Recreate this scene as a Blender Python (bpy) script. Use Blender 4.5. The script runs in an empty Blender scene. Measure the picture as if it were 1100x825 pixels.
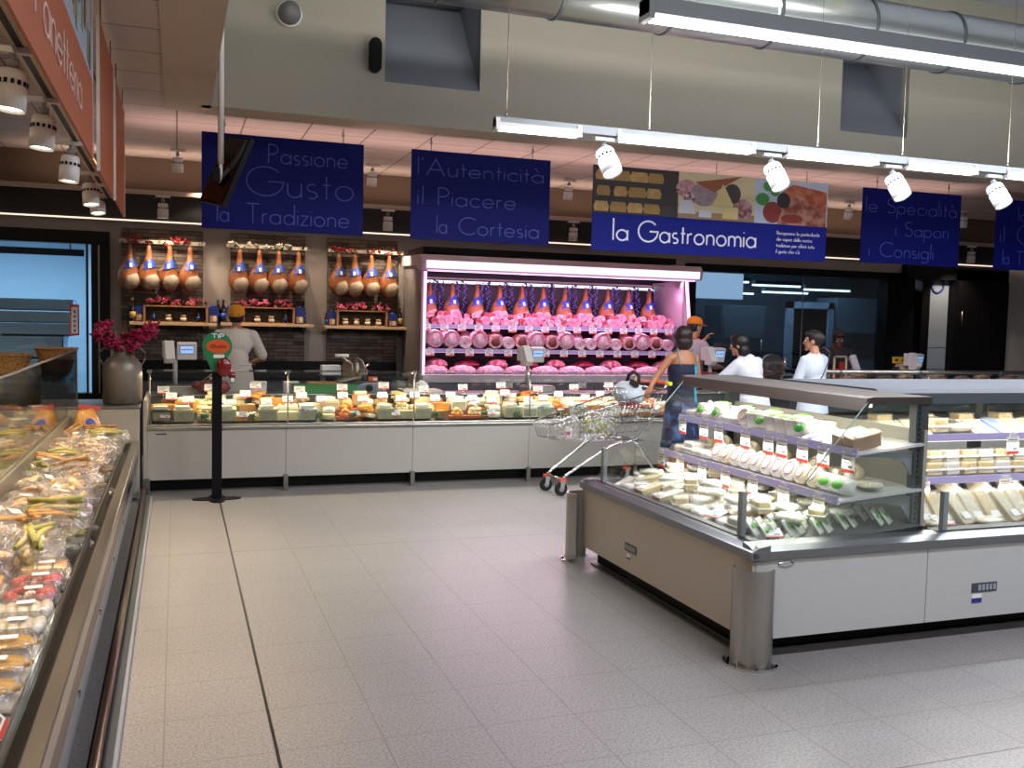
import bpy, bmesh, math, random
from mathutils import Vector, Matrix, Euler, noise
random.seed(11)
SC = bpy.context.scene
COL = SC.collection
PI = math.pi
R = math.radians

# ---------------------------------------------------------------- materials
def lin(c):
    c = c / 255.0
    return c / 12.92 if c <= .04045 else ((c + .055) / 1.055) ** 2.4
def rgb(h):
    if isinstance(h, str):
        h = h.lstrip('#'); h = tuple(int(h[i:i+2], 16) for i in (0, 2, 4))
    return (lin(h[0]), lin(h[1]), lin(h[2]), 1)
MC = {}
def mat(name, col, rough=.5, metal=0., spec=.5, col2=None, nscale=8., bump=0., bscale=40., coat=0., sss=0., detail=3., stretch=None):
    if name in MC: return MC[name]
    m = bpy.data.materials.new(name); m.use_nodes = True; MC[name] = m
    nt = m.node_tree; b = nt.nodes['Principled BSDF']
    b.inputs['Base Color'].default_value = rgb(col)
    b.inputs['Roughness'].default_value = rough
    b.inputs['Metallic'].default_value = metal
    b.inputs['Specular IOR Level'].default_value = spec
    b.inputs['Coat Weight'].default_value = coat
    b.inputs['Coat Roughness'].default_value = .08
    if sss: b.inputs['Subsurface Weight'].default_value = sss; b.inputs['Subsurface Radius'].default_value = (.02, .01, .006)
    if col2 or bump:
        tc = nt.nodes.new('ShaderNodeTexCoord'); vec = tc.outputs['Object']
        if stretch:
            mp = nt.nodes.new('ShaderNodeMapping'); mp.inputs['Scale'].default_value = stretch
            nt.links.new(vec, mp.inputs['Vector']); vec = mp.outputs['Vector']
    if col2:
        n = nt.nodes.new('ShaderNodeTexNoise'); n.inputs['Scale'].default_value = nscale; n.inputs['Detail'].default_value = detail
        nt.links.new(vec, n.inputs['Vector'])
        cr = nt.nodes.new('ShaderNodeValToRGB'); cr.color_ramp.elements[0].position = .38; cr.color_ramp.elements[1].position = .62
        cr.color_ramp.elements[0].color = rgb(col); cr.color_ramp.elements[1].color = rgb(col2)
        nt.links.new(n.outputs['Fac'], cr.inputs['Fac']); nt.links.new(cr.outputs['Color'], b.inputs['Base Color'])
    if bump:
        n2 = nt.nodes.new('ShaderNodeTexNoise'); n2.inputs['Scale'].default_value = bscale
        nt.links.new(vec, n2.inputs['Vector'])
        bp = nt.nodes.new('ShaderNodeBump'); bp.inputs['Strength'].default_value = bump; bp.inputs['Distance'].default_value = .01
        nt.links.new(n2.outputs['Fac'], bp.inputs['Height']); nt.links.new(bp.outputs['Normal'], b.inputs['Normal'])
    return m
def emi(name, col, strength):
    if name in MC: return MC[name]
    m = bpy.data.materials.new(name); m.use_nodes = True; MC[name] = m
    b = m.node_tree.nodes['Principled BSDF']
    b.inputs['Base Color'].default_value = (.8, .8, .8, 1)
    b.inputs['Emission Color'].default_value = rgb(col); b.inputs['Emission Strength'].default_value = strength
    return m
def film(name, col='ffffff', gloss=.25, rough=.08, tint='ffffff', bump=0., bscale=60, ior=1.45, haze=0.):
    """thin clear sheet: transparent with a fresnel gloss, optionally a little milky"""
    if name in MC: return MC[name]
    m = bpy.data.materials.new(name); m.use_nodes = True; MC[name] = m
    nt = m.node_tree; nt.nodes.clear()
    out = nt.nodes.new('ShaderNodeOutputMaterial')
    tr = nt.nodes.new('ShaderNodeBsdfTransparent'); tr.inputs['Color'].default_value = rgb(tint)
    gl = nt.nodes.new('ShaderNodeBsdfGlossy'); gl.inputs['Roughness'].default_value = rough; gl.inputs['Color'].default_value = rgb(col)
    lw = nt.nodes.new('ShaderNodeLayerWeight'); lw.inputs['Blend'].default_value = .5
    fr = nt.nodes.new('ShaderNodeMath'); fr.operation = 'POWER'; nt.links.new(lw.outputs['Facing'], fr.inputs[0]); fr.inputs[1].default_value = 5.
    mx = nt.nodes.new('ShaderNodeMixShader')
    mr = nt.nodes.new('ShaderNodeMath'); mr.operation = 'MULTIPLY_ADD'; mr.inputs[1].default_value = .92; mr.inputs[2].default_value = .03 + gloss * .1; mr.use_clamp = True
    nt.links.new(fr.outputs[0], mr.inputs[0]); nt.links.new(mr.outputs[0], mx.inputs[0])
    nt.links.new(tr.outputs[0], mx.inputs[1]); nt.links.new(gl.outputs[0], mx.inputs[2])
    last = mx
    if haze:
        df = nt.nodes.new('ShaderNodeBsdfDiffuse'); df.inputs['Color'].default_value = rgb(col)
        m2 = nt.nodes.new('ShaderNodeMixShader'); m2.inputs[0].default_value = haze
        nt.links.new(mx.outputs[0], m2.inputs[1]); nt.links.new(df.outputs[0], m2.inputs[2]); last = m2
    nt.links.new(last.outputs[0], out.inputs['Surface'])
    if bump:
        tc = nt.nodes.new('ShaderNodeTexCoord')
        n2 = nt.nodes.new('ShaderNodeTexNoise'); n2.inputs['Scale'].default_value = bscale; n2.inputs['Detail'].default_value = 4
        nt.links.new(tc.outputs['Object'], n2.inputs['Vector'])
        bp = nt.nodes.new('ShaderNodeBump'); bp.inputs['Strength'].default_value = bump; bp.inputs['Distance'].default_value = .02
        nt.links.new(n2.outputs['Fac'], bp.inputs['Height']); nt.links.new(bp.outputs['Normal'], gl.inputs['Normal'])
    return m

# ---------------------------------------------------------------- mesh builder
class B:
    def __init__(s): s.v = []; s.f = []; s.m = []; s.sm = []
    def add(s, vs, fs, mi=0, M=None, smooth=False):
        o = len(s.v)
        if M is not None: vs = [M @ Vector(v) for v in vs]
        s.v.extend(tuple(v) for v in vs)
        for f in fs: s.f.append(tuple(i + o for i in f)); s.m.append(mi); s.sm.append(smooth)
        return s
    def box(s, c, d, rot=None, mi=0, top=1., M=None):
        x, y, z = d[0]/2, d[1]/2, d[2]/2
        vs = [(-x,-y,-z),(x,-y,-z),(x,y,-z),(-x,y,-z),(-x*top,-y*top,z),(x*top,-y*top,z),(x*top,y*top,z),(-x*top,y*top,z)]
        T = Matrix.Translation(c)
        if rot: T = T @ Euler(rot).to_matrix().to_4x4()
        if M is not None: T = M @ T
        return s.add(vs, [(0,3,2,1),(4,5,6,7),(0,1,5,4),(1,2,6,5),(2,3,7,6),(3,0,4,7)], mi, T)
    def bb(s, x0, x1, y0, y1, z0, z1, mi=0): return s.box(((x0+x1)/2,(y0+y1)/2,(z0+z1)/2),(abs(x1-x0),abs(y1-y0),abs(z1-z0)),mi=mi)
    def loft(s, rings, mi=0, caps=True, M=None, smooth=True, closed=True):
        n = len(rings[0]); vs = [p for r in rings for p in r]; fs = []
        for i in range(len(rings)-1):
            for j in range(n if closed else n-1):
                k = (j+1) % n
                fs.append((i*n+j, i*n+k, (i+1)*n+k, (i+1)*n+j))
        s.add(vs, fs, mi, M, smooth)
        if caps:
            o = len(s.v) - len(vs)
            s.f.append(tuple(o+i for i in range(n-1,-1,-1))); s.m.append(mi); s.sm.append(False)
            s.f.append(tuple(o+(len(rings)-1)*n+i for i in range(n))); s.m.append(mi); s.sm.append(False)
        return s
    def cyl(s, p0, p1, r0, r1=None, n=12, mi=0, caps=True, M=None, smooth=True):
        p0, p1 = Vector(p0), Vector(p1); r1 = r0 if r1 is None else r1
        q = (p1-p0).to_track_quat('Z','Y')
        ring = lambda p, r: [p + q @ Vector((math.cos(2*PI*i/n)*r, math.sin(2*PI*i/n)*r, 0)) for i in range(n)]
        return s.loft([ring(p0,r0), ring(p1,r1)], mi, caps, M, smooth)
    def tube(s, pts, r, n=8, mi=0, M=None, closed=False):
        pts = [Vector(p) for p in pts]; L = len(pts); rings = []
        rr = r if isinstance(r, (list, tuple)) else [r]*L
        for i, p in enumerate(pts):
            a = pts[i-1] if (i > 0 or closed) else pts[i]; b = pts[(i+1) % L] if (i < L-1 or closed) else pts[i]
            d = (b-a)
            if d.length < 1e-9: d = Vector((0,0,1))
            q = d.to_track_quat('Z','Y')
            rings.append([p + q @ Vector((math.cos(2*PI*k/n)*rr[i], math.sin(2*PI*k/n)*rr[i], 0)) for k in range(n)])
        if closed: rings.append(rings[0])
        return s.loft(rings, mi, not closed, M)
    def lathe(s, prof, c=(0,0,0), n=24, mi=0, M=None, sx=1., sy=1.):
        rings = [[(c[0]+math.cos(2*PI*i/n)*r*sx, c[1]+math.sin(2*PI*i/n)*r*sy, c[2]+z) for i in range(n)] for r, z in prof]
        return s.loft(rings, mi, True, M)
    def cap(s, a, b, ra, rb=None, n=12, mi=0, k=4, M=None):
        """tapered capsule"""
        a, b = Vector(a), Vector(b); rb = ra if rb is None else rb
        d = b-a; q = (d if d.length > 1e-6 else Vector((0,0,1))).to_track_quat('Z','Y'); rings = []
        for i in range(k+1):
            t = -PI/2 + PI/2*i/k + (.12 if i == 0 else 0); rings.append((a, math.cos(t)*ra, math.sin(t)*ra))
        for i in range(k+1):
            t = PI/2*i/k - (.12 if i == k else 0); rings.append((b, math.cos(t)*rb, math.sin(t)*rb))
        rr = [[p + q @ Vector((math.cos(2*PI*j/n)*r, math.sin(2*PI*j/n)*r, h)) for j in range(n)] for p, r, h in rings]
        return s.loft(rr, mi, True, M)
    def blob(s, c, d, n=12, m=8, mi=0, rot=None, nz=0., seed=0, nf=1.5, M=None, power=1.):
        """ellipsoid of half sizes d, noise nz; power<1 squares it off"""
        T = Matrix.Translation(c)
        if rot: T = T @ Euler(rot).to_matrix().to_4x4()
        if M is not None: T = M @ T
        rings = []
        sg = lambda x: math.copysign(abs(x)**power, x)
        for i in range(m+1):
            t = -PI/2 + PI*(i if 0 < i < m else (i + (.15 if i == 0 else -.15)))/m
            ring = []
            for j in range(n):
                a = 2*PI*j/n
                p = Vector((sg(math.cos(t))*sg(math.cos(a)), sg(math.cos(t))*sg(math.sin(a)), sg(math.sin(t))))
                k = 1 + (nz*noise.noise(p*nf + Vector((seed*3.7, seed*1.3, seed*.7))) if nz else 0)
                ring.append((p[0]*d[0]*k, p[1]*d[1]*k, p[2]*d[2]*k))
            rings.append(ring)
        return s.loft(rings, mi, True, T)
    def prism(s, poly, axis, a, b, mi=0, M=None, smooth=False):
        """extrude a 2D polygon along axis: 'x' poly=(y,z), 'y' poly=(x,z), 'z' poly=(x,y)"""
        f = {'x': lambda p, t: (t, p[0], p[1]), 'y': lambda p, t: (p[0], t, p[1]), 'z': lambda p, t: (p[0], p[1], t)}[axis]
        return s.loft([[f(p,a) for p in poly],[f(p,b) for p in poly]], mi, True, M, smooth)
    def quad(s, pts, mi=0): return s.add(pts, [tuple(range(len(pts)))], mi)
    def ribbon(s, pts, w, y=0., t=.004, mi=0):
        """flat stroke in the xz plane, front at y"""
        pts = [p for i, p in enumerate(pts) if i == 0 or math.hypot(p[0]-pts[i-1][0], p[1]-pts[i-1][1]) > 1e-6]
        if len(pts) < 2: return s
        cl = math.hypot(pts[0][0]-pts[-1][0], pts[0][1]-pts[-1][1]) < 1e-5 and len(pts) > 3
        n = len(pts); L_, R_ = [], []
        for i in range(n):
            a = pts[i-1] if i > 0 else (pts[-2] if cl else pts[0]); b = pts[i+1] if i < n-1 else (pts[1] if cl else pts[-1]); p = pts[i]
            d0 = Vector((p[0]-a[0], p[1]-a[1])); d1 = Vector((b[0]-p[0], b[1]-p[1]))
            if d0.length < 1e-9: d0 = d1
            if d1.length < 1e-9: d1 = d0
            d0.normalize(); d1.normalize(); m = Vector((-d0.y-d1.y, d0.x+d1.x)); m = m.normalized() if m.length > .2 else Vector((-d0.y, d0.x))
            k = w/2/max(.5, m.dot(Vector((-d0.y, d0.x)))); L_.append((p[0]+m.x*k, p[1]+m.y*k)); R_.append((p[0]-m.x*k, p[1]-m.y*k))
        rings = [[(l[0], y-t/2, l[1]), (r[0], y-t/2, r[1]), (r[0], y+t/2, r[1]), (l[0], y+t/2, l[1])] for l, r in zip(L_, R_)]
        return s.loft(rings, mi, not cl, None, False)
    def obj(s, name, mats, parent=None, loc=None, rot=None, bev=0., label=None, flat=False, fix=True):
        me = bpy.data.meshes.new(name)
        me.from_pydata(s.v, [], s.f)
        if not isinstance(mats, (list, tuple)): mats = [mats]
        for m in mats: me.materials.append(m)
        me.polygons.foreach_set('material_index', [min(i, len(mats)-1) for i in s.m])
        me.polygons.foreach_set('use_smooth', [False if flat else x for x in s.sm])
        if fix:
            bm = bmesh.new(); bm.from_mesh(me); bmesh.ops.recalc_face_normals(bm, faces=bm.faces); bm.to_mesh(me); bm.free()
        me.update()
        o = bpy.data.objects.new(name, me); COL.objects.link(o)
        if parent is not None: o.parent = parent
        if loc is not None: o.location = loc
        if rot is not None: o.rotation_euler = rot
        if bev:
            md = o.modifiers.new('Bevel', 'BEVEL'); md.width = bev; md.segments = 2; md.limit_method = 'ANGLE'; md.angle_limit = R(40)
        if label: o['label'] = label
        return o
def tag(o, label, cat, group=None):
    o['label'] = label; o['category'] = cat
    if group: o['group'] = group
    return o
def thing(name, label, cat, loc=(0,0,0), rot=(0,0,0), group=None):
    o = bpy.data.objects.new(name, None); COL.objects.link(o); o.location = loc
    o.rotation_euler = rot if isinstance(rot, (tuple, list)) else (0,0,rot)
    o.empty_display_size = .05
    return tag(o, label, cat, group)
def struct(o):
    o['kind'] = 'structure'; return o
def kids(o): return KID.get(o.name, [])
KID = {}
def dup(root, loc, rot=None, label=None, group=None, scale=None):
    r = root.copy(); COL.objects.link(r); r.location = loc
    if rot is not None: r.rotation_euler = rot if isinstance(rot, (tuple, list)) else (0,0,rot)
    if scale is not None: r.scale = scale if isinstance(scale, (tuple, list)) else (scale,)*3
    if label: r['label'] = label
    if group: r['group'] = group
    for ch in list(root.children):
        c = ch.copy(); COL.objects.link(c); c.parent = r
        for g in list(ch.children):
            d = g.copy(); COL.objects.link(d); d.parent = c
    return r
class Proto:
    """first use moves the prototype itself, later uses copy it"""
    def __init__(s, root): s.root = root; s.used = False
    def put(s, loc, rot=None, label=None, group=None, scale=None):
        if s.used: return dup(s.root, loc, rot, label, group, scale)
        s.used = True; r = s.root; r.location = loc
        if rot is not None: r.rotation_euler = rot if isinstance(rot, (tuple, list)) else (0,0,rot)
        if scale is not None: r.scale = scale if isinstance(scale, (tuple, list)) else (scale,)*3
        if label: r['label'] = label
        if group: r['group'] = group
        return r
ORD = ['', 'first','second','third','fourth','fifth','sixth','seventh','eighth','ninth','tenth','eleventh','twelfth','thirteenth','fourteenth','fifteenth','sixteenth','seventeenth','eighteenth','nineteenth','twentieth']
TY = {20:'twenty', 30:'thirty', 40:'forty', 50:'fifty'}
def od(n):
    if n <= 20: return ORD[n]
    return TY[n//10*10] + '-' + ORD[n % 10] if n % 10 else {30:'thirtieth',40:'fortieth',50:'fiftieth'}[n]

# ---------------------------------------------------------------- stroke lettering (thin geometric sans)
def arc(cx, cz, rx, rz, a0, a1, n=14): return [(cx+rx*math.cos(R(a0+(a1-a0)*i/n)), cz+rz*math.sin(R(a0+(a1-a0)*i/n))) for i in range(n+1)]
r_ = .25; X_ = .25
O_ = arc(X_, r_, .25, .25, 0, 360, 22)
GL = {
 'a': (.5, [O_, [(.5,0),(.5,.5)]]), 'o': (.5, [O_]), 'c': (.42, [arc(X_,r_,.25,.25,45,315,18)]), 'd': (.5, [O_, [(.5,0),(.5,1.05)]]),
 'e': (.5, [arc(X_,r_,.25,.25,0,325,20), [(0,.25),(.5,.25)]]), 'g': (.5, [O_, [(.5,.5),(.5,-.1)], arc(.25,-.1,.25,.2,0,-150,10)]),
 'i': (.0, [[(0,0),(0,.5)], [(0,.7),(0,.74)]]), 'l': (.0, [[(0,0),(0,1.05)]]),
 'n': (.38, [[(0,0),(0,.5)], arc(.19,.3,.19,.2,180,0,10)+[(.38,0)]]), 'm': (.66, [[(0,0),(0,.5)], arc(.165,.33,.165,.17,180,0,8)+[(.33,0)], arc(.495,.33,.165,.17,180,0,8)+[(.66,0)]]),
 'p': (.5, [O_, [(0,.5),(0,-.35)]]), 'r': (.2, [[(0,0),(0,.5)], arc(.17,.32,.17,.18,180,75,6)]),
 's': (.28, [arc(.14,.37,.13,.13,50,270,10)+arc(.14,.12,.14,.12,90,-130,10)]), 't': (.2, [[(.1,0),(.1,.8)], [(0,.5),(.22,.5)]]),
 'u': (.38, [[(0,.5)]+arc(.19,.2,.19,.2,180,360,10)+[(.38,.5)], [(.38,0),(.38,.5)]]), 'z': (.34, [[(0,.5),(.34,.5),(0,0),(.34,0)]]),
 'f': (.2, [[(.08,0),(.08,.85)]+arc(.2,.85,.12,.15,180,90,5), [(0,.5),(.22,.5)]]), 'h': (.38, [[(0,0),(0,1.05)], arc(.19,.3,.19,.2,180,0,10)+[(.38,0)]]),
 "'": (.04, [[(.02,1.05),(.0,.85)]]), 'A': (.76, [[(0,0),(.38,1),(.76,0)], [(.13,.34),(.63,.34)]]), 'C': (.8, [arc(.5,.5,.5,.5,48,312,20)]),
 'G': (.95, [arc(.5,.5,.5,.5,42,360,22)+[(.58,.5)]]), 'P': (.46, [[(0,0),(0,1),(.2,1)]+arc(.2,.74,.26,.26,90,-90,12)+[(0,.48)]]),
 'S': (.48, [arc(.24,.76,.22,.24,40,270,12)+arc(.24,.26,.25,.26,90,-145,12)]), 'T': (.6, [[(.3,0),(.3,1)], [(0,1),(.6,1)]]),
 'R': (.46, [[(0,0),(0,1),(.2,1)]+arc(.2,.75,.24,.25,90,-90,12)+[(0,.5)], [(.18,.5),(.46,0)]]), 'I': (0, [[(0,0),(0,1)]]), 'E': (.42,[[(.42,1),(0,1),(0,0),(.42,0)],[(0,.5),(.38,.5)]]),
 '.': (.02,[[(0,0),(0,.03)]]),
}
GL['\u00e0'] = (.5, GL['a'][1] + [[(.12,.9),(.28,.68)]]); GL['\u00e8'] = (.5, GL['e'][1] + [[(.12,.9),(.28,.68)]])
def text_width(t, gap=.16): return sum((.3 if ch == ' ' else GL[ch][0]) + gap for ch in t) - gap
def lettering(b, t, x, z, h, w, y=0., gap=.16, mi=0, width=None, th=.004):
    """writes t with its left end at x and baseline z, cap height h; width squeezes it to a length"""
    tw = text_width(t, gap)*h; k = 1. if width is None or tw < .02 else width / tw
    for ch in t:
        if ch == ' ': x += .3*h*k + gap*h*k; continue
        adv, st = GL[ch]
        for q, p in enumerate(st): b.ribbon([(x+px*h*k, z+pz*h) for px, pz in p], w, y-.0004*q, th, mi)
        x += (adv+gap)*h*k
    return x

# ---------------------------------------------------------------- palette
M_white = mat('white_laminate', 'b2aea4', .45)
M_cream = mat('cream_laminate', 'b3aa98', .45)
M_steel = mat('brushed_steel', 'b4b0a8', .28, 1., bump=.05, bscale=90)
M_steel2 = mat('dull_steel', '8f8c86', .4, 1.)
M_chrome = mat('chrome', 'd6d6d6', .12, 1.)
M_grey = mat('grey_powder_coat', '8d9296', .4)
M_dgrey = mat('dark_grey_metal', '4a5054', .4, .3)
M_black = mat('black_paint', '09090b', .5, spec=.2)
M_blackgloss = mat('black_gloss', '08080a', .12)
M_rubber = mat('black_rubber', '121212', .8)
M_whitep = mat('white_plastic', 'e3e1dc', .4)
M_card = mat('white_card', 'f2f0ea', .6)
M_red = mat('red_print', 'd2382c', .5)
M_ink = mat('grey_ink', '6c7078', .6)
M_lilac = mat('lilac_price_rail', 'a9a2cc', .35)
M_wood = mat('light_wood', 'dcbc92', .55, col2='cca87c', nscale=14, stretch=(1,8,8))
M_wood2 = mat('crate_wood', 'b5854e', .6, col2='94683a', nscale=14, stretch=(1,8,8))
M_wicker = mat('wicker', 'b98a4e', .7, col2='8a5f2e', nscale=60, bump=.6, bscale=70)
M_glass = film('clear_glass', gloss=.1, rough=.01, tint='fbfefc')
M_glassd = film('smoked_glass', gloss=.15, rough=.03, tint='d6d8d4')
M_film = film('cling_film', gloss=.7, rough=.16, tint='fdfdfd', bump=.8, bscale=45, haze=.05)
M_bag = film('crinkled_bag_film', gloss=.9, rough=.12, tint='fdfcfa', bump=1., bscale=38, haze=.06)
M_clam = film('clamshell_plastic', gloss=.7, rough=.1, tint='f8f8f8', bump=.25, bscale=40, haze=.03)
M_plast = film('frosted_plastic', gloss=.5, rough=.3, tint='f0f0f0', haze=.35)
M_blue = mat('royal_blue_banner', '10197c', .6, spec=.2)
M_navy = mat('navy_banner', '080f5c', .6, spec=.15)
M_orange_b = mat('terracotta_banner', 'a85836', .55)
M_skin = mat('skin_tone', 'c08a68', .5, sss=.1)
M_skin2 = mat('tanned_skin', 'b0764f', .5, sss=.1)
M_hair = mat('dark_brown_hair', '1d130e', .55, bump=.5, bscale=120, stretch=(1,1,.15))
M_capo = mat('orange_cap_cloth', 'f0821e', .7)
M_shirt = mat('white_shirt_cloth', 'dcdde2', .8, bump=.5, bscale=22)
M_shirt2 = mat('cream_overall_cloth', 'd9d2c4', .8, bump=.5, bscale=22)
# ================================================================ camera
cx, cy = 550., 412.5
V1, V2 = (3420., 412.), (190., 337.)
FPX = math.sqrt(-((V1[0]-cx)*(V2[0]-cx) + (V1[1]-cy)*(V2[1]-cy)))
ray = lambda p: Vector((p[0]-cx, -(p[1]-cy), -FPX))
a_ = ray(V1).normalized(); b_ = ray(V2).normalized(); b_ = (b_ - a_*b_.dot(a_)).normalized(); c_ = a_.cross(b_)
RM = Matrix((a_, b_, c_))
cd = bpy.data.cameras.new('camera'); cam = bpy.data.objects.new('camera', cd); COL.objects.link(cam)
cam.matrix_world = Matrix.Translation((0, 0, 1.62)) @ RM.to_4x4()
cd.sensor_width = 36; cd.lens = FPX/1100*36; cd.clip_start = .05; cd.clip_end = 100
SC.camera = cam
CE, YB, HC = 3.43, 8.71, 5.4      # low ceiling height, bulkhead plane, high ceiling height

# ================================================================ room shell
def floor_mat():
    m = mat('floor_tiles', 'a9a59f', .34, spec=.4)
    nt = m.node_tree; b = nt.nodes['Principled BSDF']; N = nt.nodes.new; L = nt.links.new
    tc = N('ShaderNodeTexCoord'); sp = N('ShaderNodeSeparateXYZ'); L(tc.outputs['Object'], sp.inputs[0])
    def M(op, a, b2, c=None):
        n = N('ShaderNodeMath'); n.operation = op
        for i, x in enumerate([a, b2, c]):
            if x is None: continue
            if isinstance(x, (int, float)): n.inputs[i].default_value = x
            else: L(x, n.inputs[i])
        return n.outputs[0]
    def line(coord, off, per, w):
        t = M('DIVIDE', M('ADD', coord, -off), per); fr = M('SUBTRACT', M('FRACT', M('ADD', t, 100.5), 0), .5)
        return M('LESS_THAN', M('ABSOLUTE', fr, 0), w/per)
    lx = line(sp.outputs[0], -.047, .4007, .0026); ly = line(sp.outputs[1], 6.66, .3935, .0022)
    g = M('MAXIMUM', lx, ly)
    gx = line(sp.outputs[0], .352, 4.4077, .0065)      # black expansion joint
    gy = line(sp.outputs[1], 6.66, 3.935, .0045)
    ns = N('ShaderNodeTexNoise'); ns.inputs['Scale'].default_value = 95; ns.inputs['Detail'].default_value = 2; L(tc.outputs['Object'], ns.inputs[0])
    cr = N('ShaderNodeValToRGB'); e = cr.color_ramp.elements; e[0].position = .36; e[0].color = rgb('847f7a'); e[1].position = .55; e[1].color = rgb('a19d99')
    L(ns.outputs['Fac'], cr.inputs[0])
    n3 = N('ShaderNodeTexNoise'); n3.inputs['Scale'].default_value = .9; L(tc.outputs['Object'], n3.inputs[0])
    m0 = N('ShaderNodeMixRGB'); m0.blend_type = 'MULTIPLY'; m0.inputs[0].default_value = .25; L(cr.outputs[0], m0.inputs[1]); L(n3.outputs['Fac'], m0.inputs[2])
    m1 = N('ShaderNodeMixRGB'); L(g, m1.inputs[0]); L(m0.outputs[0], m1.inputs[1]); m1.inputs[2].default_value = rgb('77726b')
    m2 = N('ShaderNodeMixRGB'); L(M('MAXIMUM', gx, 0), m2.inputs[0]); L(m1.outputs[0], m2.inputs[1]); m2.inputs[2].default_value = rgb('201e1c')
    m3 = N('ShaderNodeMixRGB'); L(gy, m3.inputs[0]); L(m2.outputs[0], m3.inputs[1]); m3.inputs[2].default_value = rgb('5f5b55')
    L(m3.outputs[0], b.inputs['Base Color'])
    return m
struct(B().bb(-7, 17, -7, 17, -.1, 0).obj('floor', floor_mat()))
M_ceil = mat('ceiling_plaster', 'b9ab98', .8)
def grid_mat():
    m = mat('ceiling_tiles', 'b4a596', .8); nt = m.node_tree; b = nt.nodes['Principled BSDF']; N = nt.nodes.new; L = nt.links.new
    tc = N('ShaderNodeTexCoord'); br = N('ShaderNodeTexBrick'); br.offset = 0; br.inputs['Scale'].default_value = 1.
    br.inputs['Brick Width'].default_value = .6; br.inputs['Row Height'].default_value = .6; br.inputs['Mortar Size'].default_value = .008; br.inputs['Mortar Smooth'].default_value = 0
    br.inputs['Color1'].default_value = rgb('c0b0a6'); br.inputs['Color2'].default_value = rgb('b9aaa0'); br.inputs['Mortar'].default_value = rgb('6f645a')
    L(tc.outputs['Object'], br.inputs[0]); L(br.outputs[0], b.inputs['Base Color']); return m
M_grid = grid_mat()
w = B(); w.bb(-7, -.1, -7, 12.4, CE, CE+.1); w.bb(-.1, 17, YB+.35, 12.4, CE, CE+.1)
struct(w.obj('ceiling', M_grid))
w = B(); w.bb(-.1, .28, -7, YB+.35, CE-.012, CE+.1); w.bb(.28, 17, YB+.003, YB+.35, CE-.014, CE+.02)
struct(w.obj('trim_1', M_ceil))
M_bulk = mat('bulkhead_plaster', 'aaa69a', .85)
struct(B().bb(.2, .28, -7, YB, CE, HC).obj('wall_bulkhead_side', M_bulk))
# bulkhead with two wedge shaped niches that deepen upwards
w = B(); nz0, nz1 = 3.78, 4.75
for x0, x1 in ((.2, 1.79), (2.70, 6.82), (7.73, 17)): w.bb(x0, x1, YB, YB+.12, CE-.012, HC)
for x0, x1 in ((1.79, 2.70), (6.82, 7.73)):
    w.bb(x0, x1, YB, YB+.12, CE-.012, nz0); w.bb(x0, x1, YB, YB+.12, nz1, HC)
struct(w.obj('wall_bulkhead', M_bulk))
M_niche = mat('niche_plaster', '858a96', .85)
for i, (x0, x1) in enumerate(((1.79, 2.70), (6.82, 7.73))):
    w = B(); w.add([(x0,YB,nz0),(x1,YB,nz0),(x1,YB+.75,nz1),(x0,YB+.75,nz1)], [(0,1,2,3)])
    w.add([(x1,YB,nz0),(x1,YB+.75,nz1),(x1,YB,nz1)], [(0,1,2)]); w.add([(x0,YB,nz0),(x0,YB,nz1),(x0,YB+.75,nz1)], [(0,1,2)])
    w.add([(x0,YB,nz1),(x1,YB,nz1),(x1,YB+.75,nz1),(x0,YB+.75,nz1)], [(0,1,2,3)])
    struct(w.obj('trim_%d' % (i+2), M_niche))
struct(B().bb(.2, 17, -7, YB+.1, HC, HC+.1).obj('ceiling_high', mat('high_ceiling', '8f929c', .9)))
struct(B().bb(5.2, 5.5, -7, YB, HC-.35, HC).obj('beam', mat('beam_paint', 'c2bba8', .8)))
WY = 12.2
M_wall = mat('grey_brown_wall', '938981', .75, col2='9a918a', nscale=3)
w = B()   # back wall with the two window openings
w.bb(-.745, 6.95, WY, WY+.2, 0, CE); w.bb(-7, -.745, WY, WY+.2, 2.53, CE); w.bb(-7, -.745, WY, WY+.2, 0, .6)
w.bb(6.95, 12.95, WY, WY+.2, 2.52, CE); w.bb(6.95, 10.75, WY, WY+.2, 0, .9); w.bb(12.95, 17, WY, WY+.2, 0, CE)
struct(w.obj('wall_back', M_wall))
struct(B().bb(12.95, 17, WY-.12, WY-.01, 0, 2.72).obj('wall_right_panel', mat('pale_grey_panel', 'a5a09b', .7)))
struct(B().bb(-7, -6.9, -7, 16, 0, CE).obj('wall_left', M_wall))
struct(B().bb(16.9, 17, -7, 16, 0, HC).obj('wall_right', mat('far_right_wall', '8a867e', .8)))
struct(B().bb(-7, 17, -7, -6.9, 0, HC).obj('wall_front', mat('store_front_wall', '9a948a', .8)))
# fascia bands under the low ceiling at the back wall
M_brown = mat('taupe_fascia', '6a5646', .75)
struct(B().bb(-7, 17, WY-.22, WY-.01, 3.04, CE-.002).obj('trim_4', M_brown))
struct(B().bb(-7, 17, WY-.16, WY-.01, 2.70, 3.04).obj('trim_5', mat('black_band', '161416', .6)))
struct(B().bb(-6.9, 16.8, WY-.19, WY-.16, 2.69, 2.706).obj('trim_6', emi('led_strip', 'ffe6cf', 1.2)))
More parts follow.
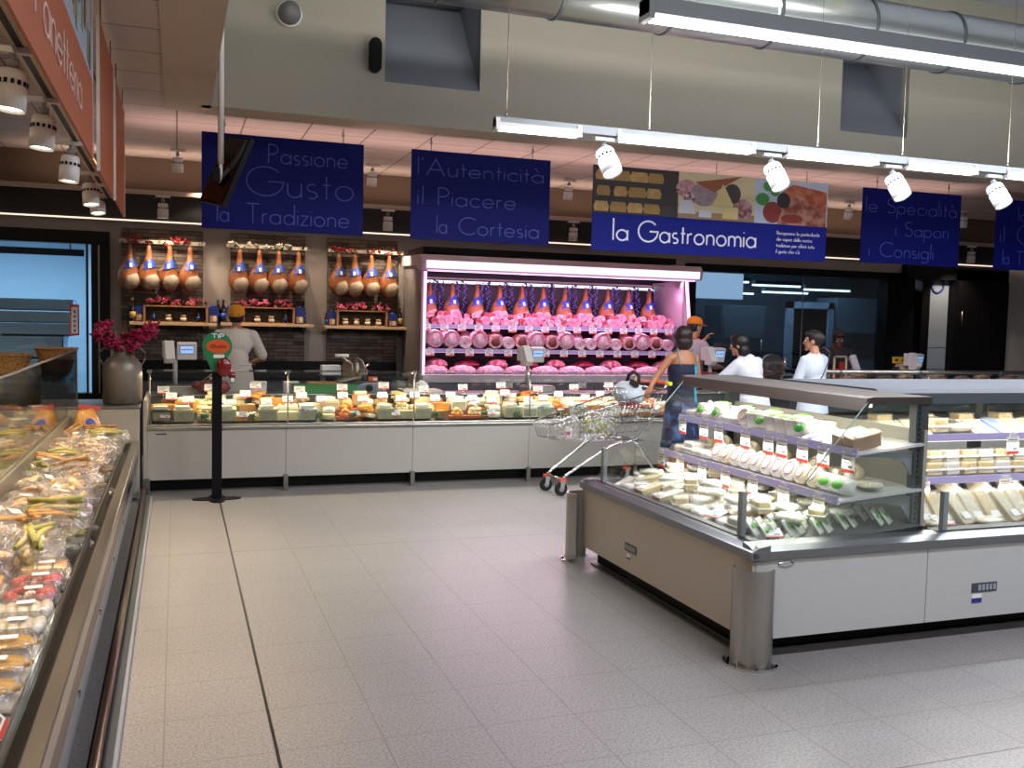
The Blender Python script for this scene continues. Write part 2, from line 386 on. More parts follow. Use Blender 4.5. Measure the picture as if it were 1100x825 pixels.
# stone cladding behind the ham racks
def stone():
    m = mat('stacked_stone', '3a322b', .8); nt = m.node_tree; b = nt.nodes['Principled BSDF']; N = nt.nodes.new; L = nt.links.new
    tc = N('ShaderNodeTexCoord'); mp = N('ShaderNodeMapping'); mp.inputs['Rotation'].default_value = (R(90), 0, 0); L(tc.outputs['Object'], mp.inputs[0])
    br = N('ShaderNodeTexBrick'); br.inputs['Scale'].default_value = 1; br.inputs['Brick Width'].default_value = .23; br.inputs['Row Height'].default_value = .045
    br.inputs['Mortar Size'].default_value = .003; br.inputs['Color1'].default_value = rgb('75675a'); br.inputs['Color2'].default_value = rgb('4c4036'); br.inputs['Mortar'].default_value = rgb('120e0b')
    br.offset = .37; L(mp.outputs[0], br.inputs[0])
    ns = N('ShaderNodeTexNoise'); ns.inputs['Scale'].default_value = 9; L(tc.outputs['Object'], ns.inputs[0])
    mx = N('ShaderNodeMixRGB'); mx.blend_type = 'OVERLAY'; mx.inputs[0].default_value = .6; L(br.outputs[0], mx.inputs[1]); L(ns.outputs['Fac'], mx.inputs[2]); L(mx.outputs[0], b.inputs['Base Color'])
    bp = N('ShaderNodeBump'); bp.inputs['Strength'].default_value = 1; bp.inputs['Distance'].default_value = .03; L(mx.outputs[0], bp.inputs['Height']); L(bp.outputs[0], b.inputs['Normal'])
    return m
M_stone = stone()
for i, (x0, x1) in enumerate(((-.62, .30), (.62, 1.52), (1.80, 2.70))):
    struct(B().bb(x0, x1, WY-.05, WY-.005, .95, 2.62).obj('trim_%d' % (i+7), M_stone))
# ---- left window (lit cold room)
def part(b, name, m, parent, **k): return b.obj(name, m, parent, **k)
wl = struct(B().bb(-.945, -.745, WY-.06, WY+.1, .55, 2.56).obj('window_1', M_black))
b = B(); b.bb(-3.6, -.945, WY-.06, WY+.1, 2.41, 2.56); b.bb(-3.6, -.945, WY-.06, WY+.1, .55, .66); b.bb(-1.0, -.975, WY-.08, WY-.06, .66, 2.41)
part(b, 'window_frame', M_black, wl)
part(B().bb(-.87, -.855, WY-.066, WY-.06, .66, 2.40), 'window_trim_strip', M_steel2, wl)
part(B().bb(-3.6, -.99, WY, WY+.012, .66, 2.41), 'window_pane', film('cold_room_glass', gloss=.3, rough=.02, tint='eef8fc'), wl)
w = B(); w.bb(-4, -.4, WY+2.4, WY+2.5, 0, 2.7); w.bb(-4.1, -4, WY+.2, WY+2.5, 0, 2.7); w.bb(-.5, -.4, WY+.2, WY+2.4, 0, 2.7); w.bb(-4, -.4, WY+.2, WY+2.5, 2.7, 2.8)
struct(w.obj('wall_cold_room', mat('cold_room_wall', 'a8c0d2', .6)))
# ---- right big window in a black frame and the black recess
wr = struct(B().bb(6.95, 7.08, WY-.12, WY+.1, .9, 2.52).obj('window_2', M_black))
b = B(); b.bb(6.95, 10.85, WY-.12, WY+.1, 2.41, 2.52); b.bb(6.95, 10.85, WY-.12, WY+.1, .9, .99); b.bb(10.50, 10.85, WY-.12, WY+.1, .9, 2.52)
part(b, 'window_frame', M_black, wr)
part(B().bb(7.08, 10.50, WY, WY+.012, .99, 2.41), 'window_pane', film('kitchen_window_glass', gloss=.9, rough=.01, tint='a8b6c0'), wr)
part(B().bb(9.0, 9.012, WY-.01, WY+.0, .99, 2.41), 'glass_joint', M_grey, wr)
w = B(); w.bb(6.5, 13.2, WY+3.4, WY+3.5, 0, 3.0); w.bb(6.4, 6.5, WY+.2, WY+3.5, 0, 3.0); w.bb(13.2, 13.3, WY+.2, WY+3.5, 0, 3.0); w.bb(6.5, 13.2, WY+.2, WY+3.5, 3.0, 3.1)
struct(w.obj('wall_kitchen', mat('kitchen_wall', '4c565e', .6)))
w = B(); w.bb(10.85, 11.05, WY-.1, WY+.1, 0, 2.52); w.bb(11.2, 11.36, WY-.1, WY+.1, 0, 2.52)
w.bb(11.86, 12.95, WY-.12, WY+.1, 0, 2.62); w.bb(10.85, 12.95, WY-.12, WY+.1, 2.45, 2.66)
struct(w.obj('door_1', M_black))

# ================================================================ lamps
def area(name, loc, sx, sy, power, col='ffffff', rot=(0,0,0), spread=180):
    l = bpy.data.lights.new(name, 'AREA'); l.shape = 'RECTANGLE'; l.size = sx; l.size_y = sy; l.energy = power; l.color = rgb(col)[:3]; l.spread = R(spread)
    o = bpy.data.objects.new(name, l); COL.objects.link(o); o.location = loc; o.rotation_euler = rot; return o
def spot(name, loc, tgt, power, col, ang=55, blend=.6, rad=.05):
    l = bpy.data.lights.new(name, 'SPOT'); l.energy = power; l.color = rgb(col)[:3]; l.spot_size = R(ang); l.spot_blend = blend; l.shadow_soft_size = rad
    o = bpy.data.objects.new(name, l); COL.objects.link(o); o.location = loc
    o.rotation_euler = (Vector(tgt)-Vector(loc)).to_track_quat('-Z','Y').to_euler(); return o
E_cool = emi('cool_tube', 'f2f6ff', 9.)
E_warm = emi('warm_spot_face', 'fff0d8', 9.)
E_spot = emi('cool_spot_face', 'fbfaff', 9.)
def spotlight(label, loc, aim, face, group, r=.07, h=.17):
    """track spotlight: track adapter, yoke, vented can, lit face"""
    t = thing('track_spotlight', label, 'spotlight', loc, 0, group)
    B().box((0,0,-.012), (.16,.035,.024)).obj('track_adapter', M_whitep, t)
    B().cyl((0,0,-.02), (0,0,-.06), .009).cyl((-.02,0,-.06),(.02,0,-.06),.016).obj('yoke', M_grey, t)
    d = (Vector(aim)-Vector(loc)).normalized(); q = d.to_track_quat('Z','Y').to_matrix().to_4x4()
    T = Matrix.Translation(Vector((0,0,-.06-.5*r)) + d*.02) @ q
    b = B(); b.lathe([(r*.86,-.02),(r*.94,0),(r*.94,h*.3),(r,h*.32),(r,h),(r*.93,h),(r*.9,h-.02)], M=T, n=20)
    for i in range(14):
        a = 2*PI*i/14; b.box((math.cos(a)*r*.95, math.sin(a)*r*.95, h*.22), (.006,.012,.016), rot=(0,0,a), mi=1, M=T)
    b.obj('can', [M_whitep, M_black], t)
    B().cyl((0,0,h-.02),(0,0,h-.012), r*.9, n=20, M=T).obj('lit_face', face, t)
    return t, Vector(loc) + T @ Vector((0,0,h+.01))
# hanging light line over the aisle
LY, LZ = 6.5, 3.03
ll = thing('hanging_light_line', 'long suspended white light line with four short fluorescent tubes in front of the bulkhead', 'light', (2.13, LY, LZ))
b = B(); b.prism([(-.035,-.02),(.035,-.02),(.03,.04),(-.03,.04)], 'x', 0, 9.); b.obj('track', M_grey, ll)
for x0, x1 in ((.0,.66),(.95,2.14),(2.44,3.33),(3.63,4.38),(4.71,5.6),(5.9,6.9)):
    B().prism([(-.05,-.055),(.05,-.055),(.04,.03),(-.04,.03)], 'x', x0, x0+.03).prism([(-.05,-.055),(.05,-.055),(.04,.03),(-.04,.03)], 'x', x1-.03, x1).bb(x0,x1,-.045,.045,-.03,0).obj('tube_housing', M_whitep, ll)
    B().bb(x0+.03, x1-.03, -.048, .04, -.05, -.031).obj('tube', E_cool, ll)
    area('tube_light', (2.13+(x0+x1)/2, LY, LZ-.07), x1-x0, .1, 17*(x1-x0), 'eef2ff')
for x in (.09, 1.23, 2.75, 3.6, 4.75, 6.3): B().cyl((x,0,.04),(x,0,HC-LZ), .003, n=5).cyl((x,0,.04),(x,0,.08),.008,n=8).obj('suspension_cable', M_steel2, ll)
for i, x in enumerate((3.02, 4.48, 5.67, 6.76)):
    t, p = spotlight('white spotlight on the hanging light line, %s from the left, aimed back towards the camera' % ORD[i+1], (x-.03, LY-.0, LZ-.035), (x+.25, LY-.9, LZ-1.6), E_spot, 'spotlights on the hanging light line', r=.075, h=.18)
    spot('spot_beam', p, (x+1.1, LY-2.4, .9), 90, 'f6f3ff', 70)
# big fluorescent line in front of the duct
bl = thing('ceiling_light_line', 'long bright fluorescent batten running in front of the silver air duct', 'light', (2.78, 5.5, 3.57))
b = B(); b.bb(0, 7, -.07, .07, .0, .10); b.bb(0,.04,-.075,.075,-.035,.10); b.obj('batten_housing', M_grey, bl)
B().bb(.05, 3.0, -.035, .035, -.035, 0).obj('tube', E_cool, bl); B().bb(3.03, 7, -.035, .035, -.035, 0).obj('tube', E_cool, bl)
for x in (1., 5.): B().cyl((x,0,.1),(x,0,HC-3.57),.004,n=6).obj('suspension_cable', M_steel2, bl)
area('batten_light', (6.3, 5.5, 3.52), 7, .15, 210, 'eef2ff')
# duct
du = thing('air_duct', 'large round silver ventilation duct under the high ceiling', 'duct', (1.2, 7.0, 4.24))
b = B(); b.cyl((0,0,0),(12,0,0), .26, n=36, caps=True); b.obj('duct_tube', mat('galvanised_duct', 'a9b0b4', .3, .9, bump=.3, bscale=3, stretch=(1.5,.2,.2)), du)
for x in [i*.95+.62 for i in range(12)]:
    B().cyl((x-.012,0,0),(x+.012,0,0), .272, n=36).obj('duct_ring', M_dgrey, du)
for x in (.62, 4.42, 8.22): B().cyl((x,0,.26),(x,0,HC-4.24),.006,n=6).obj('duct_hanger', M_steel2, du)
# spots under the banners on the left, on their own track
tr = thing('left_spot_track', 'beige spotlight track running beside the foot of the terracotta banners', 'track', (-.54, 1.0, 2.60))
B().bb(-.03, .03, 0, 7.75, -.02, .03).obj('track_profile', mat('beige_track', 'c5b392', .5), tr)
B().bb(-.012, .012, 0, 7.75, -.023, -.019).obj('track_slot', M_black, tr)
for y in (.6, 3., 5.4): B().cyl((0,y,.03),(0,y,CE-2.60),.004,n=6).obj('suspension_cable', M_steel2, tr)
for i, y in enumerate((3.92, 4.78, 5.92, 7.15, 7.75)):
    t, p = spotlight('warm white spotlight under the terracotta banners, %s from the front' % ORD[i+1], (-.565, y+.03, 2.58), (-.68, y-.05, 1.2) if i < 3 else (-.45, y-.2, 1.2), E_warm, 'spotlights on the left track', r=.054, h=.125)
    spot('spot_beam', p, (-.75, y-.2, .6), 110, 'ffe2ba', 85)
# spots high on the low ceiling and low on the rear track
for i, x in enumerate((.01, 2.17, 4.68, 8.99, 11.07)):
    t, p = spotlight('small warm spotlight on the low ceiling above the banners, %s from the left' % ORD[i+1], (x, 11.2, CE-.005), (x+.1*(i > 2), 11.5, 2.0) , emi('dim_spot_face','d8c8b8',.8), 'spotlights on the low ceiling', r=.06, h=.14)
rt = thing('rear_spot_track', 'white spotlight track in front of the black band on the back wall', 'track', (-3., 11.65, 2.985))
B().bb(0, 17, -.025, .025, -.02, .03).obj('track_profile', mat('off_white_track', 'b9a795', .5), rt)
for x in (1., 4., 7., 10.,13.,16.): B().cyl((x,0,.03),(x,0,CE-2.985),.004,n=6).obj('suspension_cable', M_steel2, rt)
for i, (x, c) in enumerate(((-.15,0),(2.46,0),(4.95,1),(11.7,1))):
    t, p = spotlight('white spotlight on the rear track above the back wall, %s from the left' % ORD[i+1], (x, 11.65, 2.965), (x, 11.7, 2), E_warm, 'spotlights on the rear track', r=.06, h=.15)
    spot('spot_beam', p, (x+.1, 12.0, 1.9), 55, 'ffe6ca', 100)
for x_ in (.35, 1.0, 1.7): spot('spot_beam', (x_, 11.4, 3.2), (x_, 12.1, 1.7), 55, 'ffe6ca', 85)
spot('spot_beam', (.2, 10.3, 3.3), (.4, 9.2, .9), 45, 'ffe2b8', 70)
spot('spot_beam', (1.6, 10.3, 3.3), (1.6, 9.2, .9), 45, 'ffe2b8', 70)
spot('spot_beam', (3.0, 10.3, 3.3), (2.9, 9.2, .9), 40, 'fff2e0', 70)
spot('spot_beam', (4.4, 10.3, 3.3), (4.3, 9.2, .9), 40, 'f4f2ff', 70)
# added fill: unseen area lights in place of the shop's other lamps
area('store_fill', (5., 1.5, 4.3), 8, .3, 260, 'e9eeff')
area('store_fill', (5., -2., 4.3), 8, .3, 200, 'e9eeff')
area('bakery_case_lamp', (-1.15, 6.2, 1.24), .06, 5, 26, 'ffe2b4', (0,R(10),0))
area('bulkhead_fill', (2.5, 5.2, 4.9), 5, .2, 70, 'f0eee4', (R(62),0,0))  # fill added to brighten the bulkhead wall, no fixture belongs to it
area('store_fill', (-.9, .5, 3.3), .2, 3, 60, 'ffe2bc')
area('store_fill', (-3., 6., 3.3), .3, 5, 60, 'ffe2c2')
area('cold_room_lamp', (-2.2, WY+.55, 2.65), 2.4, .3, 120, 'd4ecff')
area('kitchen_lamp', (9.5, WY+2., 2.95), 4, .3, 150, 'c8dcf0')
area('light_line_fill', (6.6, LY, LZ+.06), 8.5, .05, 120, 'f4f2ea', (PI,0,0))  # upward areas from here on are added fill for bulkhead and ceilings
area('batten_fill', (6.3, 5.5, 3.70), 7, .1, 90, 'f4f2ea', (PI,0,0))
area('rear_track_fill', (4.5, 11.6, 3.05), 12, .05, 30, 'ffe0cc', (PI,0,0))  # added to lift the low ceiling, the track carries no such lamp
area('left_track_fill', (-.53, 4.9, 2.61), .05, 7, 30, 'ffd8aa', (PI,0,0))
area('banner_fill', (4.5, 9.7, 2.9), 10, .05, 34, 'ffd9d0', (PI,0,0))  # added fill without a fixture, brightens the low ceiling behind the banners
# wall hardware
t = thing('wall_speaker', 'small black speaker fixed on the bulkhead left of the recess', 'speaker', (1.69, YB, 3.99))
pl = [(.055*math.cos(R(a)), .10+.055*math.sin(R(a))) for a in range(0,181,20)] + [(.055*math.cos(R(a)), -.10+.055*math.sin(R(a))) for a in range(180,361,20)]
B().prism(pl, 'y', -.09, -.02).obj('speaker_case', M_black, t, bev=.008); B().box((0,-.01,0),(.05,.02,.08)).obj('wall_bracket', M_dgrey, t)
t = thing('round_detector', 'round grey ceiling detector high on the bulkhead wall', 'detector', (.93, YB-.02, 4.27))
B().lathe([(.1,0),(.1,.02),(.085,.1),(.02,.13)], M=Matrix.Rotation(R(90),4,'X')).obj('detector_body', mat('detector_grey','6f7072',.5), t); B().lathe([(.115,-.02),(.115,.0),(.1,.01)], M=Matrix.Rotation(R(90),4,'X')).obj('detector_base', M_whitep, t)
t = thing('hanging_monitor', 'black monitor hung tilted on a white pole in front of the first blue banner', 'monitor', (.31, 7.5, 0))
B().cyl((0,0,2.75),(0,0,HC), .022, n=12).cyl((0,0,2.6),(0,0,2.75),.014).obj('pole', M_whitep, t)
u_ = Vector((.21,.0,.53)).normalized(); v_ = Vector((.16,-.28,-.02)); v_ = (v_-u_*v_.dot(u_)).normalized(); n_ = u_.cross(v_)
T = Matrix.Translation((.045,.02,2.70)) @ Matrix((v_, n_, u_)).transposed().to_4x4()
B().box((0,0,0),(.34,.045,.55), M=T).obj('monitor_case', M_black, t, bev=.006); B().box((0,-.024,0),(.31,.004,.51), M=T).obj('screen', M_blackgloss, t)
B().box((-.03,0,2.66),(.05,.05,.1)).obj('tilt_bracket', M_black, t)

# ================================================================ banners
M_let = mat('pale_lettering', '38449c', .6); M_letw = mat('white_lettering', 'eceaf5', .6)
BY = 9.3
def banner(label, x0, x1, z0=2.42, z1=3.30, lines=(), hooks=True, lm=None, name='hanging_banner'):
    t = thing(name, label, 'banner', ((x0+x1)/2, BY, z0)); W = x1-x0
    B().bb(-W/2, W/2, -.006, .006, 0, z1-z0).obj('banner_board', M_navy, t)
    for tx, x, z, h, w, wd in lines:
        b = B(); lettering(b, tx, x-W/2, z, h, w, -.009, width=wd); b.obj('lettering', lm or M_let, t)
    for x in (-W/2+.2, W/2-.2): B().cyl((x,0,z1-z0-.01),(x,0,CE-z0), .004, n=6).tube([(x+.012*math.cos(a*PI/4),0,CE-z0-.05+.02*math.sin(a*PI/4)) for a in range(8)], .003, n=5, closed=True).obj('hanging_hook', M_dgrey, t)
    return t
w_ = .010
banner('dark blue hanging banner reading la Passione il Gusto la Tradizione, half behind the black monitor', .215, 1.715,
       lines=[('la', .30,.66,.16,w_,.1), ('Passione', .60,.64,.17,w_,.74), ('il', .16,.36,.24,w_,.06), ('Gusto', .40,.33,.27,w_,1.0), ('la', .14,.07,.17,w_,.10), ('Tradizione', .40,.07,.18,w_,.96)])
banner("blue hanging banner reading l'Autenticit\u00e0 il Piacere la Cortesia", 2.19, 3.67,
       lines=[("l'Autenticit\u00e0", .07,.64,.16,w_,1.33), ('il', .07,.35,.17,w_,.05), ('Piacere', .28,.35,.17,w_,.82), ('la', .27,.07,.17,w_,.10), ('Cortesia', .50,.07,.17,w_,.86)])
banner('blue hanging banner reading le Specialit\u00e0 i Sapori i Consigli', 7.65, 9.13,
       lines=[('le', .05,.60,.17,w_,.16), ('Specialit\u00e0', .36,.60,.17,w_,1.05), ('i', .50,.34,.17,w_,.01), ('Sapori', .64,.34,.17,w_,.66), ('i', .12,.08,.17,w_,.01), ('Consigli', .28,.08,.17,w_,.80)])
banner('blue hanging banner at the far right, cut off by the picture edge', 9.70, 11.2,
       lines=[('la', .36,.62,.16,w_,.13), ('il', .08,.34,.20,w_,.06), ('Gusto', .36,.32,.26,w_,1.0), ('la', .14,.07,.17,w_,.10), ('Tradizione', .36,.07,.17,w_,.96)])
# the gastronomy banner with three food pictures
x0, x1 = 4.16, 7.15; W = x1-x0
t = thing('gastronomy_banner', 'wide blue banner reading la Gastronomia under three food pictures', 'banner', ((x0+x1)/2, BY, 2.40))
B().bb(-W/2, W/2, -.006, .006, 0, .90).obj('banner_board', M_blue, t)
b = B(); lettering(b, 'la', -W/2+.25, .12, .22, .018, -.009, width=.17); b.obj('lettering', M_letw, t); b = B(); lettering(b, 'Gastronomia', -W/2+.55, .12, .22, .018, -.009, width=1.48); b.obj('lettering', M_letw, t)
b = B()
for i, s in enumerate(('Riscopriamo la particolarit\u00e0', 'dei sapori della nostra', 'tradizione per offrirti tutto', "il gusto che c'\u00e8")): lettering(b, s, W/2-.68, .285-.07*i, .04, .004, -.009, width=(.58,.48,.52,.32)[i])
b.obj('small_lettering', M_letw, t)
b = B(); A, Z = -W/2, .40; yy = -.008   # picture 1: cheese wheels on dark shelves
b.bb(A, A+1.02, -.009, -.006, Z, .90, mi=0)
rnd = random.Random(3)
for r0 in range(3):
    for c in range(5):
        wd = .10+.05*rnd.random(); xx = A+.10+c*.2+.02*r0; zz = Z+.02+r0*.165
        if xx+wd > A+1.0: continue
        b.prism([(xx-wd*.7,zz),(xx+wd*.7,zz),(xx+wd*.8,zz+.05),(xx+wd*.6,zz+.11),(xx-wd*.6,zz+.11),(xx-wd*.8,zz+.05)], 'y', -.010-.001*c, -.009, mi=1+(c+r0) % 2)
    b.bb(A, A+1.02, -.0175, -.015, Z+r0*.165+.125, Z+r0*.165+.145, mi=0)
b.obj('cheese_shelf_picture', [mat('print_dark_brown','2a1a12'), mat('print_cheese_tan','c79f5e', col2='b98c4c', nscale=12), mat('print_cheese_gold','a8803f')], t)
b = B(); A = -W/2+1.02   # picture 2: meats and cheeses
b.bb(A, A+.98, -.009, -.006, Z, .90, mi=0)
def disc(b, x, z, rx, rz, mi, y=-.010, n=18): b.prism([(x+rx*math.cos(2*PI*i/n), z+rz*math.sin(2*PI*i/n)) for i in range(n)], 'y', y-.0012, y, mi=mi)
b.prism([(A,Z),(A+.98,Z),(A+.98,Z+.08),(A,Z+.07)], 'y', -.0115, -.009, mi=7)
disc(b,A+.10,Z+.32,.13,.10,1,-.0115); disc(b,A+.32,Z+.27,.17,.13,2,-.013)
b.prism([(A+.2,Z+.40),(A+.45,Z+.44),(A+.8,Z+.50),(A+.55,Z+.36),(A+.45,Z+.30)], 'y', -.0155, -.0145, mi=3)
disc(b,A+.14,Z+.22,.07,.07,4,-.016); disc(b,A+.68,Z+.30,.11,.11,5,-.016); disc(b,A+.82,Z+.14,.13,.11,6,-.016)
b.prism([(A+.42,Z+.16),(A+.56,Z+.40),(A+.70,Z+.17)], 'y', -.019, -.018, mi=8)
b.prism([(A+.0,Z+.05),(A+.03,Z+.19),(A+.17,Z+.2),(A+.22,Z+.05)], 'y', -.019, -.018, mi=9); b.bb(A+.56,A+.76,-.019,-.018,Z+.02,Z+.15,mi=8); b.bb(A+.26,A+.42,-.019,-.018,Z+.02,Z+.10,mi=9)
b.obj('meat_platter_picture', [mat('print_cream','d9c79a'), mat('print_pink','b5767a', col2='c99a96', nscale=20), mat('print_mauve','8d7478', col2='a58c8e', nscale=16), mat('print_brown','96502c'), mat('print_salami','7b2a2e', col2='d6c8c8', nscale=22), mat('print_dark','3b3230'), mat('print_redmeat','74303a', col2='c89c9c', nscale=14), mat('print_board','a07f56'), mat('print_cheese_yellow','dcc684'), mat('print_white','cfd0d6')], t)
b = B(); A = -W/2+2.0; Z2 = .40  # picture 3: ham with basil
b.bb(A, A+.99, -.009, -.006, Z2, .90, mi=0)
b.prism([(A+.35,Z2+.36),(A+.5,Z2+.46),(A+.97,Z2+.40),(A+.97,Z2+.16),(A+.6,Z2+.2)], 'y', -.0115, -.009, mi=1)
disc(b,A+.24,Z2+.13,.13,.12,2,-.0115); b.prism([(A+.3,Z2),(A+.42,Z2+.3),(A+.6,Z2+.34),(A+.97,Z2+.15),(A+.97,Z2)], 'y', -.0145, -.0135, mi=3)
disc(b,A+.38,Z2+.27,.09,.09,4,-.0155); disc(b,A+.2,Z2+.42,.10,.06,5,-.0155); disc(b,A+.1,Z2+.27,.09,.07,5,-.0155); disc(b,A+.26,Z2+.36,.06,.05,5,-.017)
disc(b,A+.5,Z2+.07,.15,.05,2,-.0165)
b.obj('ham_basil_picture', [mat('print_pale_blue','c3cbdd'), mat('print_ham','a9482c', col2='c9764e', nscale=10), mat('print_tomato','8e2c1e'), mat('print_ham_fat','c98c74', col2='8a3a26', nscale=9), mat('print_olive','241a1c'), mat('print_basil','3f8f3c')], t)
for x in (-1.2, 0, 1.2): B().cyl((x,0,.89),(x,0,CE-2.40), .004, n=6).obj('hanging_hook', M_dgrey, t)
# terracotta banners on the left (turned to face +x)
def lbanner(label, y0, y1, z0, z1, photo=False, text=None, sub=False):
    t = thing('terracotta_banner', label, 'banner', (-.42, y0, z0), R(90)); L = y1-y0
    zt = .40 if photo else z1-z0
    B().bb(0, L, -.006, .006, 0, zt).obj('banner_board', M_orange_b, t)
    if photo:
        b = B(); b.bb(0, L, -.006, .006, zt, z1-z0, mi=0); rn = random.Random(5)
        for k in range(int(L/.09)):
            x = k*.09+.05*rn.random(); z = zt+.02+rn.random()*.28; b.prism([(x,z),(x+.06,z-.01),(x+.07,z+.12),(x+.03,z+.18)], 'y', -.008-.0003*(k % 5), -.006, mi=1+k % 3)
        b.obj('food_picture', [mat('print_sky','9fb0c0'), mat('print_bread','b48a58'), mat('print_green','6f8a4c'), mat('print_wine','6e2a2a')], t)
    if text:
        b = B(); lettering(b, text, L-2.55, .12, .20, .013, -.009, width=1.9); b.obj('lettering', mat('rose_lettering','d9b8a8',.6), t)
    B().bb(L, L+.006, -.009, .009, 0, z1-z0).bb(-.006, 0, -.009, .009, 0, z1-z0).obj('edge_profile', M_whitep, t)
    for x in (.2, L-.2): B().cyl((x,0,z1-z0),(x,0,CE-z0), .004, n=6).obj('hanging_hook', M_dgrey, t)
    return t
lbanner('terracotta banner with pale thin lettering and a food picture strip above, nearest on the left', 2.6, 5.47, 2.42, 3.30, True, 'la Panetteria', False)
lbanner('plain terracotta banner, second of the three along the left track', 5.93, 7.2, 2.42, 3.29)
lbanner('plain terracotta banner, farthest of the three along the left track', 7.42, 8.68, 2.42, 3.29)
# ================================================================ long serve-over counter
KX = [-.25 + 1.2075*i for i in range(11)]          # module joints
CY = 8.95
t = thing('serve_over_counter', 'long low white cheese counter with vertical front glass along the back aisle', 'counter', (0, CY, 0))
for a, b2 in zip(KX, KX[1:]):
    B().bb(a+.002, b2-.002, 0, .03, .13, .575).obj('front_panel', M_white, t)
B().bb(KX[0], KX[-1], -.012, .05, .578, .606).bb(KX[0], KX[-1], .02,.06,.60,.625).obj('bumper_profile', M_steel, t, bev=.004)
B().bb(KX[0], KX[-1], .1, .9, 0.02, .56).obj('plinth', M_black, t)
B().bb(KX[0], KX[-1], .12, 1.0, 0., .05).obj('floor_kerb', mat('plinth_grey','8f8a80',.5), t)
for x in KX:
    B().bb(x-.022, x+.022, -.02, .03, 0, .15).obj('foot', M_steel2, t, bev=.004)
B().add([(KX[0],.06,.615),(KX[-1],.06,.615),(KX[-1],.62,.70),(KX[0],.62,.70),(KX[0],.06,.58),(KX[-1],.06,.58),(KX[-1],.62,.60),(KX[0],.62,.60)], [(0,1,2,3),(7,6,5,4),(0,4,5,1),(3,2,6,7),(0,3,7,4),(1,5,6,2)]).obj('display_deck', M_steel, t)
B().bb(KX[0], KX[-1], .62, .65, .56, .84).obj('back_riser', M_dgrey, t)
B().bb(KX[0], KX[-1], .65, 1.08, .80, .845).obj('service_worktop', M_steel, t, bev=.004)
B().bb(KX[0], KX[-1], 1.02, 1.06, .05, .80).obj('rear_panel', M_dgrey, t)
B().bb(KX[0]-.03, KX[0], 0, 1.08, .02, .845).obj('end_panel', M_cream, t)
for a, b2 in zip(KX, KX[1:]):
    B().bb(a+.004, b2-.004, .04, .047, .615, 1.10).obj('front_glass', M_glass, t)
    B().bb(a+.004, b2-.004, .05, .30, 1.100, 1.107).obj('top_glass', M_glass, t)
for x in KX[:-1]:
    B().cyl((x+.02,.05,.62),(x+.02,.05,1.10), .007, n=8).bb(x,x+.04,.03,.07,1.09,1.115).obj('glass_clamp', M_steel, t)
B().bb(KX[0], KX[-1], .225, .25, 1.088, 1.099).obj('fill_bar', M_dgrey, t)  # added bar to carry the fill lights under the top glass
area('counter_fill_warm', (1.0, CY+.22, 1.08), 2.4, .05, 20, 'ffe9c8', (R(-14),0,0)); area('counter_fill_cool', (3.6, CY+.22, 1.08), 2.8, .05, 22, 'fff8ee', (R(-14),0,0))  # fill areas added to brighten the cheeses, warm left and cooler right
B().box((-.13,-.002,.545),(.09,.004,.012)).obj('maker_badge', M_dgrey, t)
B().cyl((6.6,.05,1.13),(KX[-1],.05,1.13), .022, n=12).obj('handrail', M_steel, t)
for x in (7.2, 8.35, 9.6, 10.8): B().box((x,.05,1.10),(.03,.05,.06)).cyl((x,.05,1.08),(x,.05,1.15),.026,n=10).obj('rail_bracket', M_dgrey, t)

# ================================================================ corner block with the milk can
t = thing('corner_block', 'cream corner block carrying the milk can between bakery case and cheese counter', 'cabinet', (-.63, 9.1, 0))
B().bb(-.32, .32, -.35, .38, .02, .79).obj('block_body', M_cream, t)
B().bb(-.33, .33, -.36, .39, .79, .815).obj('block_top', M_steel2, t, bev=.004)
M_can = mat('milk_can_pewter', '8f877c', .42, .5, col2='7a7268', nscale=5, bump=.15, bscale=12)
t = thing('milk_can', 'old grey metal milk can holding purple orchids on the corner block', 'milk can', (-.455, 9.05, .815))
B().lathe([(.155,0),(.165,.01),(.165,.30),(.158,.35),(.12,.40),(.075,.43),(.07,.47),(.085,.50),(.09,.515),(.07,.515),(.06,.45)], n=36).obj('can_body', M_can, t)
for s in (-1,1):
    B().tube([(s*.09,0,.475),(s*.15,0,.49),(s*.19,0,.45),(s*.185,0,.39),(s*.155,0,.34)], .007).obj('handle', M_can, t)
M_orc = mat('magenta_orchid', 'b0174a', .6, col2='84103a', nscale=20); M_stem = mat('orchid_stem_green', '3c4a24', .6)
t = thing('orchid_bouquet', 'bunch of deep magenta orchids standing in the milk can', 'flowers', (-.455, 9.05, 1.22))
rn = random.Random(4); stems = []
for k in range(15):
    a = rn.random()*6.28; L = .12+.22*rn.random(); tip = Vector((math.cos(a)*L*1.1-.0, math.sin(a)*L*.6, .12+.17*rn.random()))
    stems.append(tip); B().tube([(0,0,-.1),(tip.x*.25,tip.y*.25,.04),(tip.x*.6,tip.y*.6,tip.z*.75),tip], .003, n=5).obj('stem', M_stem, t)
def bloom(b, c, s, rn, mi=0, n=5):
    q = Euler((rn.random()*2-1, rn.random()*2-1, rn.random()*6)).to_matrix().to_4x4(); T = Matrix.Translation(c) @ q
    for i in range(n):
        a = 2*PI*i/n; b.blob((math.cos(a)*s*.55, math.sin(a)*s*.55, 0), (s*.55, s*.36, s*.1), n=7, m=4, rot=(.3*math.sin(a*2), -.35, a), M=T, mi=mi)
    b.blob((0,0,s*.15),(s*.2,s*.2,s*.25), n=6, m=4, M=T, mi=mi)
for tip in stems:
    for k in range(5):
        b = B(); f = .38+.15*k; c = Vector((tip.x*f, tip.y*f, tip.z*f+.02)) + Vector((rn.uniform(-.04,.04), rn.uniform(-.04,.04), rn.uniform(-.04,.04)))
        bloom(b, c, .055, rn); b.obj('orchid_bloom', M_orc, t)

